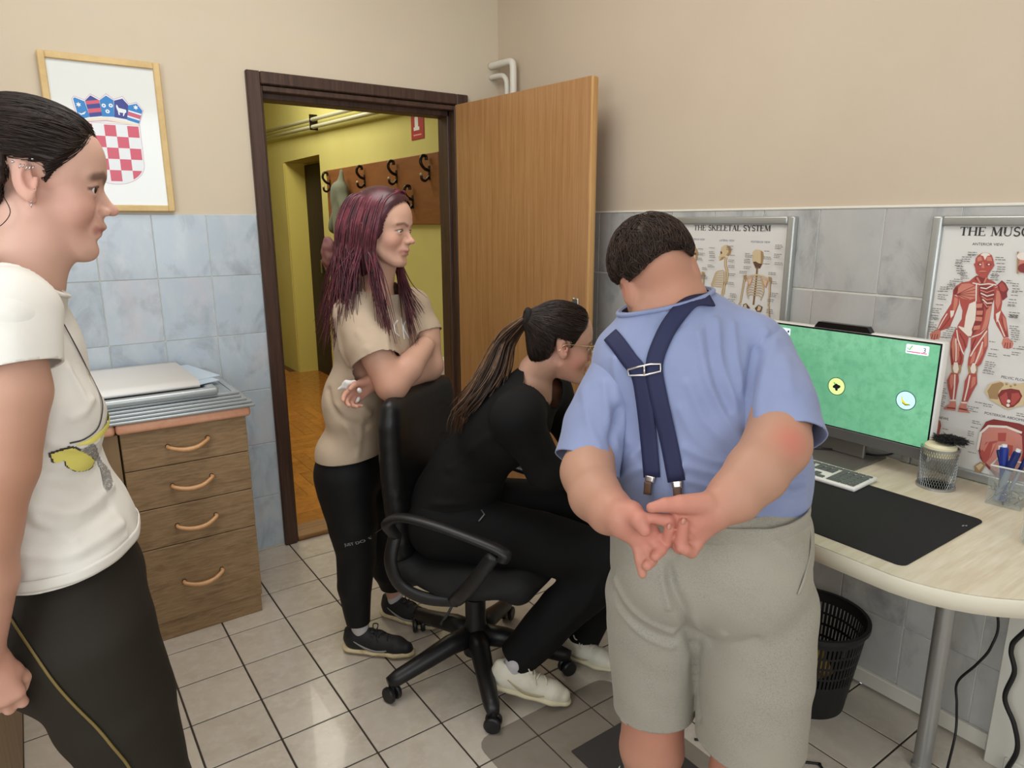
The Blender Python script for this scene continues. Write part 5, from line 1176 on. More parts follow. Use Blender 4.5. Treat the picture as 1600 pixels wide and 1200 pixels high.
for L_, w_ in (([(-2.2158, 1.3793), (-2.2169, 1.3717), (-2.2033, 1.3668), (-2.1899, 1.3584), (-2.1890, 1.3495), (-2.1942, 1.3419), (-2.2048, 1.3324), (-2.1976, 1.3241), (-2.2078, 1.3180), (-2.1925, 1.3081), (-2.1826, 1.3029), (-2.1775, 1.2935), (-2.1615, 1.2854), (-2.1565, 1.2735), (-2.1588, 1.2645), (-2.1624, 1.2532), (-2.1568, 1.2376), (-2.1495, 1.2263), (-2.1497, 1.2076), (-2.2822, 1.3687), (-2.2861, 1.3539), (-2.2892, 1.3455), (-2.2795, 1.3331), (-2.2768, 1.3243), (-2.2777, 1.3179), (-2.3146, 1.3127), (-2.3286, 1.3061), (-2.3304, 1.2935), (-2.3298, 1.2849), (-2.3290, 1.2773), (-2.3268, 1.2664), (-2.3260, 1.2588), (-2.3254, 1.2501), (-2.3313, 1.2344), (-2.3345, 1.2250)], 0.024),
               ([(-2.1475, 1.2073), (-2.1551, 1.1999), (-2.1434, 1.1879), (-2.1474, 1.1742), (-2.1924, 1.1808), (-2.1860, 1.1636), (-2.1801, 1.1511), (-2.3342, 1.2272), (-2.3380, 1.2004), (-2.3432, 1.1902), (-2.3455, 1.1741), (-2.2983, 1.1555), (-2.3049, 1.1363), (-2.3006, 1.1244), (-2.2977, 1.1024), (-2.2972, 1.0920), (-2.2951, 1.0780), (-2.3533, 1.1456), (-2.3528, 1.1356), (-2.3354, 1.1252), (-2.3654, 1.1517)], 0.026),
               ([(-2.1993, 1.0289), (-2.1994, 1.0120), (-2.1975, 0.9922), (-2.1965, 0.9749), (-2.2723, 0.9768), (-2.2887, 0.9921), (-2.3090, 0.9917), (-2.2896, 0.9403), (-2.2879, 0.9232), (-2.2834, 0.9101), (-2.2849, 0.8840), (-2.2204, 0.9018), (-2.2150, 0.8757), (-2.2181, 0.8690), (-2.2910, 0.8542), (-2.3857, 0.9834)], 0.024)):
    captions(f, [(p[0], p[1], w_*rs.uniform(0.7, 1.1), rs.randint(1, 4)) for p in L_], M_ink2, rs, 0.0020)
f.build('printed_figures', mu)
# --- framed emblem on the door wall
M_pine = mat('pale pine picture frame', (214, 186, 132), 0.45, stretch=(3, 3, 3), noise=[(6, (200, 170, 116), 0.4, 0.7)])
pc = thing('framed_emblem', 'pine framed print of a red and white checkered coat of arms with a blue crown', 'picture', (-1.72, -0.01, 1.505))
PA, PB, PC_, PD = -1.912, -1.532, 1.503, 2.036; w = 0.023
for lo, hi in (((PA, PC_), (PA+w, PD)), ((PB-w, PC_), (PB, PD)), ((PA+w, PC_), (PB-w, PC_+w)), ((PA+w, PD-w), (PB-w, PD))):
    b = B(); b.box((lo[0], -0.026, lo[1]), (hi[0], -0.004, hi[1]), 0.003, 1); b.build('rail', M_pine, pc)
mesh_obj('sheet', [(PA+w-.002, -0.016, PC_+w-.002), (PB-w+.002, -0.016, PC_+w-.002), (PB-w+.002, -0.016, PD-w+.002), (PA+w-.002, -0.016, PD-w+.002)], [(0, 1, 2, 3)], mat('glazed white print', (226, 230, 228), 0.12, coat=0.5), pc, smooth=False)
f = Flat('y', -0.0162)
K = [(-1.8116, 1.8087), (-1.6256, 1.8075), (-1.7862, 1.7707), (-1.6331, 1.6960), (-1.7039, 1.6202)]
E_red, E_white, E_blue, E_dblue, E_gold, E_line = flat('emblem red', (206, 92, 112), 0.3), flat('emblem white', (228, 234, 238), 0.3), flat('emblem blue', (48, 128, 196), 0.3), flat('emblem dark blue', (58, 66, 140), 0.3), flat('emblem cream', (232, 222, 204), 0.3), flat('emblem outline', (206, 176, 190), 0.3)
xL, xR, zT = K[0][0], K[1][0], (K[0][1]+K[1][1])/2
zB = zT-(xR-xL)*1.06; cw = (xR-xL)/5; chh = (zT-zB)/5
def shield(dx): 
    xm = (xL+xR)/2; out = [(xL-dx, zT+dx), (xL-dx, zT-3.4*chh)]
    out += [(xm-(xm-xL+dx)*math.cos(t), zT-3.4*chh-(1.75*chh+dx)*math.sin(t)) for t in np.linspace(0.1, PI-0.1, 20)]
    return out+[(xR+dx, zT-3.4*chh), (xR+dx, zT+dx)]
def clip(poly, edge):
    (ax_, az), (bx_, bz) = edge; out = []
    def side(p): return (bx_-ax_)*(p[1]-az)-(bz-az)*(p[0]-ax_)
    for p, q_ in zip(poly, poly[1:]+poly[:1]):
        sp, sq_ = side(p), side(q_)
        if sp >= 0: out.append(p)
        if sp*sq_ < 0: t = sp/(sp-sq_); out.append((p[0]+(q_[0]-p[0])*t, p[1]+(q_[1]-p[1])*t))
    return out
f.poly(shield(0.006), E_line); f.poly(shield(0.004), E_white); f.poly(shield(0.0), E_white)
sh_ = shield(0.0)
for i in range(5):
    for j in range(5):
        if (i+j) % 2: continue
        c_ = [(xL+i*cw, zT-j*chh), (xL+i*cw, zT-(j+1)*chh), (xL+(i+1)*cw, zT-(j+1)*chh), (xL+(i+1)*cw, zT-j*chh)]
        for e in zip(sh_, sh_[1:]+sh_[:1]):
            c_ = clip(c_, e) if c_ else c_
        if len(c_) > 2: f.poly(c_, E_red)
f.poly([(-1.8274, 1.8875), (-1.8183, 1.8982), (-1.7873, 1.8883), (-1.7676, 1.9100), (-1.7391, 1.8956), (-1.7180, 1.9153), (-1.6945, 1.8982), (-1.6657, 1.9110), (-1.6479, 1.8863), (-1.6219, 1.8945), (-1.6011, 1.8667), (-1.6211, 1.8144), (-1.6726, 1.8166), (-1.7268, 1.8200), (-1.7808, 1.8145), (-1.8164, 1.8118)], E_line)
f.poly([(-1.8249, 1.8872), (-1.8179, 1.8954), (-1.7871, 1.8855), (-1.7681, 1.9066), (-1.7394, 1.8927), (-1.7184, 1.9119), (-1.6956, 1.8952), (-1.6666, 1.9080), (-1.6496, 1.8833), (-1.6222, 1.8915), (-1.6040, 1.8659), (-1.6222, 1.8173), (-1.6721, 1.8211), (-1.7261, 1.8258), (-1.7800, 1.8203), (-1.8141, 1.8154)], E_white)
f.poly([(-1.8155, 1.8190), (-1.7252, 1.8332), (-1.6222, 1.8173), (-1.6259, 1.8096), (-1.7263, 1.8244), (-1.8124, 1.8121)], E_gold)
f.poly([(-1.8222, 1.8880), (-1.8172, 1.8927), (-1.7881, 1.8820), (-1.7775, 1.8306), (-1.8121, 1.8193)], E_blue)
f.poly([(-1.7865, 1.8841), (-1.7676, 1.9038), (-1.7419, 1.8896), (-1.7388, 1.8365), (-1.7776, 1.8297)], E_dblue)
f.poly([(-1.7853, 1.8834), (-1.7417, 1.8910), (-1.7415, 1.8796), (-1.7836, 1.8716)], E_red); f.poly([(-1.7820, 1.8574), (-1.7397, 1.8645), (-1.7392, 1.8509), (-1.7798, 1.8433)], E_red)
f.poly([(-1.7411, 1.8897), (-1.7189, 1.9075), (-1.6963, 1.8937), (-1.7004, 1.8366), (-1.7390, 1.8350)], E_blue)
f.poly([(-1.6952, 1.8924), (-1.6673, 1.9021), (-1.6506, 1.8817), (-1.6599, 1.8309), (-1.7005, 1.8357)], E_dblue)
f.poly([(-1.6508, 1.8802), (-1.6225, 1.8886), (-1.6055, 1.8648), (-1.6220, 1.8188), (-1.6606, 1.8293)], E_blue)
f.poly([(-1.6519, 1.8640), (-1.6096, 1.8535), (-1.6130, 1.8485), (-1.6532, 1.8594)], E_white); f.poly([(-1.6539, 1.8579), (-1.6123, 1.8473), (-1.6173, 1.8356), (-1.6567, 1.8459)], E_red); f.poly([(-1.6568, 1.8450), (-1.6174, 1.8347), (-1.6194, 1.8295), (-1.6583, 1.8399)], E_white)
def star(c_, r, m, k=6):
    f.poly([(c_[0]+(r if i % 2 == 0 else r*0.5)*math.cos(PI/2+i*PI/k), c_[1]+(r if i % 2 == 0 else r*0.5)*math.sin(PI/2+i*PI/k)) for i in range(2*k)], m)
for c_ in [(-1.8078, 1.8695), (-1.6269, 1.8749)]: star(c_, 0.009, E_white)
for c_ in [(-1.7298, 1.8728), (-1.7073, 1.8748), (-1.7200, 1.8539)]: f.disc(c_, 0.0068, 0.0068, E_white, 14); f.disc(c_, 0.0025, 0.0025, E_blue, 10)
f.poly([(-1.8137, 1.8434), (-1.8024, 1.8400), (-1.7870, 1.8490), (-1.7935, 1.8388), (-1.8044, 1.8350)], E_white)
f.poly([(-1.6893, 1.8798), (-1.6861, 1.8766), (-1.6830, 1.8687), (-1.6615, 1.8646), (-1.6590, 1.8619), (-1.6604, 1.8544), (-1.6642, 1.8526), (-1.6696, 1.8419), (-1.6724, 1.8417), (-1.6698, 1.8522), (-1.6739, 1.8525), (-1.6820, 1.8536), (-1.6818, 1.8439), (-1.6858, 1.8450), (-1.6866, 1.8567), (-1.6894, 1.8652), (-1.6907, 1.8724)], E_white)
f.build('coat_of_arms', pc)
# --- pictures on the screen
f = Flat('x', SCR-0.0001); S_dk, S_y, S_b, S_bl, S_gr, S_red, S_ye, S_w = [mat(n_, c_, 0.4, emit=0.75) for n_, c_ in (('screen dark ring', (32, 70, 48)), ('screen pale yellow', (214, 230, 150)), ('screen pale blue', (186, 220, 244)), ('screen black berry', (16, 20, 26)), ('screen green', (80, 176, 40)), ('screen red', (214, 60, 76)), ('screen banana yellow', (208, 200, 44)), ('screen white', (216, 232, 246)))]
A = [(-1.9734, 0.9900), (-2.1698, 0.9888), (-2.1818, 1.1291)]
f.disc(A[0], 0.0265, 0.0265, S_dk, 36); f.disc(A[0], 0.0244, 0.0244, S_y, 36)
for dx, dz in ((0.004, 0.001), (-0.003, 0.002), (0.0005, -0.005), (0.007, -0.0025), (-0.005, -0.002), (0.001, 0.004), (-0.001, -0.009), (-0.008, 0.001)): f.disc((A[0][0]-0.0+dx, A[0][1]+dz), 0.0042, 0.0042, S_bl, 12)
f.poly([(A[0][0]+0.004, A[0][1]+0.004), (A[0][0]+0.010, A[0][1]+0.008), (A[0][0]+0.009, A[0][1]+0.012), (A[0][0]+0.004, A[0][1]+0.009)], S_gr)
f.build('berry_icon', screen); f = Flat('x', SCR-0.0001)
f.disc(A[1], 0.0265, 0.0265, S_dk, 36); f.disc(A[1], 0.0244, 0.0244, S_b, 36)
f.poly([(-2.1560, 1.0008), (-2.1583, 1.0003), (-2.1621, 0.9901), (-2.1701, 0.9820), (-2.1827, 0.9806), (-2.1822, 0.9781), (-2.1696, 0.9748), (-2.1604, 0.9808)], S_ye); f.poly([(-2.1696, 0.9748), (-2.1822, 0.9781), (-2.1825, 0.9800), (-2.1692, 0.9783), (-2.1617, 0.9820), (-2.1608, 0.9800)], flat('banana shade', (150, 140, 20)))
f.build('banana_icon', screen); f = Flat('x', SCR-0.0001)
c0 = A[2]; cw_, ch_ = 0.029, 0.0125
f.poly([(c0[0]+p[0], c0[1]+p[1]) for p in rrect(-cw_, -ch_, cw_, ch_, 0.003)], S_w)
f.line([(c0[0]+0.025, c0[1]+0.002), (c0[0]+0.020, c0[1]-0.003), (c0[0]+0.013, c0[1]+0.009)], 0.003, S_gr)
f.line([(c0[0]+0.026, c0[1]-0.0075), (c0[0]+0.015, c0[1]-0.0075)], 0.0018, S_bl); f.line([(c0[0]+0.015, c0[1]-0.0075), (c0[0]-0.009, c0[1]-0.0075)], 0.0026, S_red); f.line([(c0[0]-0.010, c0[1]-0.0075), (c0[0]-0.025, c0[1]-0.0075)], 0.0026, S_red)
f.build('score_panel', screen); f = Flat('x', SCR-0.0001)
d0 = [(-1.7987, 1.1288)][0]
f.poly([(d0[0]+p[0], d0[1]+p[1]) for p in rrect(-0.011, -0.011, 0.030, 0.011, 0.003)], S_w); f.disc((d0[0]-0.004, d0[1]+0.001), 0.003, 0.004, S_bl, 12)
f.build('counter_panel', screen)
text('score', '3', (SCR-0.0024, c0[0]-0.019, c0[1]-0.0045), 0.0175, S_bl, screen)
# --- sign symbol in the corridor
f = Flat('x', HX-0.0042); f.poly([(1.035, 2.03), (1.035, 2.09), (1.02, 2.105), (1.005, 2.105), (0.99, 2.09), (0.99, 2.03)], E_white); f.line([(1.012, 2.105), (1.012, 2.122), (0.985, 2.118), (0.965, 2.085)], 0.006, E_white); f.poly([(1.05, 2.015), (1.05, 2.035), (0.975, 2.035), (0.975, 2.015)], E_white); f.line([(1.055, 1.988), (0.95, 1.988)], 0.008, flat('sign text', (220, 160, 160)))
f.build('symbol', sg)

# ------------------------------------------------ people: implicit bodies, clothes trimmed from their own shells
from mathutils.bvhtree import BVHTree
A3 = lambda *p: np.array(p, float)
UP = A3(0, 0, 1)
RH = A3(0.81832, -0.57477, 0); FH = A3(0.57477, 0.81832, 0)      # right-hand and depth directions of the group of people
def head_axes(yaw, pitch, roll=0.0):
    y, p, q = math.radians(yaw), math.radians(pitch), math.radians(roll)
    f = A3(math.cos(y)*math.cos(p), math.sin(y)*math.cos(p), math.sin(p)); r = np.cross(f, UP); r /= np.linalg.norm(r); u = np.cross(r, f)
    return np.stack([math.cos(q)*r+math.sin(q)*u, f, -math.sin(q)*r+math.cos(q)*u], 1)
def head_prims(S, O, R, s, jaw=1.0, ears=(1, -1), lids=0.0054):
    L = lambda x, y, z: O+R@(A3(x, y, z)*s)
    e = lambda c, r, k, op='u': S.ell(L(*c), A3(*r)*s, k*s, op, R)
    c = lambda a, b, ra, rb, k, op='u': S.cap(L(*a), L(*b), ra*s, rb*s, k*s, op)
    e((0, -0.012, 0.045), (0.074, 0.094, 0.078), 0.01)
    e((0, 0.034, 0.030), (0.064, 0.054, 0.066), 0.03)
    e((0, 0.026, -0.036), (0.057*jaw, 0.055, 0.072), 0.025)
    for q in (-1, 1):
        c((q*0.054*jaw, -0.004, -0.050), (q*0.024*jaw, 0.060, -0.094), 0.016, 0.015, 0.03)
        e((q*0.040, 0.050, -0.030), (0.024, 0.028, 0.026), 0.02)
    c((-0.010, 0.073, -0.098), (0.010, 0.073, -0.098), 0.0155, 0.0155, 0.016)
    for q in (-1, 1): c((q*0.010, 0.083, 0.024), (q*0.046, 0.068, 0.025), 0.0075, 0.007, 0.014)
    for q in (-1, 1): e((q*0.033, 0.096, 0.002), (0.018, 0.020, 0.014), 0.012, 's')
    c((0, 0.079, 0.012), (0, 0.101, -0.022), 0.0068, 0.0082, 0.009)
    e((0, 0.1055, -0.0265), (0.0100, 0.0115, 0.0092), 0.006)
    for q in (-1, 1): e((q*0.0115, 0.094, -0.031), (0.0072, 0.010, 0.0072), 0.004)
    e((0, 0.088, -0.028), (0.0115, 0.0130, 0.0105), 0.006); c((0, 0.0840, -0.034), (0, 0.0850, -0.050), 0.0085, 0.0080, 0.010)
    e((0, 0.079, -0.060), (0.025, 0.0125, 0.018), 0.014)
    c((-0.016, 0.086, -0.0585), (-0.003, 0.0925, -0.0555), 0.0048, 0.0070, 0.004); c((0.016, 0.086, -0.0585), (0.003, 0.0925, -0.0555), 0.0048, 0.0070, 0.004)
    c((-0.012, 0.0855, -0.0695), (0.012, 0.0855, -0.0695), 0.0074, 0.0074, 0.005); c((-0.014, 0.0930, -0.0815), (0.014, 0.0930, -0.0815), 0.0042, 0.0042, 0.010, 's')
    c((-0.021, 0.088, -0.0630), (0, 0.0985, -0.0628), 0.0016, 0.0016, 0.003, 's'); c((0.021, 0.088, -0.0630), (0, 0.0985, -0.0628), 0.0016, 0.0016, 0.003, 's')
    for q in (-1, 1):
        e((q*0.032, 0.0705, 0.002), (0.0152, 0.0152, 0.0142), 0.005)
        e((q*0.0335, 0.0830, 0.0012), (0.0150, 0.0130, lids), 0.002, 's')
    for q in ears:
        Re = R@np.stack([A3(math.cos(0.5), math.sin(0.5)*-q, 0)*1.0, A3(math.sin(0.5)*q, math.cos(0.5), 0.25), A3(0, -0.25, 1)], 1)
        Re /= np.linalg.norm(Re, axis=0)
        S.ell(L(q*0.075, -0.014, -0.002), A3(0.0075, 0.0175, 0.030)*s, 0.008*s, 'u', Re)
        S.ell(L(q*0.0845, -0.006, 0.002), A3(0.0085, 0.0105, 0.0180)*s, 0.003*s, 's', Re)
        S.cap(L(q*0.077, 0.000, -0.006), L(q*0.076, 0.002, 0.004), 0.0035*s, 0.003*s, 0.004*s)
        e((q*0.074, -0.004, -0.027), (0.005, 0.007, 0.008), 0.006)
def face_tone(V, O, R, s, col, lip=(176, 92, 88), brow=(58, 40, 34), brow_w=0.0046, blush=0.25):
    q = ((V-O)@R)/s
    def mix(col, c, m): return col*(1-m[:, None])+np.array(lin(c)[:3])[None, :]*m[:, None]
    d = polydist(q, [(0.022, 0.084, -0.063), (0.012, 0.090, -0.0615), (0, 0.094, -0.0625), (-0.012, 0.090, -0.0615), (-0.022, 0.084, -0.063)])
    col = mix(col, lip, np.clip(1.6-d/0.0068, 0, 1)*0.8)
    for g in (-1, 1):
        q2 = q*A3(1, 0.12, 1)+A3(0, 0.07, 0)*(q[:, 1:2] < 0.045)
        d = polydist(q2, [(g*0.013, 0.0106, 0.0205), (g*0.030, 0.0104, 0.0270), (g*0.050, 0.0080, 0.0215)])
        col = mix(col, brow, np.clip(1.7-d/brow_w, 0, 1)*0.68)
        d = np.linalg.norm(q-A3(g*0.044, 0.062, -0.034), axis=1); col = mix(col, (206, 120, 108), np.exp(-(d/0.026)**2)*blush)
        d = polydist(q2, [(g*0.020, 0.0098, 0.0030), (g*0.026, 0.0102, 0.0068), (g*0.033, 0.0102, 0.0080), (g*0.041, 0.0096, 0.0066), (g*0.048, 0.0088, 0.0024)]); col = mix(col, (46, 32, 28), np.clip(1.6-d/0.0022, 0, 1)*0.8)
        d = np.linalg.norm(q-A3(g*0.080, -0.01, 0.0), axis=1); col = mix(col, (196, 112, 98), np.exp(-(d/0.028)**2)*0.30)
    d = np.linalg.norm(q-A3(0, 0.112, -0.028), axis=1); col = mix(col, (208, 122, 108), np.exp(-(d/0.014)**2)*0.3)
    return col
M_eye = [mat('eye white', (226, 222, 216), 0.15), mat('brown iris', (74, 52, 36), 0.12), mat('black pupil', (10, 9, 9), 0.1)]
def eyes(O, R, s, parent, look=(0, 1, 0)):
    for g in (-1, 1):
        c = O+R@(A3(g*0.032, 0.0695, 0.002)*s); f = R@A3(*look); f /= np.linalg.norm(f); r_ = 0.0125*s
        x = np.cross(f, UP); x /= np.linalg.norm(x); y = np.cross(x, f); V, F, I = [c+f*r_], [], []
        th = [0.18, 0.30, 0.48, 0.8, 1.2, 1.7, 2.4]; n = 14
        for t in th: V += [c+r_*(math.cos(t)*f+math.sin(t)*(math.cos(2*PI*k/n)*x+math.sin(2*PI*k/n)*y)) for k in range(n)]
        for k in range(n): F.append((0, 1+k, 1+(k+1) % n)); I.append(2)
        for j in range(len(th)-1):
            for k in range(n): F.append((1+j*n+k, 1+(j+1)*n+k, 1+(j+1)*n+(k+1) % n, 1+j*n+(k+1) % n)); I.append(2 if j == 0 else 1 if j < 2 else 0)
        mesh_obj('eye', V, F, M_eye, parent, fi=I)
def hand_prims(S, w, d, n, side, curl=0.5, s=1.0, spread=1.0, k=0.006, thumb=0.5, curls=None):
    """palm, four fingers of unequal length with two bends, a thumb from the side of the palm; d: finger direction, n: palm normal, side: thumb side"""
    w, d, n, t = A3(*w), A3(*d), A3(*n), A3(*side)
    d /= np.linalg.norm(d); t -= d*(t@d); t /= np.linalg.norm(t); n = n-d*(n@d)-t*(n@t); n /= np.linalg.norm(n)
    offs = [0.026, 0.009, -0.009, -0.025]; ln = [0.070, 0.078, 0.073, 0.056]; mc = [0.082, 0.084, 0.080, 0.074]; rad = [0.0090, 0.0093, 0.0088, 0.0078]
    for i in range(4):
        b0 = w+t*offs[i]*0.55*s; kn = w+d*mc[i]*s+t*offs[i]*s
        S.cap(b0, kn, 0.0150*s, 0.0115*s, 0.012*s)
        cu = curl if curls is None else curls[i]; p = kn; a = cu*0.8; lat = t*offs[i]*0.10*spread/0.026*0.6
        for j, fr in enumerate((0.46, 0.30, 0.24)):
            q = p+(d*math.cos(a)+n*math.sin(a)+lat*(1 if j == 0 else 0))*ln[i]*fr*s
            S.cap(p, q, rad[i]*(1-0.08*j)*s, rad[i]*(1-0.08*(j+1))*s, k*s*(0.7 if j else 1.0)); p = q; a += cu*(1.15 if j == 0 else 0.9)
    S.cap(w+d*0.02*s+t*0.020*s+n*0.006*s, w+d*0.05*s+t*0.030*s+n*0.010*s, 0.0150*s, 0.0125*s, 0.010*s)
    p = w+d*0.048*s+t*0.031*s+n*0.010*s; q = p+(d*0.75+t*0.55*(1-thumb)+n*thumb*0.7)*0.034*s; S.cap(p, q, 0.0115*s, 0.0098*s, 0.007*s)
    S.cap(q, q+(d*0.85-t*0.15*thumb+n*thumb*0.8)*0.027*s, 0.0098*s, 0.0080*s, 0.004*s)
def person(name, label, loc): return thing(name, label, 'person', loc)
def skin_mat(name, sp=0.35, rough=0.5): return mat(name, (205, 150, 125), rough, attr='tone', spec=sp, sss=0.12, bump=(420, 0.10, 0.0006), noise=None)
def skin_body(S, h, name_mat, parent, base, O=None, R=None, s=1.0, regions=(), it=1, **kw):
    V, F = S.mesh(h); V = relax(V, F, it, 0.25)
    col = np.tile(np.array(lin(base)[:3]), (len(V), 1))
    for c, r, rgb, m in regions:
        w = np.exp(-(np.linalg.norm(V-A3(*c), axis=1)/r)**2)*m; col = col*(1-w[:, None])+np.array(lin(rgb)[:3])*w[:, None]
    if O is not None: col = face_tone(V, O, R, s, col, **kw)
    o = mesh_obj('body', V, F, name_mat, parent); color_attr(o, col); return o
def bvh_of(V, F): return BVHTree.FromPolygons([Vector(v) for v in V], [list(map(int, f)) for f in F])
def hair_shell(O, R, s, grow, keep, h, extra=None, wr=0.0012):
    """scalp shell grown from the skull; keep(q) over head-local coordinates says where hair is (positive inside)"""
    S = SDF(); L = lambda x, y, z: O+R@(A3(x, y, z)*s)
    S.ell(L(0, -0.012, 0.045), (A3(0.074, 0.094, 0.078)+grow)*s, 0.02, 'u', R); S.ell(L(0, 0.034, 0.034), (A3(0.064, 0.052, 0.066)+grow*0.8)*s, 0.03*s, 'u', R)
    S.ell(L(0, -0.034, -0.015), (A3(0.060, 0.058, 0.065)+grow*0.8)*s, 0.03*s, 'u', R)
    if extra: extra(S, L)
    V, F = S.mesh(h); V = relax(V, F, 2)
    q = ((V-O)@R)/s; kv = keep(q); F = F[(kv[F] > 0).any(1)]; used = np.unique(F); rm = np.full(len(V), -1); rm[used] = np.arange(len(used)); V, F = V[used], rm[F]
    q = ((V-O)@R)/s; kv = keep(q); N = vnormals(V, F); V = V-N*(np.clip(0.012-kv, 0, 0.02)*0.55*s)[:, None]     # thins out towards the hairline
    return V, F
def groom(V, F, n, flow, length, seg, rad, lift, seed, jitter=0.15, keepf=None):
    """strand polylines that follow a shell: flow(point, normal) gives the combing direction"""
    rs = np.random.RandomState(seed); N = vnormals(V, F); b = bvh_of(V, F); lines = []
    idx = rs.randint(0, len(V), n)
    for i in idx:
        p = V[i].copy(); nn = N[i]; pts = []; L_ = length*rs.uniform(0.6, 1.25); j = rs.normal(size=3)*jitter; lf = lift*rs.uniform(0.2, 1.2)
        for k in range(seg+1):
            pts.append(p+nn*(lf+0.0006))
            d = flow(p, nn)+j; d = d-nn*(d@nn); d /= np.linalg.norm(d)+1e-9
            p2 = p+d*L_/seg; r = b.find_nearest(Vector(p2), 0.05)
            if r[0] is None: break
            p = np.array(r[0]); nn = np.array(r[1])
        if len(pts) > 2: m = len(pts); lines.append((pts, [rad*(1-0.75*abs(2*t/(m-1)-0.8)) if m > 1 else rad for t in range(m)]))
    return lines
def drape(b, pairs, lift):
    """points where lines (a -> b) first meet a garment, lifted off it"""
    out = []
    for a, c in pairs:
        a, c = Vector(a), Vector(c); d = (c-a).normalized(); r = b.ray_cast(a, d, 3.0)
        if r[0] is None: r = b.find_nearest(c)
        n = r[1] if r[1].dot(d) < 0 else -r[1]
        out.append((np.array(r[0])+np.array(n)*lift, np.array(n)))
    return out
def draped_folds(V, F, spec):
    """ridges (+) and creases (-) along lines laid on the garment"""
    b = bvh_of(V, F); fl = []
    for pairs, amp, w in spec:
        P = [p for p, _ in drape(b, pairs, 0.0)]; fl.append((spline(P, 4), amp, w))
    return folds(V, F, fl)
def band_on(name, pts_n, width, m, parent, thick=0.0025):
    """flat strip along surface points with their normals"""
    P = np.array([p for p, _ in pts_n]); Nn = np.array([n for _, n in pts_n])
    P = spline(P, 5); Nn = spline(Nn, 5); T = np.gradient(P, axis=0); V = []
    W = np.full(len(P), width) if np.isscalar(width) else np.interp(np.linspace(0, 1, len(P)), np.linspace(0, 1, len(width)), width)
    for p, n, t, w in zip(P, Nn, T, W):
        s = np.cross(t, n); s /= np.linalg.norm(s)+1e-9; n = n/np.linalg.norm(n)
        V += [p-s*w/2, p-s*w/4+n*0.0008, p+s*w/4+n*0.0008, p+s*w/2]
    F = [(4*i+k, 4*i+k+1, 4*i+5+k, 4*i+4+k) for i in range(len(P)-1) for k in range(3)]
    o = mesh_obj(name, V, F, m, parent)
    if thick: sm_ = o.modifiers.new('thickness', 'SOLIDIFY'); sm_.thickness = thick; sm_.offset = 0
    return o
def fill_on(name, b, outline, m, parent, lift, step=0.0016):
    """flat print on a garment: the outline's (x, z) area laid on the cloth along y in small cells"""
    P = np.array(outline)[:, [0, 2]]; y0 = np.mean(np.array(outline)[:, 1])-0.35
    xs = np.arange(P[:, 0].min(), P[:, 0].max()+step, step); zs = np.arange(P[:, 1].min(), P[:, 1].max()+step, step)
    def inside(x, z):
        c = False
        for (x1, z1), (x2, z2) in zip(P, np.roll(P, -1, 0)):
            if (z1 > z) != (z2 > z) and x < (x2-x1)*(z-z1)/(z2-z1)+x1: c = not c
        return c
    V, F, ids = [], [], {}
    def vid(i, j):
        if (i, j) not in ids:
            r = b.ray_cast(Vector((xs[i], y0, zs[j])), Vector((0, 1, 0)), 0.7)
            ids[(i, j)] = len(V) if r[0] is not None else -1
            if r[0] is not None: V.append(np.array(r[0])+np.array(r[1] if r[1].y < 0 else -r[1])*lift)
        return ids[(i, j)]
    for i in range(len(xs)-1):
        for j in range(len(zs)-1):
            if inside(xs[i]+step/2, zs[j]+step/2):
                q = (vid(i, j), vid(i+1, j), vid(i+1, j+1), vid(i, j+1))
                if min(q) >= 0: F.append(q)
    return mesh_obj(name, V, F, m, parent)
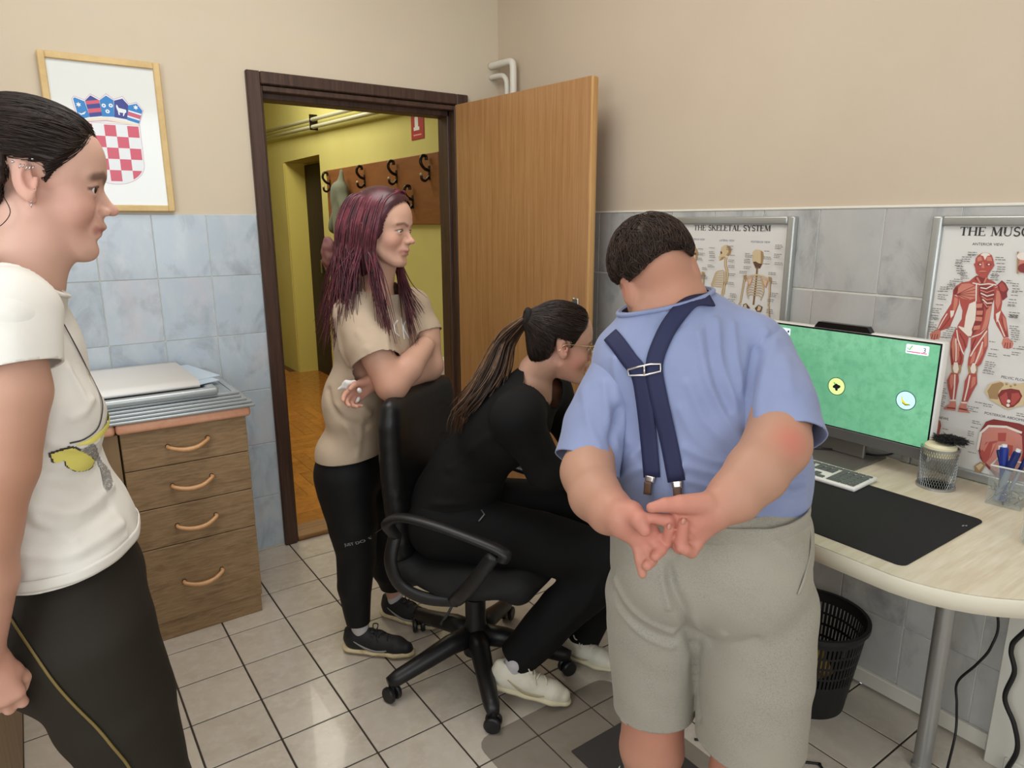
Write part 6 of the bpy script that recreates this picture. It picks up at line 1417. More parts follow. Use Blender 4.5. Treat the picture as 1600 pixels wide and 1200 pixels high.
def shoe(parent, heel, fwd, length, m_up, m_sole, m_lace, m_logo=None, pitch=0.0, side=1, sock=None, ankle=None, high=0.085, logo_side=-1):
    """low trainer: upper with padded collar, thick sole, laces, curved side mark; local x forward, y left, z up; heel point on the ground"""
    f = A3(*fwd); f[2] = 0; f /= np.linalg.norm(f); lf = np.cross(UP, f); c, sn = math.cos(pitch), math.sin(pitch)
    R = np.stack([f*c-UP*sn, lf, UP*c+f*sn], 1); H = A3(*heel); k = length/0.27
    L = lambda x, y, z: H+R@(A3(x, y*side, z)*k)
    S = SDF()
    S.ell(L(0.045, 0, 0.055), A3(0.042, 0.033, 0.050)*k, 0.02*k, 'u', R)
    S.chain([L(0.04, 0, 0.045), L(0.12, 0.002, 0.042), L(0.20, 0.004, 0.034), L(0.235, 0.004, 0.030)], [0.036*k, 0.037*k, 0.036*k, 0.026*k], 0.02*k)
    S.cap(L(0.085, 0, 0.066), L(0.15, 0.002, 0.052), 0.026*k, 0.020*k, 0.02*k); S.cap(L(0.105, 0, 0.085), L(0.085, 0, 0.062), 0.014*k, 0.022*k, 0.01*k)
    S.cap(L(0.012, 0, 0.08), L(0.014, 0, 0.05), 0.013*k, 0.02*k, 0.012*k)
    S.ell(L(0.052, 0, 0.106), A3(0.030, 0.020, 0.026)*k, 0.006*k, 's', R)
    V, F = S.mesh(0.0034); V, F = cut(V, F, [(L(0.1, 0, 0.020), -R[:, 2], L(0.1, 0, 0.0), 0.4)])
    up_ = mesh_obj('shoe', V, F, m_up, parent)
    S = SDF(); S.chain([L(0.030, 0, 0.0168), L(0.12, 0.001, 0.0154), L(0.20, 0.004, 0.0170), L(0.238, 0.004, 0.0172)], [0.041*k, 0.0375*k, 0.0415*k, 0.031*k], 0.02*k, 'u', (R[:, 2], 0.40))
    V, F = S.mesh(0.0034); mesh_obj('sole', V, F, m_sole, up_)
    ln = []
    for i in range(5):
        x = 0.118+i*0.021; z = 0.0915-i*0.0076; g = 1 if i % 2 else -1
        ln.append(([L(x, -0.020*g, z-0.008), L(x+0.004, -0.008*g, z+0.002), L(x+0.010, 0.008*g, z+0.001), L(x+0.014, 0.020*g, z-0.010)], [0.0022*k]*4))
    for g in (-1, 1): ln.append((spline([L(0.112, 0, 0.092), L(0.105, 0.018*g, 0.104), L(0.118, 0.030*g, 0.098), L(0.122, 0.012*g, 0.086)], 4), [0.0022*k]*13)); ln.append((spline([L(0.112, 0, 0.092), L(0.13, 0.02*g, 0.082), L(0.142, 0.034*g, 0.066)], 4), [0.0019*k]*9))
    strands('laces', ln, m_lace, up_, 5)
    if m_logo:
        g = logo_side*side; b = bvh_of(*S_up_cache(up_))
        crv = [(0.175, 0.036), (0.150, 0.028), (0.125, 0.0275), (0.100, 0.034), (0.075, 0.046), (0.050, 0.060)]; wid = [0.003, 0.013, 0.017, 0.012, 0.006, 0.002]
        pr = [(L(x, 0.12*g*side, z), L(x, 0, z)) for x, z in crv]
        band_on('side_mark', drape(b, pr, 0.0011), [w_*k for w_ in wid], m_logo, up_, 0.001)
    if sock:
        S = SDF(); a = A3(*ankle); S.chain([L(0.060, 0, 0.06), L(0.062, 0, 0.098), a], [0.031*k, 0.030*k, 0.032*k], 0.02); V, F = S.mesh(0.004); V = wrinkle(V, F, 0.001, 120, 3, (0.3, 0.3, 1)); mesh_obj('sock', V, F, sock, up_)
    return up_
def S_up_cache(o):
    me = o.data; w = _wloc(o); V = np.array([v.co for v in me.vertices])+w; F = np.array([p.vertices[:] for p in me.polygons]); return V, F
M_dhair = mat('dark brown hair', (44, 31, 26), 0.42, rand=0.0, stretch=(1, 1, 1), noise=[(60, (28, 20, 17), 0.4, 0.7), (14, (52, 37, 30), 0.55, 0.8)], spec=0.3)
M_dstrand = mat('dark brown hair strands', (43, 31, 25), 0.5, noise=[(50, (28, 20, 16), 0.4, 0.7)], spec=0.3)

# ================================================ the man with the braces
def build_man():
    O = A3(*(-0.9650, -2.0160, 1.3428)); R0 = head_axes(54.9, -24, 22); s = 0.985
    T = person('person', 'man in pale blue shirt, navy braces and grey shorts, hands clasped behind his back', (-0.94, -2.14, 0))
    # -------- body
    S = SDF(); head_prims(S, O, R0, s, 1.1)
    S.chain([(-0.9556, -2.0104, 1.3500), (-0.9496, -2.0268, 1.2866), (-0.9273, -2.0425, 1.2292)], [0.066, 0.071, 0.10], 0.03)
    S.ell((-0.8999, -2.0740, 1.1195), (0.165, 0.12, 0.18), 0.05); S.ell((-0.9174, -2.1472, 0.8692), (0.165, 0.14, 0.18), 0.05)
    S.chain([(-1.0391, -1.9884, 1.1364), (-1.1215, -2.0038, 1.0132), (-1.1814, -2.0534, 0.9735)], [0.048, 0.048, 0.050], 0.03)
    S.chain([(-1.1814, -2.0534, 0.9735), (-1.2155, -2.1150, 0.9533), (-1.2337, -2.1755, 0.9470), (-1.2420, -2.2186, 0.9500)], [0.051, 0.050, 0.042, 0.034], 0.02)
    S.chain([(-0.8317, -2.1952, 1.1736), (-0.8989, -2.2824, 1.0961), (-0.9486, -2.3147, 1.0564)], [0.064, 0.058, 0.056], 0.03)
    S.chain([(-0.9486, -2.3147, 1.0564), (-1.0204, -2.3254, 1.0213), (-1.0797, -2.3265, 0.9906), (-1.1234, -2.3202, 0.9730)], [0.058, 0.055, 0.046, 0.034], 0.02)
    k = 0.0028
    # his right hand, palm outwards: thumb on top, index along it, three fingers folded up
    S.cap((-1.1298, -2.3182, 0.9762), (-1.1770, -2.2973, 0.9678), 0.031, 0.022, 0.012, 'u', (FH, 0.75)); S.cap((-1.1342, -2.3175, 0.9617), (-1.1608, -2.3062, 0.9238), 0.029, 0.020, 0.010, 'u', (FH, 0.75)); S.cap((-1.1400, -2.3159, 0.9721), (-1.1697, -2.3011, 0.9435), 0.024, 0.020, 0.010)
    S.cap((-1.1928, -2.3105, 0.9768), (-1.1643, -2.3306, 0.9345), 0.0022, 0.0022, 0.004, 's'); S.cap((-1.1923, -2.3085, 0.9595), (-1.1693, -2.3246, 0.9241), 0.002, 0.002, 0.004, 's')
    S.cap((-1.1474, -2.3180, 0.9889), (-1.1910, -2.3021, 0.9941), 0.021, 0.0165, 0.006); S.chain([(-1.1894, -2.3008, 0.9933), (-1.2137, -2.2885, 0.9939), (-1.2330, -2.2750, 0.9894)], [0.0155, 0.0125, 0.0090], k)
    S.chain([(-1.1790, -2.2909, 0.9613), (-1.2078, -2.2879, 0.9641), (-1.2291, -2.2753, 0.9698)], [0.0120, 0.0112, 0.0095], k)
    S.chain([(-1.1748, -2.2915, 0.9412), (-1.1907, -2.2778, 0.9235), (-1.2024, -2.2843, 0.9197), (-1.2067, -2.2935, 0.9507)], [0.0120, 0.0112, 0.0104, 0.0090], k)
    S.chain([(-1.1696, -2.3024, 0.9248), (-1.1829, -2.2979, 0.9100), (-1.1927, -2.3082, 0.9289), (-1.1930, -2.3116, 0.9632)], [0.0125, 0.0112, 0.0108, 0.0092], k)
    S.chain([(-1.1582, -2.3129, 0.9185), (-1.1727, -2.3149, 0.9068), (-1.1899, -2.3150, 0.9166), (-1.1970, -2.3125, 0.9200)], [0.0130, 0.0112, 0.0102, 0.0090], k)
    S.ball((-1.1822, -2.2887, 0.9302), 0.013, 0.006); S.ball((-1.1832, -2.2856, 0.9460), 0.012, 0.005); S.ball((-1.1919, -2.2947, 0.9483), 0.0085, 0.004); S.ball((-1.1913, -2.2951, 0.9340), 0.0085, 0.004); S.ball((-1.1865, -2.2832, 0.9172), 0.010, 0.006)
    # his left hand, lower: thumb across the palm, fingers hanging down towards the other hand
    S.cap((-1.2433, -2.2214, 0.9525), (-1.2308, -2.2497, 0.9212), 0.030, 0.021, 0.010, 'u', (FH, 0.78)); S.cap((-1.2366, -2.2285, 0.9582), (-1.2190, -2.2604, 0.9342), 0.026, 0.018, 0.008)
    S.cap((-1.2418, -2.2395, 0.9672), (-1.2471, -2.2602, 0.9655), 0.019, 0.0165, 0.010); S.cap((-1.2485, -2.2616, 0.9664), (-1.2473, -2.2747, 0.9511), 0.0150, 0.0108, 0.003)
    S.chain([(-1.2193, -2.2651, 0.9361), (-1.2074, -2.2759, 0.9178), (-1.1938, -2.2781, 0.9172)], [0.0112, 0.0104, 0.0088], k)
    S.chain([(-1.2240, -2.2642, 0.9251), (-1.2153, -2.2850, 0.9117), (-1.2320, -2.2879, 0.9048)], [0.0112, 0.0108, 0.0092], k)
    S.chain([(-1.2309, -2.2594, 0.9142), (-1.2295, -2.2774, 0.8912), (-1.2445, -2.2816, 0.8879)], [0.0108, 0.0102, 0.0088], k)
    S.chain([(-1.2384, -2.2516, 0.9096), (-1.2428, -2.2632, 0.8891), (-1.2443, -2.2720, 0.8680)], [0.0100, 0.0092, 0.0078], k)
    lk, rk_ = A3(*(-1.0156, -2.1087, 0.4171)), A3(*(-0.9373, -2.2982, 0.4247))
    lf, rf = A3(lk[0]+0.012, lk[1]+0.02, 0.075), A3(rk_[0]+0.012, rk_[1]+0.02, 0.075)
    hp = A3(*(-0.9204, -2.1573, 0.8148))
    for kn, ft, sx in ((lk, lf, -1), (rk_, rf, 1)):
        S.chain([hp+RH*0.09*sx-UP*0.05, kn+UP*0.02], [0.115, 0.072], 0.03)
        S.chain([kn+UP*0.02, kn*0.62+ft*0.38-FH*0.012, kn*0.35+ft*0.65, ft], [0.067, 0.072, 0.052, 0.033], 0.02)
        S.cap(ft-UP*0.02, ft+FH*0.05-UP*0.045, 0.030, 0.018, 0.02)
    hc = (-1.2074, -2.2856, 0.9491)
    mskin = skin_mat('man skin', 0.3, 0.52)
    skin_body(S, 0.0028, mskin, T, (172, 131, 109), O, R0, s, [(hc, 0.10, (192, 118, 104), 0.8), ((-0.9785, -2.3609, 1.0806), 0.034, (186, 92, 80), 0.55), ((-0.9941, -2.0811, 1.3433), 0.10, (200, 138, 114), 0.5), (lk, 0.16, (188, 116, 96), 0.5), (rk_, 0.16, (188, 116, 96), 0.5)], 1)
    eyes(O, R0, s, T)
    for a_, z_ in ((lf, 0.0064), (rf, 0.0064)): shoe(T, (a_[0]-FH[0]*0.055, a_[1]-FH[1]*0.055, z_), FH, 0.275, mat('dark grey casual shoe', (58, 58, 60), 0.6), mat('white casual shoe sole', (214, 210, 200), 0.6), mat('grey shoe lace', (150, 150, 148), 0.7))
    nm = mat('finger nail', (184, 128, 112), 0.5)
    for c_, n_ in (((-1.2015, -2.3185, 0.9715), 'a'), ((-1.2150, -2.3005, 0.9591), 'b')):
        S2 = SDF(); S2.ell(c_, (0.005, 0.0025, 0.0062), 0.002); v_, f_ = S2.mesh(0.0012); mesh_obj('finger_nail', v_, f_, nm, T)
    # -------- shirt
    m_sh = mat('pale blue cotton shirt', (128, 138, 172), 0.82, noise=[(7, (121, 131, 165), 0.4, 0.7)], bump=(700, 0.25, 0.0005), sheen=0.15)
    S = SDF(); Rb = np.stack([RH, FH, UP], 1); Rl = np.stack([RH, FH*0.94+UP*0.34, UP*0.94-FH*0.34], 1)
    S.ell((-0.9290, -2.1574, 0.8611), (0.200, 0.150, 0.14), 0.05, 'u', Rb); S.ell((-0.8971, -2.1309, 0.9539), (0.208, 0.165, 0.15), 0.06, 'u', Rb)
    S.ell((-0.9013, -2.0913, 1.0665), (0.200, 0.160, 0.17), 0.06, 'u', Rl); S.ell((-0.9131, -2.0585, 1.1747), (0.190, 0.135, 0.125), 0.06, 'u', Rl)
    S.chain([(-1.0206, -1.9952, 1.1604), (-0.9214, -2.0405, 1.2326), (-0.8373, -2.1546, 1.2083)], [0.072, 0.090, 0.074], 0.045)
    S.cap((-0.9481, -2.0217, 1.2887), (-0.9234, -2.0391, 1.2284), 0.073, 0.102, 0.05)
    V, F = S.mesh(0.005); V = relax(V, F, 2)
    V, F = cut(V, F, [((-0.9544, -2.0234, 1.2974), A3(*(-0.9606, -2.0191, 1.3428))-A3(*(-0.9362, -2.0362, 1.2293)), (-0.9622, -2.0180, 1.3269), 0.112), ((-0.9214, -2.1566, 0.7910), -UP, (-0.9172, -2.1595, 0.7094), 0.30)])
    pl, pr = A3(*(-1.1582, -2.0208, 0.9766)), A3(*(-0.9177, -2.3119, 1.0636))
    nl = A3(*(-1.1654, -2.0280, 0.9525))-A3(*(-1.1132, -1.9975, 1.0408)); nr = A3(*(-0.9238, -2.3235, 1.0415))-A3(*(-0.8862, -2.2730, 1.1047)); nl /= np.linalg.norm(nl); nr /= np.linalg.norm(nr)
    S = SDF(); S.chain([(-1.0334, -1.9900, 1.1415), (-1.1132, -1.9975, 1.0408), (-1.1570, -2.0216, 0.9724), (-1.1697, -2.0335, 0.9344)], [0.072, 0.066, 0.068, 0.068], 0.028); V2, F2 = S.mesh(0.005); V2, F2 = cut(relax(V2, F2, 2), F2, [(pl, nl-RH*0.20, pl, 0.5)])
    V, F = np.vstack([V, V2]), np.vstack([F, F2+len(V)])
    S = SDF(); S.chain([(-0.8252, -2.1692, 1.1902), (-0.8862, -2.2730, 1.1047), (-0.9238, -2.3235, 1.0415), (-0.9444, -2.3482, 1.0092)], [0.074, 0.073, 0.074, 0.074], 0.028); V2, F2 = S.mesh(0.005); V2, F2 = cut(relax(V2, F2, 2), F2, [(pr, nr, pr, 0.5)])
    V, F = np.vstack([V, V2]), np.vstack([F, F2+len(V)])
    V = draped_folds(V, F, [
        ([((-1.265, -2.478, 1.292), (-0.785, -2.142, 1.190)), ((-1.269, -2.474, 1.247), (-0.793, -2.137, 1.117)), ((-1.268, -2.475, 1.202), (-0.791, -2.138, 1.045)), ((-1.262, -2.480, 1.168), (-0.781, -2.146, 0.989))], -0.011, 0.012), ([((-1.257, -2.483, 1.316), (-0.773, -2.151, 1.229)), ((-1.267, -2.476, 1.269), (-0.789, -2.140, 1.152)), ((-1.266, -2.477, 1.211), (-0.787, -2.141, 1.059))], 0.007, 0.009), ([((-1.245, -2.491, 1.308), (-0.755, -2.164, 1.215)), ((-1.256, -2.484, 1.256), (-0.771, -2.152, 1.131)), ((-1.257, -2.483, 1.202), (-0.773, -2.151, 1.045))], 0.005, 0.009),
        ([((-1.311, -2.445, 1.334), (-0.860, -2.090, 1.256)), ((-1.304, -2.450, 1.282), (-0.848, -2.098, 1.173)), ((-1.287, -2.462, 1.229), (-0.821, -2.117, 1.088)), ((-1.267, -2.476, 1.186), (-0.789, -2.139, 1.018))], 0.006, 0.008), ([((-1.330, -2.431, 1.317), (-0.892, -2.068, 1.229)), ((-1.318, -2.440, 1.256), (-0.871, -2.082, 1.131)), ((-1.295, -2.456, 1.202), (-0.835, -2.108, 1.045)), ((-1.269, -2.475, 1.169), (-0.792, -2.137, 0.992))], 0.0065, 0.009), ([((-1.320, -2.438, 1.325), (-0.876, -2.079, 1.243)), ((-1.311, -2.445, 1.265), (-0.860, -2.089, 1.145)), ((-1.290, -2.460, 1.211), (-0.826, -2.113, 1.059))], -0.004, 0.007), ([((-1.293, -2.458, 1.329), (-0.831, -2.110, 1.249)), ((-1.287, -2.462, 1.282), (-0.821, -2.117, 1.173)), ((-1.274, -2.471, 1.229), (-0.801, -2.132, 1.088))], 0.0055, 0.008), ([((-1.337, -2.427, 1.247), (-0.902, -2.060, 1.117)), ((-1.315, -2.443, 1.193), (-0.866, -2.086, 1.030)), ((-1.280, -2.467, 1.157), (-0.810, -2.125, 0.971))], 0.005, 0.010), ([((-1.344, -2.422, 1.212), (-0.913, -2.052, 1.060)), ((-1.322, -2.438, 1.166), (-0.878, -2.077, 0.986)), ((-1.293, -2.458, 1.142), (-0.832, -2.110, 0.947))], 0.0045, 0.010),
        ([((-1.413, -2.373, 1.212), (-1.025, -1.974, 1.060)), ((-1.418, -2.370, 1.166), (-1.033, -1.968, 0.987)), ((-1.410, -2.376, 1.125), (-1.019, -1.978, 0.920))], -0.012, 0.012), ([((-1.429, -2.362, 1.248), (-1.051, -1.956, 1.118)), ((-1.425, -2.365, 1.203), (-1.043, -1.961, 1.046)), ((-1.413, -2.373, 1.157), (-1.025, -1.974, 0.972))], 0.006, 0.009), ([((-1.418, -2.370, 1.283), (-1.033, -1.968, 1.174)), ((-1.415, -2.372, 1.230), (-1.028, -1.971, 1.089)), ((-1.401, -2.382, 1.166), (-1.005, -1.988, 0.987))], 0.006, 0.010), ([((-1.452, -2.346, 1.239), (-1.088, -1.930, 1.104)), ((-1.446, -2.350, 1.194), (-1.077, -1.937, 1.031)), ((-1.434, -2.359, 1.157), (-1.058, -1.951, 0.972))], 0.004, 0.009),
        ([((-1.410, -2.376, 1.125), (-1.019, -1.978, 0.920)), ((-1.394, -2.387, 1.146), (-0.995, -1.995, 0.954)), ((-1.385, -2.393, 1.157), (-0.980, -2.005, 0.972))], 0.007, 0.008), ([((-1.408, -2.377, 1.112), (-1.016, -1.980, 0.900)), ((-1.387, -2.392, 1.127), (-0.982, -2.004, 0.924)), ((-1.376, -2.400, 1.129), (-0.965, -2.016, 0.927))], 0.006, 0.008), ([((-1.337, -2.427, 1.157), (-0.902, -2.060, 0.972)), ((-1.300, -2.453, 1.136), (-0.843, -2.102, 0.938)), ((-1.263, -2.479, 1.142), (-0.783, -2.144, 0.947))], 0.006, 0.009), ([((-1.336, -2.428, 1.131), (-0.901, -2.061, 0.930)), ((-1.292, -2.459, 1.118), (-0.829, -2.111, 0.908)), ((-1.259, -2.481, 1.124), (-0.777, -2.148, 0.919))], 0.006, 0.008), ([((-1.334, -2.429, 1.110), (-0.897, -2.064, 0.896)), ((-1.298, -2.454, 1.099), (-0.839, -2.104, 0.878)), ((-1.269, -2.474, 1.104), (-0.793, -2.137, 0.887))], 0.005, 0.007), ([((-1.230, -2.502, 1.124), (-0.731, -2.181, 0.918)), ((-1.214, -2.513, 1.105), (-0.704, -2.199, 0.888)), ((-1.200, -2.523, 1.110), (-0.681, -2.216, 0.895))], -0.006, 0.008), ([((-1.232, -2.500, 1.096), (-0.733, -2.179, 0.873)), ((-1.213, -2.514, 1.091), (-0.702, -2.201, 0.865)), ((-1.197, -2.525, 1.095), (-0.677, -2.218, 0.873))], 0.005, 0.008),
        ([((-1.394, -2.387, 1.351), (-0.994, -1.996, 1.284)), ((-1.366, -2.406, 1.341), (-0.949, -2.027, 1.268)), ((-1.334, -2.429, 1.352), (-0.897, -2.064, 1.286))], 0.004, 0.009), ([((-1.386, -2.392, 1.334), (-0.982, -2.004, 1.257)), ((-1.358, -2.412, 1.325), (-0.937, -2.036, 1.243)), ((-1.324, -2.436, 1.334), (-0.882, -2.074, 1.256))], -0.003, 0.010), ([((-1.232, -2.500, 1.282), (-0.734, -2.178, 1.173)), ((-1.224, -2.506, 1.238), (-0.720, -2.188, 1.102)), ((-1.223, -2.507, 1.193), (-0.719, -2.189, 1.030))], 0.004, 0.012)])
    V = wrinkle(V, F, 0.0016, 38, 2, (1, 1, 0.6))
    cloth('shirt', V, F, m_sh, T, 0.003); bs = bvh_of(V, F)
    cp = [(R0@A3(0, 0, 0))]
    # collar band round the neck
    ax = A3(*(-0.9606, -2.0191, 1.3428))-A3(*(-0.9362, -2.0362, 1.2293)); ax /= np.linalg.norm(ax); cc = A3(*(-0.9544, -2.0234, 1.2974)); e1 = np.cross(ax, FH); e1 /= np.linalg.norm(e1); e2 = np.cross(ax, e1)
    ring = []
    for t in np.linspace(0, 2*PI, 40, endpoint=False):
        d = e1*math.cos(t)+e2*math.sin(t); r = bs.ray_cast(Vector(cc-ax*0.006), Vector(d), 0.105); ring.append(np.array(r[0])+ax*0.003 if r[0] is not None else cc+d*0.078)
    b = B(); b.tube(ring, 0.005, 8, False, True); b.build('collar', m_sh, T, smooth=True)
    # -------- shorts
    m_st = mat('grey marl jersey', (150, 145, 132), 0.9, noise=[(420, (132, 127, 115), 0.46, 0.66), (9, (150, 144, 130), 0.4, 0.7)], bump=(600, 0.35, 0.0006), sheen=0.1)
    S = SDF()
    S.ell((-0.9353, -2.1652, 0.8482), (0.205, 0.165, 0.115), 0.04, 'u', Rb); S.ell((-0.9381, -2.1754, 0.7679), (0.207, 0.160, 0.13), 0.05, 'u', Rb)
    S.ell((-1.0515, -2.1569, 0.7727), (0.112, 0.108, 0.125), 0.022, 'u', Rb); S.ell((-0.9434, -2.2694, 0.7643), (0.124, 0.118, 0.135), 0.022, 'u', Rb)
    S.chain([(-1.0307, -2.1165, 0.6811), (-1.0215, -2.1046, 0.5152), (-1.0132, -2.1105, 0.3502)], [0.110, 0.096, 0.089], 0.014); S.chain([(-0.9001, -2.2632, 0.6847), (-0.9125, -2.2850, 0.5438), (-0.9291, -2.3039, 0.3456)], [0.126, 0.116, 0.111], 0.014)
    V, F = S.mesh(0.005); V = relax(V, F, 2)
    ll, rl = A3(*(-1.0126, -2.1109, 0.3988)), A3(*(-0.9347, -2.3000, 0.3996))
    wb = A3(*(-0.9393, -2.1624, 0.9043)); wn = UP*0.98-RH*0.10+FH*0.02
    V, F = cut(V, F, [(ll, -UP+RH*0.02, ll-UP*0.09, 0.128), (rl, -UP, rl-UP*0.09, 0.155), (wb, wn, wb+UP*0.1, 0.30)])
    V = draped_folds(V, F, [
        ([((-1.435, -2.480, 1.107), (-0.898, -2.002, 0.797)), ((-1.428, -2.485, 1.063), (-0.884, -2.011, 0.716)), ((-1.422, -2.490, 1.010), (-0.873, -2.020, 0.616)), ((-1.404, -2.502, 0.959), (-0.841, -2.042, 0.521)), ((-1.396, -2.508, 0.917), (-0.824, -2.054, 0.442))], -0.014, 0.012), ([((-1.417, -2.493, 1.063), (-0.865, -2.025, 0.716)), ((-1.421, -2.490, 1.028), (-0.872, -2.020, 0.649)), ((-1.412, -2.496, 0.982), (-0.856, -2.032, 0.564))], 0.006, 0.007), ([((-1.425, -2.487, 1.054), (-0.879, -2.015, 0.699)), ((-1.431, -2.483, 1.019), (-0.891, -2.007, 0.633)), ((-1.423, -2.489, 0.973), (-0.875, -2.018, 0.547))], 0.005, 0.007),
        ([((-1.481, -2.448, 1.014), (-0.984, -1.942, 0.624)), ((-1.459, -2.463, 0.969), (-0.944, -1.970, 0.539)), ((-1.419, -2.492, 0.941), (-0.868, -2.023, 0.486))], 0.007, 0.009), ([((-1.480, -2.448, 0.996), (-0.983, -1.942, 0.590)), ((-1.457, -2.465, 0.950), (-0.939, -1.973, 0.504)), ((-1.417, -2.493, 0.926), (-0.864, -2.026, 0.460))], -0.006, 0.008), ([((-1.477, -2.451, 0.978), (-0.977, -1.946, 0.556)), ((-1.453, -2.468, 0.936), (-0.931, -1.979, 0.478)), ((-1.419, -2.491, 0.917), (-0.868, -2.023, 0.442))], 0.004, 0.008), ([((-1.405, -2.501, 0.941), (-0.842, -2.041, 0.486)), ((-1.377, -2.521, 0.923), (-0.789, -2.078, 0.454)), ((-1.329, -2.555, 0.926), (-0.699, -2.142, 0.459))], -0.006, 0.011), ([((-1.400, -2.504, 0.959), (-0.833, -2.047, 0.521)), ((-1.385, -2.516, 0.940), (-0.803, -2.068, 0.486)), ((-1.364, -2.530, 0.936), (-0.765, -2.096, 0.477))], 0.005, 0.009),
        ([((-1.394, -2.509, 0.917), (-0.822, -2.055, 0.442)), ((-1.389, -2.513, 0.859), (-0.812, -2.063, 0.333)), ((-1.384, -2.516, 0.810), (-0.802, -2.069, 0.241))], -0.008, 0.010), ([((-1.432, -2.482, 1.107), (-0.893, -2.006, 0.797)), ((-1.399, -2.506, 1.096), (-0.830, -2.049, 0.778)), ((-1.360, -2.533, 1.101), (-0.757, -2.101, 0.787))], 0.003, 0.009), ([((-1.332, -2.552, 1.080), (-0.705, -2.137, 0.748)), ((-1.304, -2.572, 1.054), (-0.652, -2.174, 0.698)), ((-1.288, -2.583, 1.063), (-0.623, -2.195, 0.715))], 0.003, 0.010)])
    V = wrinkle(V, F, 0.0015, 34, 6)
    st = cloth('shorts', V, F, m_st, T, 0.003); bt = bvh_of(V, F)
    # waistband, pocket edge, hem seams
    loop = []
    e1 = RH; e2 = FH
    for t in np.linspace(0, 2*PI, 48, endpoint=False):
        d = e1*math.cos(t)+e2*math.sin(t); c0 = wb-wn*0.020; r = bt.ray_cast(Vector(c0+d*0.5), Vector(-d)); loop.append((np.array(r[0])+d*0.003, d))
    loop.append(loop[0]); band_on('waistband', loop, 0.036, m_st, st, 0.004)
    pk = drape(bt, [((-1.0960, -2.4738, 1.0143), (-0.8103, -2.3079, 0.8806)), ((-1.0887, -2.4790, 0.9632), (-0.8008, -2.3146, 0.8141)), ((-1.0927, -2.4762, 0.9076), (-0.8060, -2.3110, 0.7418)), ((-1.0987, -2.4720, 0.8759), (-0.8138, -2.3055, 0.7007))], 0.002); band_on('pocket_edge', pk, 0.006, m_st, st, 0.003)
    # -------- braces
    m_nv = mat('navy elastic webbing', (30, 34, 68), 0.75, bump=(900, 0.4, 0.0004)); m_ring = mat('pale metal ring', (196, 190, 186), 0.3, metal=0.85); m_lea = mat('brown leather tab', (92, 66, 50), 0.6)
    br = thing_part('braces', T)
    def strap(px, width):
        band_on('strap', drape(bs, px, 0.004), width, m_nv, br, 0.003)
    strap([((-1.3543, -2.2924, 1.2964), (-1.0766, -1.9987, 1.2310)), ((-1.3455, -2.2986, 1.2840), (-1.0643, -2.0073, 1.2136)), ((-1.3310, -2.3089, 1.2609), (-1.0439, -2.0217, 1.1812)), ((-1.3178, -2.3181, 1.2385), (-1.0255, -2.0346, 1.1499)), ((-1.3101, -2.3235, 1.1941), (-1.0147, -2.0422, 1.0878)), ((-1.3024, -2.3289, 1.1336), (-1.0040, -2.0497, 1.0030)), ((-1.2964, -2.3331, 1.0756), (-0.9955, -2.0557, 0.9219))], 0.034)
    strap([((-1.2377, -2.3744, 1.3476), (-0.8323, -2.0481, 1.2914)), ((-1.2603, -2.3585, 1.3421), (-0.9451, -2.0911, 1.2976)), ((-1.2785, -2.3457, 1.3226), (-0.9705, -2.0733, 1.2676)), ((-1.2918, -2.3364, 1.2914), (-0.9891, -2.0602, 1.2240)), ((-1.3003, -2.3304, 1.2511), (-1.0011, -2.0518, 1.1675)), ((-1.2931, -2.3354, 1.2040), (-0.9910, -2.0588, 1.1016)), ((-1.2777, -2.3463, 1.1335), (-0.9694, -2.0740, 1.0029)), ((-1.2654, -2.3549, 1.0692), (-0.9521, -2.0861, 0.9129))], 0.034)
    rg = [p for p, _ in drape(bs, [((-1.3305, -2.3092, 1.2454), (-1.0433, -2.0221, 1.1595)), ((-1.3182, -2.3178, 1.2492), (-1.0260, -2.0342, 1.1649)), ((-1.3043, -2.3276, 1.2530), (-1.0066, -2.0479, 1.1702)), ((-1.2919, -2.3363, 1.2530), (-0.9892, -2.0601, 1.1702)), ((-1.2915, -2.3366, 1.2423), (-0.9886, -2.0605, 1.1552)), ((-1.3100, -2.3236, 1.2365), (-1.0145, -2.0423, 1.1471)), ((-1.3287, -2.3105, 1.2366), (-1.0407, -2.0239, 1.1472))], 0.009)]
    b = B(); b.tube(rg, 0.0021, 8, False, True); m1 = drape(bs, [((-1.3113, -2.3227, 1.2521), (-1.0164, -2.0410, 1.1689)), ((-1.3107, -2.3231, 1.2365), (-1.0156, -2.0415, 1.1471))], 0.009); b.tube([p for p, _ in m1], 0.0021, 8); b.build('ring', m_ring, br, smooth=True)
    for u0, pa in ((1, [((-1.2973, -2.3325, 1.0777), (-0.9967, -2.0548, 0.9248)), ((-1.2977, -2.3322, 1.0683), (-0.9974, -2.0543, 0.9116))]), (2, [((-1.2646, -2.3555, 1.0692), (-0.9510, -2.0869, 0.9129)), ((-1.2633, -2.3564, 1.0587), (-0.9492, -2.0882, 0.8981))])):
        q = drape(bs, pa, 0.008); band_on('clip', q, [0.020, 0.018], m_ring, br, 0.004)
    for pa in ([((-1.2985, -2.3316, 1.0683), (-0.9985, -2.0535, 0.9116)), ((-1.2986, -2.3316, 1.0482), (-0.9987, -2.0534, 0.8835))], [((-1.2633, -2.3564, 1.0587), (-0.9492, -2.0882, 0.8981)), ((-1.2620, -2.3573, 1.0460), (-0.9473, -2.0895, 0.8803))]):
        q = drape(bs, pa, 0.011); band_on('leather_tab', q, [0.015, 0.015], m_lea, br, 0.004)
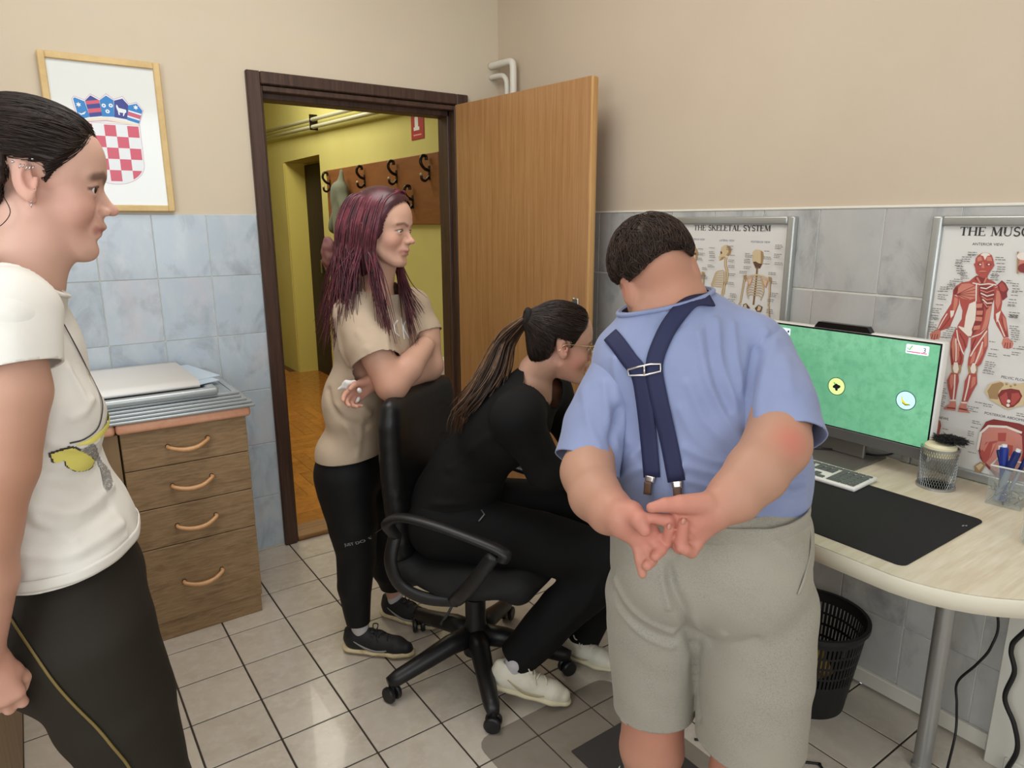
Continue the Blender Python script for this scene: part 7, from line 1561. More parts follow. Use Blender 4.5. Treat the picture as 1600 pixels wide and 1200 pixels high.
    # -------- hair
    M_mhair = mat('man brown hair', (62, 48, 40), 0.5, noise=[(60, (42, 32, 27), 0.4, 0.7), (14, (78, 62, 52), 0.55, 0.8)], spec=0.5); M_mstrand = mat('man hair strands', (64, 48, 39), 0.5, noise=[(50, (40, 30, 25), 0.4, 0.7)], spec=0.3)
    def keep(q):
        zl = np.where(q[:, 1] < -0.02, 0.012+0.012*np.clip(1-(q[:, 0]/0.06)**2, 0, 1), 0.012+np.clip((q[:, 1]+0.02)/0.09, 0, 1)*0.075)
        zl = np.where((np.abs(q[:, 0]) > 0.050) & (q[:, 1] > -0.045) & (q[:, 1] < 0.022), 0.032, zl)
        return q[:, 2]-zl
    V, F = hair_shell(O, R0, s, 0.0085, keep, 0.0035); hr = mesh_obj('hair', V, F, M_mhair, T)
    cr = O+R0@(A3(0.01, -0.055, 0.115)*s)
    def flow(p, n): d = p-cr; d /= np.linalg.norm(d)+1e-6; return d+A3(*(R0@A3(0.25, 0, -0.35)))
    ln = groom(V, F, 3200, flow, 0.034, 4, 0.0011, 0.0065, 3, 0.55); strands('strands', ln, M_mstrand, hr, 3)
    return T
def thing_part(name, parent):
    o = bpy.data.objects.new(name, None); COL.objects.link(o); o.parent = parent; o.empty_display_size = 0.03; return o
build_man()

# ================================================ the woman at the left, in profile
def build_profile_woman():
    O = A3(-2.013, -1.712, 1.520); R0 = head_axes(-2.5, -9, 0); s = 0.95; YC = -1.72
    T = person('person', 'woman in white printed t-shirt and olive leggings standing in profile near the drawer cabinet', (-2.05, YC, 0))
    S = SDF(); head_prims(S, O, R0, s, 0.98)
    L = lambda x, y, z: O+R0@(A3(x, y, z)*s)
    S.ell(L(0, 0.046, 0.046), (0.046*s, 0.0365*s, 0.040*s), 0.03, 'u', R0)          # upright forehead
    S.ell(L(0, 0.040, -0.092), (0.034*s, 0.034*s, 0.020*s), 0.025, 'u', R0)         # soft under the chin
    S.chain([(-2.070, YC, 1.28), (-2.056, YC, 1.37), (-2.030, YC, 1.43), (-2.022, YC, 1.475)], [0.056, 0.057, 0.0555, 0.056], 0.03)
    S.chain([(-2.070, YC-0.10, 1.340), (-2.060, YC-0.02, 1.360)], [0.036, 0.048], 0.03)
    S.ell((-2.08, YC, 1.20), (0.075, 0.115, 0.18), 0.03); S.ell((-2.07, YC, 0.98), (0.075, 0.11, 0.17), 0.03); S.ell((-2.065, YC, 0.84), (0.085, 0.12, 0.11), 0.03)
    for q in (-1, 1):
        y = YC+q*0.165
        ch = [(-2.080, y+0.012, 1.322), (-2.088, y+q*0.012, 1.24), (-2.112, y+q*0.022, 1.14), (-2.140, y+q*0.022, 1.06)] if q < 0 else [(-2.135, y-0.02, 1.315), (-2.150, y-0.01, 1.22), (-2.165, y, 1.06)]
        S.chain(ch, [0.047, 0.052, 0.048, 0.043] if q < 0 else [0.054, 0.052, 0.043], 0.03)
        e = A3(*ch[-1]); w = A3(-2.170 if q < 0 else -2.172, y+q*0.012, 0.868)
        S.chain([e, e*0.6+w*0.4+A3(0.002, 0, 0), w], [0.0425, 0.041, 0.0275], 0.02)
        hand_prims(S, w, (0.12, 0.05*q, -1), (0.25, -q*1.0, 0.0), (1, -0.15*q, 0.05), 0.75, 0.92, curls=[0.62, 0.75, 0.85, 0.9], thumb=0.45)
        kx = -1.985 if q < 0 else -2.00
        S.chain([(-2.06, YC+q*0.085, 0.82), (-2.025, YC+q*0.085, 0.66), (kx, YC+q*0.082, 0.47), (kx-0.03, YC+q*0.082, 0.33), (kx-0.045, YC+q*0.08, 0.08)], [0.080, 0.070, 0.052, 0.047, 0.034], 0.02)
        S.chain([(kx-0.05, YC+q*0.08, 0.055), (kx+0.12, YC+q*0.085, 0.035)], [0.034, 0.026], 0.03)
    sk = skin_mat('fair skin', 0.35, 0.48)
    skin_body(S, 0.0026, sk, T, (210, 168, 149), O, R0, s, [((-2.11, YC-0.19, 1.10), 0.20, (178, 128, 102), 0.85), ((-2.17, YC-0.18, 0.85), 0.12, (184, 130, 110), 0.7), (L(0.05, 0.04, -0.04), 0.05, (200, 146, 130), 0.45)], 1, brow=(52, 38, 32), lip=(168, 108, 102), brow_w=0.0056)
    eyes(O, R0, s, T, (0.38, 1, -0.06))
    # earrings
    st = mat('silver ear jewellery', (206, 206, 210), 0.2, metal=1.0); b = B()
    for p in ((0.082, -0.028, 0.022), (0.080, -0.004, 0.031)):
        b.lathe([(0, -0.0024), (0.0024, 0), (0, 0.0024)], L(*p), 8)
    for k in range(5): b.tube([L(0.0835, -0.020+k*0.004, 0.014+0.002*math.sin(k*2)), L(0.0835, -0.018+k*0.004, 0.0215)], 0.0008, 5)
    b.tube([L(0.0775+0.0015*math.cos(a), -0.004, -0.034+0.0065*math.sin(a)) for a in np.linspace(0, 2*PI, 14)], 0.0007, 5)
    b.build('ear_studs', st, T, smooth=True)
    # hair, combed back flat
    def keep(q):
        y, z = q[:, 1], q[:, 2]
        front = np.interp(z, [-0.12, -0.035, -0.02, 0.012, 0.030, 0.052, 0.075, 0.092, 0.12], [-0.11, -0.040, 0.004, 0.020, 0.031, 0.048, 0.066, 0.074, 0.074])
        front = front+0.012*np.clip(1-np.abs(q[:, 0])/0.03, 0, 1)*(z > 0.05)
        ear = (z < 0.030) & (y > -0.040) & (y < 0.012)
        sb = (z < -0.012) & (y > -0.045)
        return np.where(ear | sb, -0.02, front-y)
    V, F = hair_shell(O, R0, s, 0.0085, keep, 0.003, lambda S_, L_: (S_.ball(L_(0, -0.125, 0.045), 0.040*s, 0.03)))
    hr = mesh_obj('hair', V, F, M_dhair, T); tail = L(0, -0.125, 0.05)
    def flow(p, n): d = tail-p; return d/(np.linalg.norm(d)+1e-6)
    ln = groom(V, F, 2600, flow, 0.085, 6, 0.00095, 0.0018, 5, 0.07); strands('strands', ln, M_dstrand, hr, 3)
    ln = []
    ln.append((spline([L(0.066, -0.040, -0.028), L(0.074, -0.030, -0.052), L(0.070, -0.042, -0.074), L(0.062, -0.058, -0.080)], 5), [0.0007]*16))
    strands('loose_hairs', ln, M_dstrand, hr, 3, 'stuff')
    # t-shirt
    m_ts = mat('white printed cotton t-shirt', (226, 222, 214), 0.85, noise=[(8, (218, 213, 204), 0.4, 0.7)], bump=(650, 0.25, 0.0005))
    S = SDF()
    S.ell((-2.078, YC, 1.25), (0.098, 0.142, 0.14), 0.05)
    for q in (-1, 1): S.ell((-2.035, YC+q*0.070, 1.170), (0.066, 0.072, 0.078), 0.025)
    S.ell((-2.072, YC, 1.06), (0.094, 0.142, 0.14), 0.04); S.ell((-2.052, YC, 0.985), (0.103, 0.150, 0.075), 0.05); S.ell((-2.058, YC, 0.925), (0.112, 0.168, 0.085), 0.05)
    S.chain([(-2.075, YC-0.165, 1.335), (-2.058, YC-0.07, 1.366), (-2.070, YC+0.05, 1.368), (-2.125, YC+0.145, 1.325)], [0.053, 0.060, 0.060, 0.052], 0.03)
    V, F = S.mesh(0.0045); V = relax(V, F, 2)
    V, F = cut(V, F, [((-2.06, YC, 0.935), (0.10, 0, -1), (-2.06, YC, 0.80), 0.26), ((-2.020, YC, 1.372), (0.55, 0, 0.85), (-1.99, YC, 1.44), 0.150)])
    for q in (-1, 1):
        o_ = 0.0 if q < 0 else -0.062; S = SDF(); S.chain([(-2.074+o_, YC+q*0.148, 1.340), (-2.094+o_, YC+q*0.192, 1.20)], [0.0650, 0.0690], 0.03); V2, F2 = S.mesh(0.0045)
        V2, F2 = cut(relax(V2, F2, 2), F2, [((-2.09+o_, YC+q*0.186, 1.268), (0.12, q*0.35, -1), (-2.09+o_, YC+q*0.186, 1.268), 0.5)]); V, F = np.vstack([V, V2]), np.vstack([F, F2+len(V)])
    def yr(l): return [((x, -2.2, z), (x, -1.6, z)) for x, z in l]
    V = draped_folds(V, F, [(yr([(-2.012, 1.25), (-2.005, 1.225), (-1.998, 1.20)]), 0.005, 0.007), (yr([(-2.018, 1.18), (-2.005, 1.185), (-1.988, 1.20)]), 0.005, 0.007), (yr([(-2.05, 1.15), (-2.015, 1.135), (-1.99, 1.135)]), 0.005, 0.008),
        (yr([(-2.06, 1.098), (-2.02, 1.082), (-1.985, 1.088)]), -0.009, 0.011), (yr([(-2.08, 1.06), (-2.03, 1.035), (-1.98, 1.045)]), 0.007, 0.009), (yr([(-2.09, 1.025), (-2.04, 1.01), (-1.985, 1.02)]), -0.006, 0.009), (yr([(-2.11, 0.995), (-2.05, 0.98), (-1.975, 0.99)]), 0.007, 0.010), (yr([(-2.09, 1.07), (-2.075, 1.03), (-2.04, 1.0)]), 0.005, 0.008), (yr([(-2.10, 0.962), (-2.03, 0.957), (-1.97, 0.968)]), 0.004, 0.009)])
    V = wrinkle(V, F, 0.0014, 40, 12)
    ts = cloth('t_shirt', V, F, m_ts, T, 0.003); bs = bvh_of(V, F)
    ln = []
    hem = []
    for t in np.linspace(0, 2*PI, 60, endpoint=False):
        d = A3(math.cos(t), math.sin(t), 0); c0 = A3(-2.06, YC, 0.9365+0.10*0.11*math.cos(t)+0.010); r = bs.ray_cast(Vector(c0+d*0.5), Vector(-d))
        if r[0] is not None: hem.append((np.array(r[0])+d*0.0012, d))
    hem.append(hem[0]); band_on('hem', hem, 0.018, m_ts, ts, 0.002)
    nk = []
    nn_ = A3(0.55, 0, 0.85)/np.linalg.norm((0.55, 0, 0.85)); c0 = A3(-2.020, YC, 1.372); e1 = A3(0, 1, 0); e2 = np.cross(nn_, e1)
    for t in np.linspace(0, 2*PI, 48, endpoint=False):
        d = e1*math.cos(t)+e2*math.sin(t); r = bs.ray_cast(Vector(c0+A3(-0.03, 0, 0.019)-nn_*0.007), Vector(d), 0.25)
        if r[0] is not None: nk.append(np.array(r[0])+nn_*0.004)
    b = B(); b.tube(nk, 0.0028, 8, False, True); b.build('neck_rib', m_ts, ts, smooth=True)
    # print: plain yellow shapes with dark outline and grey patches
    y_, k_, g_ = mat('yellow print', (222, 212, 110), 0.8), mat('dark print outline', (66, 60, 58), 0.8), mat('grey sequin print', (132, 128, 124), 0.55, noise=[(300, (190, 188, 184), 0.5, 0.62)])
    def ln_of(pts, d=(0.35, 1, 0)):
        d = A3(*d); d /= np.linalg.norm(d); return [(A3(*p)-d*0.35, A3(*p)) for p in pts]
    blob = [(-2.0538, -1.8500, 1.1347), (-2.0268, -1.8500, 1.1404), (-2.0119, -1.8500, 1.1294), (-1.9981, -1.8500, 1.1063), (-1.9942, -1.8500, 1.0899), (-2.0026, -1.8500, 1.0835), (-2.0201, -1.8500, 1.0905), (-2.0345, -1.8500, 1.1058), (-2.0376, -1.8500, 1.1185), (-2.0506, -1.8500, 1.1172)]
    fill_on('print_outline', bs, spline(blob+[blob[0]], 4)[:-1], k_, ts, 0.0010)
    c_ = np.mean(np.array(blob), 0); inner = [tuple(c_+(A3(*p)-c_)*0.90) for p in blob]
    fill_on('yellow_print', bs, spline(inner+[inner[0]], 4)[:-1], y_, ts, 0.0019)
    gq = [(-2.0155, -1.8300, 1.1298), (-1.9959, -1.8000, 1.1337), (-1.9910, -1.7900, 1.1110), (-1.9864, -1.7800, 1.0834), (-1.9757, -1.7700, 1.0582), (-1.9791, -1.7700, 1.0455), (-1.9888, -1.7900, 1.0486), (-1.9907, -1.8100, 1.0759), (-1.9984, -1.8300, 1.1047)]
    fill_on('grey_print', bs, spline(gq+[gq[0]], 3)[:-1], g_, ts, 0.0012)
    arc = [(-2.0248, -1.8400, 1.1393), (-2.0087, -1.8200, 1.1392), (-1.9912, -1.7900, 1.1451), (-1.9781, -1.7700, 1.1594), (-1.9732, -1.7600, 1.1778), (-1.9756, -1.7600, 1.2017), (-1.9836, -1.7700, 1.2298)]
    band_on('yellow_band', drape(bs, ln_of(arc, (-0.35, 1, 0)), 0.0014), [0.002, 0.008, 0.014, 0.016, 0.016, 0.012, 0.004], y_, ts, 0)
    arc2 = [(-2.0279, -1.8500, 1.1446), (-2.0102, -1.8300, 1.1451), (-1.9934, -1.8000, 1.1542), (-1.9833, -1.7900, 1.1732), (-1.9798, -1.7800, 1.1957), (-1.9864, -1.7800, 1.2339), (-1.9984, -1.7900, 1.2724), (-2.0117, -1.8000, 1.3142)]
    band_on('print_line', drape(bs, ln_of(arc2, (-0.1, 1, 0)), 0.0016), 0.0026, k_, ts, 0)
    # leggings
    m_lg = mat('dark olive leggings', (37, 32, 25), 0.7, bump=(800, 0.15, 0.0004), spec=0.3)
    S = SDF()
    S.ell((-2.058, YC, 0.865), (0.118, 0.160, 0.12), 0.05)
    for q in (-1, 1):
        kx = -1.985 if q < 0 else -2.00
        S.ell((-2.098, YC+q*0.072, 0.79), (0.082, 0.086, 0.10), 0.03)
        S.chain([(-2.045, YC+q*0.078, 0.80), (-2.020, YC+q*0.082, 0.66), (kx, YC+q*0.082, 0.47), (kx-0.028, YC+q*0.082, 0.33), (kx-0.045, YC+q*0.08, 0.09)], [0.106, 0.094, 0.068, 0.058, 0.041], 0.022)
    V, F = S.mesh(0.005); V = relax(V, F, 2); V, F = cut(V, F, [((-2.06, YC, 0.965), (0, 0, 1), (-2.06, YC, 1.1), 0.3), ((-2.02, YC, 0.10), (0, 0, -1), (-2.02, YC, 0.0), 0.2)])
    fl = [(spline([(-1.955, YC-0.06, 0.90), (-1.965, YC-0.10, 0.85), (-1.98, YC-0.13, 0.82)], 4), -0.004, 0.010)]
    V = folds(V, F, fl); V = wrinkle(V, F, 0.0008, 26, 9)
    lg = cloth('leggings', V, F, m_lg, T, 0.002); bl = bvh_of(V, F)
    pts = [(-2.1335, -1.8700, 0.8909), (-2.1079, -1.8700, 0.8331), (-2.0823, -1.8700, 0.7670), (-2.0419, -1.8700, 0.6753), (-2.0118, -1.8700, 0.5804), (-1.995, -1.87, 0.45), (-2.005, -1.87, 0.30), (-2.02, -1.86, 0.14)]
    band_on('side_seam', drape(bl, ln_of(spline(pts, 4), (0.02, 1, 0)), 0.0022), 0.0042, mat('olive gold seam', (116, 98, 52), 0.6), lg, 0.001)
    ms, mo = mat('white trainer leather', (226, 222, 208), 0.5), mat('cream trainer sole', (206, 196, 168), 0.6)
    for q in (-1, 1): shoe(T, (-2.075 if q < 0 else -2.09, YC+q*0.08, 0), (1, q*0.08, 0), 0.25, ms, mo, ms)
    return T
# ================================================ the woman with long burgundy hair
def build_burgundy_woman():
    O = A3(-1.131, -1.041, 1.440); R0 = head_axes(-54, -7, 3); s = 0.93
    T = person('person', 'woman with long burgundy hair and beige t-shirt leaning her folded arms on the office chair', (-1.16, -0.95, 0))
    S = SDF(); head_prims(S, O, R0, s, 0.95, lids=0.0030)
    S.chain([(-1.1514, -0.9808, 1.2334), (-1.1381, -0.9962, 1.2861), (-1.1283, -1.0215, 1.3679)], [0.072, 0.050, 0.050], 0.03)
    S.ell((-1.1577, -0.9641, 1.0605), (0.10, 0.10, 0.18), 0.05); S.ell((-1.2197, -0.9206, 0.7451), (0.07, 0.09, 0.14), 0.02)
    # near arm: elbow on the chair back, forearm across to the far elbow
    S.chain([(-1.2177, -1.0197, 1.1895), (-1.1981, -1.0946, 1.0702), (-1.1739, -1.1422, 0.9754)], [0.055, 0.052, 0.047], 0.03)
    S.chain([(-1.1739, -1.1422, 0.9754), (-1.1104, -1.1317, 1.0196), (-1.0241, -1.0824, 1.0720)], [0.047, 0.045, 0.031], 0.02)
    hand_prims(S, (-1.0241, -1.0824, 1.0720), RH*0.35+FH*0.9-UP*0.35, -FH*0.2+RH*-0.8, UP, 0.45, 0.88)
    # far arm under it, its hand showing at the near side
    S.chain([(-1.0028, -0.9507, 1.1832), (-0.9806, -1.0030, 1.1013), (-0.9872, -1.0350, 0.9944)], [0.052, 0.049, 0.045], 0.03)
    w = A3(*(-1.2019, -1.0736, 0.9783)); S.chain([(-0.9872, -1.0350, 0.9944), (-1.0935, -1.0581, 0.9734), w], [0.045, 0.042, 0.029], 0.02)
    hand_prims(S, w, A3(*(-1.2817, -1.0787, 0.9420))-w, -FH*0.6+RH*0.5-UP*0.3, UP*0.9-FH*0.2, 0.55, 0.90, curls=[0.35, 0.5, 0.65, 0.75], thumb=0.3)
    for kn, an, toe in (((-1.2354, -0.9462, 0.3440), (-1.2574, -0.9735, 0.0775), RH*0.75-FH*0.45), ((-1.0941, -0.8744, 0.2869), (-1.0649, -0.8521, 0.0767), RH*0.8-FH*0.4)):
        an = A3(*an); S.chain([A3(*(-1.2082, -0.9042, 0.6701)), kn, an], [0.07, 0.042, 0.027], 0.02); S.cap(an-UP*0.01, an-UP*0.04+toe*0.04, 0.023, 0.014, 0.01)
    sk = skin_mat('fair skin of the standing woman', 0.35, 0.5)
    skin_body(S, 0.0035, sk, T, (204, 160, 138), O, R0, s, [((-1.1925, -1.1474, 0.9929), 0.07, (194, 142, 120), 0.6), ((-1.2681, -1.0821, 0.9508), 0.07, (196, 136, 118), 0.6)], 1, brow=(92, 58, 54), lip=(178, 112, 108), blush=0.3, brow_w=0.0036)
    eyes(O, R0, s, T, (0, 1, -0.35))
    # t-shirt
    m_ts = mat('beige cotton t-shirt', (190, 170, 148), 0.88, noise=[(8, (182, 162, 140), 0.4, 0.7)], bump=(650, 0.25, 0.0005))
    Rb = np.stack([RH*0.93-FH*0.36, FH*0.93+RH*0.36, UP], 1)
    S = SDF()
    S.ell((-1.1459, -0.9602, 1.0798), (0.118, 0.150, 0.155), 0.05, 'u', Rb); S.ell((-1.1154, -1.0305, 1.0865), (0.060, 0.12, 0.075), 0.05, 'u', Rb)
    S.ell((-1.1998, -0.9346, 0.8781), (0.100, 0.140, 0.16), 0.05, 'u', Rb); S.ell((-1.2248, -0.9170, 0.7113), (0.104, 0.145, 0.11), 0.04, 'u', Rb)
    S.chain([(-1.2234, -1.0035, 1.1923), (-1.1426, -0.9747, 1.2242), (-1.0026, -0.9508, 1.1875)], [0.062, 0.068, 0.060], 0.04)
    S.chain([(-1.2246, -1.0149, 1.1816), (-1.2112, -1.0793, 1.0892), (-1.1996, -1.1119, 1.0273)], [0.064, 0.074, 0.078], 0.03)
    S.chain([(-0.9995, -0.9530, 1.1746), (-0.9818, -0.9961, 1.1006), (-0.9781, -1.0292, 1.0270)], [0.060, 0.062, 0.062], 0.03)
    V, F = S.mesh(0.005); V = relax(V, F, 2)
    n1 = A3(*(-1.1996, -1.1119, 1.0273))-A3(*(-1.2167, -1.0571, 1.1204)); n2 = A3(*(-0.9781, -1.0292, 1.0270))-A3(*(-0.9893, -0.9846, 1.1214))
    n1 /= np.linalg.norm(n1); n2 /= np.linalg.norm(n2); p1 = A3(*(-1.2092, -1.0990, 1.0562)); p2 = A3(*(-0.9842, -1.0004, 1.0970))
    V, F = cut(V, F, [(p1, n1, p1+n1*0.065-RH*0.01, 0.098), (p2, n2, p2+n2*0.05+RH*0.015, 0.085), ((-1.2319, -0.9120, 0.7091), -UP-FH*0.0+RH*0.03, (-1.2382, -0.9076, 0.5738), 0.26), ((-1.1328, -1.0000, 1.2540), A3(*(-1.1257, -1.0232, 1.3484))-A3(*(-1.1446, -0.9855, 1.2374)), (-1.1333, -1.0057, 1.2945), 0.08)])
    V = draped_folds(V, F, [([((-1.478, -1.472, 1.147), (-1.229, -0.792, 1.010)), ((-1.455, -1.489, 1.069), (-1.195, -0.816, 0.897)), ((-1.413, -1.518, 1.013), (-1.135, -0.858, 0.817))], 0.010, 0.014), ([((-1.490, -1.464, 1.069), (-1.246, -0.780, 0.898)), ((-1.471, -1.478, 1.005), (-1.218, -0.800, 0.806)), ((-1.419, -1.514, 0.976), (-1.143, -0.852, 0.764))], -0.009, 0.013), ([((-1.488, -1.466, 1.116), (-1.242, -0.783, 0.965)), ((-1.472, -1.477, 1.029), (-1.220, -0.798, 0.840)), ((-1.441, -1.499, 0.940), (-1.175, -0.830, 0.713))], 0.007, 0.012), ([((-1.424, -1.510, 1.021), (-1.151, -0.846, 0.829)), ((-1.433, -1.504, 0.940), (-1.164, -0.838, 0.713)), ((-1.440, -1.499, 0.904), (-1.173, -0.831, 0.661))], 0.006, 0.012), ([((-1.465, -1.482, 1.268), (-1.210, -0.806, 1.184)), ((-1.461, -1.484, 1.193), (-1.204, -0.809, 1.076)), ((-1.446, -1.495, 1.131), (-1.182, -0.825, 0.987))], 0.006, 0.012), ([((-1.323, -1.581, 1.267), (-1.006, -0.948, 1.183)), ((-1.315, -1.587, 1.207), (-0.995, -0.956, 1.097)), ((-1.314, -1.587, 1.169), (-0.993, -0.958, 1.042))], 0.005, 0.010), ([((-1.424, -1.511, 1.208), (-1.150, -0.847, 1.097)), ((-1.407, -1.522, 1.169), (-1.126, -0.864, 1.042)), ((-1.377, -1.543, 1.146), (-1.083, -0.894, 1.009))], 0.004, 0.012), ([((-1.373, -1.546, 1.253), (-1.077, -0.898, 1.162)), ((-1.370, -1.549, 1.207), (-1.073, -0.902, 1.097)), ((-1.368, -1.549, 1.169), (-1.071, -0.903, 1.042))], 0.004, 0.010)])
    V = wrinkle(V, F, 0.0016, 34, 22); ts = cloth('t_shirt', V, F, m_ts, T, 0.003); bs = bvh_of(V, F)
    mw = mat('white chest monogram', (232, 230, 226), 0.7)
    mg = [[((-1.2601, -1.3810, 1.2081), (-1.0411, -0.9238, 1.1381)), ((-1.2674, -1.3759, 1.1963), (-1.0504, -0.9173, 1.1230)), ((-1.2667, -1.3764, 1.1775), (-1.0495, -0.9179, 1.0991)), ((-1.2587, -1.3820, 1.1673), (-1.0393, -0.9251, 1.0860))], [((-1.2516, -1.3870, 1.2148), (-1.0303, -0.9314, 1.1467)), ((-1.2497, -1.3883, 1.1894), (-1.0278, -0.9332, 1.1142)), ((-1.2479, -1.3896, 1.1587), (-1.0255, -0.9348, 1.0750))], [((-1.2408, -1.3946, 1.2097), (-1.0164, -0.9412, 1.1402)), ((-1.2483, -1.3893, 1.1894), (-1.0260, -0.9344, 1.1142)), ((-1.2368, -1.3974, 1.1603), (-1.0113, -0.9448, 1.0771))]]
    for seg in mg: band_on('monogram', drape(bs, seg, 0.0018), 0.0055, mw, ts, 0)
    # leggings with words on the thigh
    m_lg = mat('black leggings', (15, 14, 16), 0.65, spec=0.35, bump=(800, 0.15, 0.0004))
    S = SDF(); S.ell((-1.2314, -0.9123, 0.6430), (0.112, 0.140, 0.12), 0.05, 'u', Rb)
    S.chain([(-1.2569, -0.9372, 0.5764), (-1.2501, -0.9542, 0.4651), (-1.2468, -0.9565, 0.3421), (-1.2605, -0.9591, 0.2440), (-1.2600, -0.9717, 0.1025)], [0.096, 0.082, 0.066, 0.058, 0.040], 0.02)
    S.chain([(-1.1503, -0.8837, 0.5333), (-1.1095, -0.8758, 0.3978), (-1.0924, -0.8695, 0.2742), (-1.0926, -0.8632, 0.2096), (-1.0676, -0.8502, 0.1115)], [0.092, 0.076, 0.062, 0.056, 0.040], 0.02)
    V, F = S.mesh(0.0055); V = relax(V, F, 2); a1, a2 = A3(*(-1.2597, -0.9719, 0.1099)), A3(*(-1.0670, -0.8506, 0.1274))
    V, F = cut(V, F, [(a1, -UP, a1-UP*0.05, 0.075), (a2, -UP, a2-UP*0.05, 0.075), ((-1.2277, -0.9149, 0.7226), UP, (-1.2236, -0.9178, 0.8121), 0.22)]); V = wrinkle(V, F, 0.001, 30, 30)
    lg = cloth('leggings', V, F, m_lg, T, 0.002); bl = bvh_of(V, F)
    cu = bpy.data.curves.new('lettering', 'FONT'); cu.body = 'JUST DO IT'; cu.size = 0.0145; cu.align_x = 'CENTER'; to = bpy.data.objects.new('tmp', cu); COL.objects.link(to)
    bpy.context.view_layer.update(); tm = bpy.data.meshes.new_from_object(to.evaluated_get(bpy.context.evaluated_depsgraph_get())); bpy.data.objects.remove(to)
    c0 = A3(*(-1.3423, -1.0789, 0.4316)); dr = RH*0.93-FH*0.36+UP*0.16; dr /= np.linalg.norm(dr); fw = FH*0.93+RH*0.36; upv = np.cross(dr, -fw); upv = UP if upv[2] == 0 else upv/np.linalg.norm(upv)*np.sign(upv[2])
    tv = [np.array(v.co) for v in tm.vertices]; P3 = [p for p, _ in drape(bl, [(c0+dr*v[0]+upv*v[1]-fw*0.1, c0+dr*v[0]+upv*v[1]+fw*0.4) for v in tv], 0.0012)]
    mesh_obj('lettering', P3, [tuple(p.vertices) for p in tm.polygons], mat('grey legging print', (176, 176, 178), 0.6), lg, smooth=False)
    sw = drape(bl, [(c0+dr*x+upv*z-fw*0.1, c0+dr*x+upv*z+fw*0.4) for x, z in ((0.050, 0.006), (0.056, 0.002), (0.064, 0.004), (0.080, 0.014))], 0.0012); band_on('side_mark', sw, [0.0015, 0.006, 0.004, 0.001], MATS['grey legging print'], lg, 0)
    mk, mso, mlo, msk = mat('black running shoe', (28, 28, 30), 0.6, bump=(500, 0.4, 0.0008)), mat('cream foam sole', (212, 196, 158), 0.6, noise=[(40, (180, 150, 112), 0.5, 0.75)]), mat('grey shoe mark', (150, 148, 144), 0.5), mat('pale sock', (196, 190, 190), 0.85)
    f1 = A3(*(-1.1423, -1.1010, 0.0000))-A3(*(-1.3087, -0.9199, 0.0000)); h1 = A3(*(-1.2937, -0.9120, 0.0000)); l1 = 0.255
    f1 /= np.linalg.norm(f1); h1 = A3(a1[0], a1[1], 0)-f1*0.052; shoe(T, h1, f1, l1, mk, mso, mk, mlo, 0.0, 1, msk, a1+UP*0.01, logo_side=-1)
    f2 = A3(*(-1.0115, -0.9865, 0.0000))-A3(*(-1.1114, -0.7789, 0.0000)); h2 = A3(*(-1.1015, -0.7805, 0.0000))
    f2 /= np.linalg.norm(f2); h2 = A3(a2[0], a2[1], 0)-f2*0.052; shoe(T, h2, f2, 0.25, mk, mso, mk, mlo, 0.0, 1, msk, a2+UP*0.01, logo_side=-1)
    # hair: a cap parted near the middle and long locks that grow redder towards the ends
    m_h1 = mat('dark burgundy hair', (70, 28, 38), 0.36, noise=[(50, (44, 16, 24), 0.4, 0.7), (14, (96, 40, 54), 0.5, 0.75)], spec=0.6)
    m_h2 = mat('burgundy hair locks', (104, 42, 56), 0.36, noise=[(60, (60, 22, 32), 0.4, 0.7), (12, (140, 66, 78), 0.5, 0.78)], spec=0.6)
    L = lambda x, y, z: O+R0@(A3(x, y, z)*s)
    def keep(q):
        y, z, x = q[:, 1], q[:, 2], q[:, 0]
        front = np.interp(z, [-0.14, 0.0, 0.045, 0.075, 0.10, 0.12], [0.026, 0.034, 0.048, 0.060, 0.074, 0.08])-0.0
        return front-y
    V, F = hair_shell(O, R0, s, 0.014, keep, 0.0045, lambda S_, L_: (S_.ell(L_(0, -0.050, -0.055), (0.074*s, 0.052*s, 0.11*s), 0.03, 'u', R0)))
    hr = mesh_obj('hair', V, F, m_h1, T)
    rs = np.random.RandomState(9); la, lb = [], []
    def lock(pts, r, dst): p = spline(pts, 5); n_ = len(p); dst.append((p, [r*(0.55+0.45*math.sin(PI*min(1, t/(n_-1)*1.35+0.15)))*(1-0.80*max(0, t/(n_-1)-0.72)/0.28) for t in range(n_)]))
    # side and back locks: from the parting over the skull, down past the near shoulder
    ends = [((-1.3070, -0.9326, 1.1127), 0.9), ((-1.3043, -0.9834, 1.1589), 0.9), ((-1.3021, -1.0093, 1.0926), 0.8), ((-1.2826, -1.0475, 1.1548), 0.8), ((-1.2650, -1.0720, 1.1755), 0.8), ((-1.2240, -1.0397, 1.2273), 0.7), ((-1.2918, -0.8699, 1.1550), 0.9), ((-1.2328, -0.9602, 1.2308), 0.9)]
    for k in range(300):
        a = rs.uniform(0.0, 1.0); x0 = 0.010; th = rs.uniform(-0.2, 1.0)
        st_ = L(rs.uniform(0.0, 0.012), 0.055-0.125*a, 0.122-0.035*max(0, a-0.55)/0.45+0.006)
        xs = 0.086+rs.uniform(-0.004, 0.006); yb = 0.030-0.145*a
        mid1 = L(xs*0.78, yb*0.9+0.01, 0.085+rs.uniform(-.008, .008)); mid2 = L(xs, yb, 0.015+rs.uniform(-.01, .01)); mid3 = L(xs*0.96, yb-0.008, -0.07+rs.uniform(-.02, .02))
        e = A3(*ends[rs.randint(len(ends))][0]) if a > 0.28 else A3(*[(-1.2000, -1.1177, 1.2327), (-1.1838, -1.1291, 1.1655), (-1.1627, -1.1317, 1.1054)][rs.randint(3)])
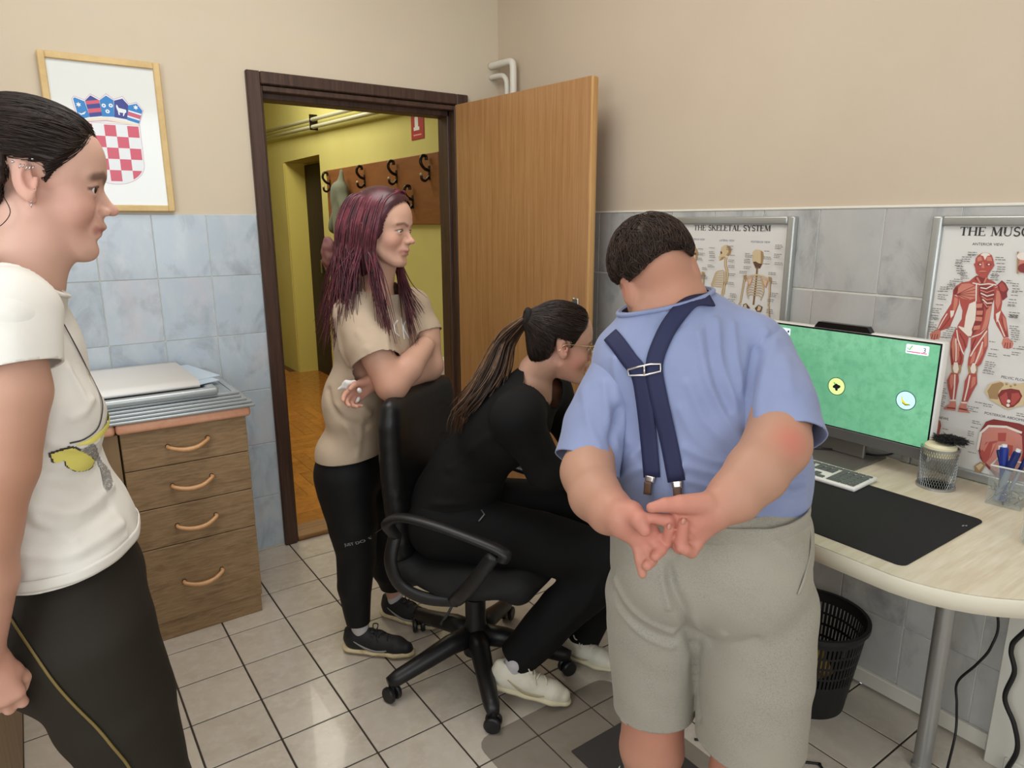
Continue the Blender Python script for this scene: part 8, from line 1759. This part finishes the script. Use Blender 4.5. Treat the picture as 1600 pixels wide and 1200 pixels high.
        e = e+rs.normal(size=3)*A3(0.013, 0.013, 0.022); m4 = mid3*0.55+e*0.45+A3(0, 0, 0.015)+rs.normal(size=3)*0.005
        lock([st_, mid1, mid2, mid3, m4, e], rs.uniform(0.0028, 0.0050), la if rs.rand() < 0.45 else lb)
    for k in range(110):     # far side and the front lock falling on the chest
        a = rs.uniform(0, 0.5); st_ = L(rs.uniform(-0.012, 0.0), 0.062-0.09*a, 0.128-0.02*a)
        e = A3(*[(-1.0891, -1.1101, 1.1652), (-1.0759, -1.1071, 1.1236), (-1.0456, -1.0917, 1.1798)][rs.randint(3)])+rs.normal(size=3)*A3(0.012, 0.012, 0.03)
        lock([st_, L(-0.062, 0.040-0.1*a, 0.090), L(-0.084, 0.030-0.1*a, 0.01), L(-0.080, 0.030-0.07*a, -0.08), L(-0.072, 0.045-0.05*a, -0.14)*0.6+e*0.4, e], rs.uniform(0.0022, 0.004), la if rs.rand() < 0.4 else lb)
    for k in range(70):      # hair behind the neck
        e = A3(*(-1.2041, -0.8582, 1.2097))+rs.normal(size=3)*A3(0.03, 0.03, 0.05)
        lock([L(rs.uniform(-.02, .02), -0.09, 0.10), L(rs.uniform(-.06, .06), -0.122, 0.02), L(rs.uniform(-.06, .06), -0.118, -0.08), e], 0.0042, la)
    strands('dark_locks', la, m_h1, hr, 4); strands('red_locks', lb, m_h2, hr, 4)
    # tissue held in the hand
    S = SDF(); S.chain([(-1.3093, -1.0593, 0.9662), (-1.2913, -1.0780, 0.9813), (-1.2687, -1.0939, 0.9912)], [0.004, 0.011, 0.006], 0.008, 'u', (FH, 0.6)); S.ball((-1.2643, -1.1092, 0.9657), 0.008, 0.004); S.chain([(-1.2715, -1.0919, 0.9271), (-1.2646, -1.0968, 0.9392)], [0.003, 0.006], 0.004)
    V, F = S.mesh(0.0025); V = wrinkle(V, F, 0.0015, 200, 3)
    tag(mesh_obj('paper_tissue', V, F, mat('white tissue paper', (232, 230, 228), 0.9)), 'crumpled white paper tissue held in the hand of the woman with burgundy hair', 'tissue')
    return T
# ================================================ the seated woman with a ponytail
def build_seated_woman():
    O = A3(-0.820, -1.521, 1.119); R0 = head_axes(-25, -9, 0); s = 0.93
    T = person('person', 'seated woman in black with glasses and a long brown ponytail leaning towards the screen', (-1.0, -1.25, 0.45))
    F_ = FD; Lf = LD
    pel, wai, che, nek = A3(-1.015, -1.228, 0.545), A3(-0.985, -1.272, 0.70), A3(-0.915, -1.380, 0.865), A3(-0.868, -1.455, 0.985)
    S = SDF(); head_prims(S, O, R0, s, 0.97)
    S.chain([nek-UP*0.02-F_*0.01, nek+UP*0.05+F_*0.008, O+R0@(A3(0, -0.030, -0.045)*s)], [0.066, 0.050, 0.050], 0.03)
    S.chain([pel, wai, che], [0.10, 0.085, 0.09], 0.03)
    kn, kf = A3(*(-0.6873, -1.6367, 0.4486)), A3(*(-0.5022, -1.5101, 0.4920)); an, af = A3(*(-0.9455, -1.4798, 0.1336)), A3(*(-0.6413, -1.4246, 0.0347))
    sn, sf = nek-Lf*0.155-UP*0.045+F_*0.005, nek+Lf*0.155-UP*0.045
    en, ef = A3(*(-0.9021, -1.5591, 0.7675)), A3(*(-0.6262, -1.3863, 0.7336)); wn, wf = A3(*(-0.7829, -1.5695, 0.7308)), A3(*(-0.6977, -1.5316, 0.6877))
    for a, b_, c_ in ((sn, en, wn), (sf, ef, wf)):
        S.chain([a, b_], [0.052, 0.042], 0.03); S.chain([b_, c_], [0.042, 0.028], 0.02)
    hand_prims(S, wn, RH*0.8+FH*0.35-UP*0.15, -UP, FH, 0.5, 0.88); hand_prims(S, wf, RH*0.7-FH*0.2-UP*0.2, -UP, -FH, 0.5, 0.88)
    for k_, a, q in ((kn, an, -1), (kf, af, 1)): S.chain([pel+Lf*0.07*q-UP*0.015, k_-UP*0.01, a], [0.080, 0.046, 0.032], 0.02); S.cap(a-UP*0.03, a-UP*0.04+RH*0.03, 0.028, 0.024, 0.03)
    sk = skin_mat('fair skin of the seated woman', 0.35, 0.5)
    skin_body(S, 0.0035, sk, T, (202, 158, 136), O, R0, s, [(O+R0@A3(0.05, 0.03, -0.04), 0.05, (208, 132, 114), 0.5)], 1, brow=(64, 44, 36))
    eyes(O, R0, s, T)
    L = lambda x, y, z: O+R0@(A3(x, y, z)*s)
    # clothes: black top and wide black trousers
    m_bk = mat('black jersey top', (14, 13, 14), 0.85, spec=0.3, bump=(500, 0.3, 0.0006), noise=[(6, (19, 18, 18), 0.4, 0.7)]); m_bt = mat('black trousers', (12, 12, 13), 0.85, spec=0.3, bump=(500, 0.3, 0.0006), noise=[(5, (16, 15, 16), 0.4, 0.7)])
    ang = math.atan2(F_[1], F_[0]); lean = nek-pel; lean /= np.linalg.norm(lean); fwd = np.cross(Lf*-1, lean); fwd /= np.linalg.norm(fwd)
    Rt = np.stack([-Lf, fwd if fwd@F_ > 0 else -fwd, lean], 1)
    S = SDF()
    S.ell(pel+UP*0.03, (0.170, 0.135, 0.14), 0.05, 'u', Rt); S.ell(wai, (0.150, 0.118, 0.15), 0.06, 'u', Rt); S.ell(che, (0.160, 0.118, 0.155), 0.06, 'u', Rt); S.ell(che+F_*0.055-UP*0.01, (0.12, 0.06, 0.09), 0.05, 'u', Rt)
    S.chain([sn, nek-UP*0.02, sf], [0.066, 0.072, 0.066], 0.05)
    S.chain([sn, sn*0.5+en*0.5, en], [0.068, 0.060, 0.055], 0.03); S.chain([sf, sf*0.5+ef*0.5, ef], [0.066, 0.058, 0.052], 0.03)
    S.chain([en, en*0.4+wn*0.6, wn], [0.055, 0.046, 0.040], 0.02); S.chain([ef, wf], [0.05, 0.04], 0.02)
    S.cap(nek-UP*0.02, nek+UP*0.012+F_*0.002, 0.07, 0.062, 0.03)
    V, F = S.mesh(0.005); V = relax(V, F, 2)
    ax = A3(*(O+R0@(A3(0, -0.03, -0.05)*s)-nek)); ax /= np.linalg.norm(ax); ncut = ax*0.72+F_*0.62; ncut /= np.linalg.norm(ncut)
    dn, df = (wn-en)/np.linalg.norm(wn-en), (wf-ef)/np.linalg.norm(wf-ef)
    V, F = cut(V, F, [(nek+UP*0.012+F_*0.020, ncut, nek+UP*0.05+F_*0.05, 0.105), (wn-dn*0.045, dn, wn, 0.075), (wf-df*0.03, df, wf, 0.07), (pel+UP*0.0-F_*0.0, -lean, pel-lean*0.15, 0.26)])
    fl = []
    for pts, a, w in [([wai+Lf*-0.13+UP*0.03, wai-Lf*0.10+F_*0.08, wai+F_*0.12+UP*0.02], -0.010, 0.014), ([sn-Lf*0.03-UP*0.05, che-Lf*0.15+UP*0.0, wai-Lf*0.14+UP*0.05], 0.006, 0.014), ([che-Lf*0.12-F_*0.06, wai-Lf*0.12-F_*0.05, pel-Lf*0.15+UP*0.05], 0.006, 0.015), ([pel-Lf*0.17+UP*0.10, pel-Lf*0.12+F_*0.09+UP*0.10, pel+F_*0.14+UP*0.1], 0.007, 0.012)]: fl.append((spline(pts, 4), a, w))
    V = folds(V, F, fl); V = wrinkle(V, F, 0.0022, 26, 41); tp = cloth('top', V, F, m_bk, T, 0.003)
    S = SDF(); hn, hf = pel-Lf*0.085-UP*0.005, pel+Lf*0.085-UP*0.005
    S.ell(pel-UP*0.005, (0.172, 0.140, 0.115), 0.05, 'u', np.stack([-Lf, F_, UP], 1))
    S.chain([hn, hn*0.45+kn*0.55+UP*0.012, kn], [0.110, 0.096, 0.078], 0.03); S.chain([hf, hf*0.45+kf*0.55+UP*0.012, kf], [0.105, 0.092, 0.076], 0.03)
    S.chain([kn, kn*0.5+an*0.5-RH*0.012, an], [0.078, 0.074, 0.062], 0.03); S.chain([kf, kf*0.5+af*0.5, af], [0.076, 0.072, 0.062], 0.03)
    V, F = S.mesh(0.0055); V = relax(V, F, 2); d1, d2 = (an-kn)/np.linalg.norm(an-kn), (af-kf)/np.linalg.norm(af-kf)
    V, F = cut(V, F, [(an+d1*0.006, d1, an+d1*0.05, 0.085), (af+d2*0.006, d2, af+d2*0.05, 0.085)]); 
    fl = [(spline([hn-Lf*0.08+UP*0.03+F_*0.05, hn+F_*0.14-Lf*0.06, hn+F_*0.22+UP*0.07], 4), 0.006, 0.012), (spline([kn-FH*0.06-RH*0.05, kn*0.6+an*0.4-FH*0.07, an-FH*0.05], 4), 0.007, 0.014)]
    V = folds(V, F, fl); V = wrinkle(V, F, 0.0022, 26, 42); tr_ = cloth('trousers', V, F, m_bt, T, 0.003); bt = bvh_of(V, F)
    dr = drape(bt, [((-1.1925, -1.6729, 0.7582), (-0.8715, -1.1652, 0.4950)), ((-1.1861, -1.6774, 0.7461), (-0.8626, -1.1714, 0.4784)), ((-1.1980, -1.6690, 0.7289), (-0.8791, -1.1598, 0.4547))], 0.004); b = B(); b.tube([p for p, _ in dr], 0.0025, 6); b.build('zip_pull', mat('grey zip pull', (120, 120, 120), 0.4, metal=0.6), tr_, smooth=True)
    ms, mo, ml, mks = mat('cream white trainer', (218, 212, 194), 0.55, noise=[(20, (206, 198, 178), 0.45, 0.7)]), mat('ivory cup sole', (206, 196, 164), 0.6), mat('beige shoe mark', (178, 164, 134), 0.55), mat('pale grey sock', (186, 182, 184), 0.85)
    f1 = A3(*(-0.8677, -1.5894, 0.0182))-A3(*(-1.0251, -1.4544, 0.0995)); f1[2] = 0; h1 = A3(*(-1.0335, -1.4522, 0.0790)); h1[2] = 0.062
    shoe(T, h1, f1, 0.262, ms, mo, ms, ml, 0.26, 1, mks, an+UP*0.03, logo_side=-1)
    h2 = A3(*(-0.7033, -1.3497, 0.0000)); f2 = A3(*(-0.6328, -1.5440, 0.0000))-h2
    shoe(T, h2, f2, 0.25, ms, mo, ms, ml, 0.0, 1, mks, af, logo_side=-1)
    # glasses
    gm = mat('pale gold glasses frame', (214, 190, 150), 0.25, metal=0.8); gl = mat('spectacle lens', (232, 238, 236), 0.03, alpha=0.18, spec=0.8)
    gs = thing_part('glasses', T); b = B()
    for g in (-1, 1):
        c = [L(g*(0.034+0.0265*math.cos(a)), 0.0985-0.010*abs(math.cos(a)) if False else 0.097-0.012*max(0, math.cos(a)), -0.002+0.0205*math.sin(a)*(0.85 if math.sin(a) > 0 else 1.0)) for a in np.linspace(0, 2*PI, 26, endpoint=False)]
        b.tube(c, 0.0012, 6, False, True); b.tube([L(g*0.006, 0.098, 0.010), L(g*0.058, 0.088, 0.0145)], 0.0022, 6)
        b.tube(spline([L(g*0.060, 0.086, 0.0140), L(g*0.074, 0.050, 0.0135), L(g*0.078, 0.0, 0.0130), L(g*0.078, -0.016, 0.004), L(g*0.077, -0.024, -0.012)], 5), 0.0018, 6)
    b.tube(spline([L(-0.008, 0.098, 0.006), L(0, 0.104, 0.009), L(0.008, 0.098, 0.006)], 4), 0.0014, 6); b.build('frame', gm, gs, smooth=True)
    for g in (-1, 1):
        c = [L(g*(0.034+0.0262*math.cos(a)), 0.097-0.012*max(0, math.cos(a)), -0.002+0.0202*math.sin(a)*(0.85 if math.sin(a) > 0 else 1.0)) for a in np.linspace(0, 2*PI, 26, endpoint=False)]
        mesh_obj('lens', c, [tuple(range(26))], gl, gs, smooth=False)
    # hair pulled back, band, ponytail over the back
    def keep(q):
        y, z = q[:, 1], q[:, 2]
        front = np.interp(z, [-0.12, -0.085, -0.030, -0.012, 0.012, 0.030, 0.052, 0.075, 0.092, 0.12], [-0.115, -0.098, -0.036, 0.008, 0.022, 0.028, 0.040, 0.056, 0.066, 0.066])
        return np.where(((z < 0.026) & (y > -0.040) & (y < 0.014)) | ((z < -0.02) & (y > -0.045)), -0.02, front-y)
    tail = L(0.0, -0.118, 0.070)
    V, F = hair_shell(O, R0, s, 0.009, keep, 0.0035, lambda S_, L_: S_.ball(L_(0, -0.104, 0.064), 0.022*s, 0.03)); hr = mesh_obj('hair', V, F, M_dhair, T)
    def flow(p, n): d = tail-p; return d/(np.linalg.norm(d)+1e-6)
    strands('strands', groom(V, F, 1800, flow, 0.08, 6, 0.0011, 0.0018, 15, 0.06), M_dstrand, hr, 3)
    b = B(); b.tube([tail+R0@(A3(0.019*math.cos(a), 0, 0.019*math.sin(a))) for a in np.linspace(0, 2*PI, 18, endpoint=False)], 0.009, 8, False, True); b.build('hair_band', mat('black hair tie', (14, 13, 14), 0.8), hr, smooth=True)
    m_p1 = mat('brown ponytail', (62, 44, 34), 0.4, noise=[(50, (40, 28, 22), 0.4, 0.7)], spec=0.55); m_p2 = mat('lightened ponytail ends', (112, 84, 62), 0.42, noise=[(60, (70, 50, 38), 0.4, 0.7)], spec=0.55)
    rs = np.random.RandomState(21); l1, l2 = [], []
    path = [tail, A3(*(-0.9195, -1.3942, 1.1305)), A3(*(-0.9587, -1.3911, 1.0509)), A3(*(-1.0065, -1.3880, 0.9803)), A3(*(-1.0382, -1.3597, 0.9251)), A3(*(-1.0506, -1.3265, 0.8565))]
    for k in range(230):
        o1 = rs.normal(size=3); pts = []; end = rs.uniform(0.6, 1.05); sp = spline(path, 6)[:max(8, int(31*end))]
        ph = rs.uniform(0, 6.28)
        for i, p in enumerate(sp):
            t = i/30; w = 0.006+0.030*math.sin(min(1, t*1.6)*PI/2)*(1.0 if t < 0.8 else 0.85)
            pts.append(p+o1*w*A3(0.55, 0.55, 0.6)+A3(0.8, -0.5, 0.5)*0.009*math.sin(ph*0.35+t*13)*t)
        r = rs.uniform(0.0016, 0.0030); n_ = len(pts); (l1 if rs.rand() < 0.6 else l2).append((pts, [r*(1 if i < n_*0.7 else max(0.15, 1-(i-n_*0.7)/(n_*0.3))) for i in range(n_)]))
    strands('ponytail', l1, m_p1, hr, 4); strands('ponytail_highlights', l2, m_p2, hr, 4)
    return T
build_profile_woman()
build_burgundy_woman()
build_seated_woman()
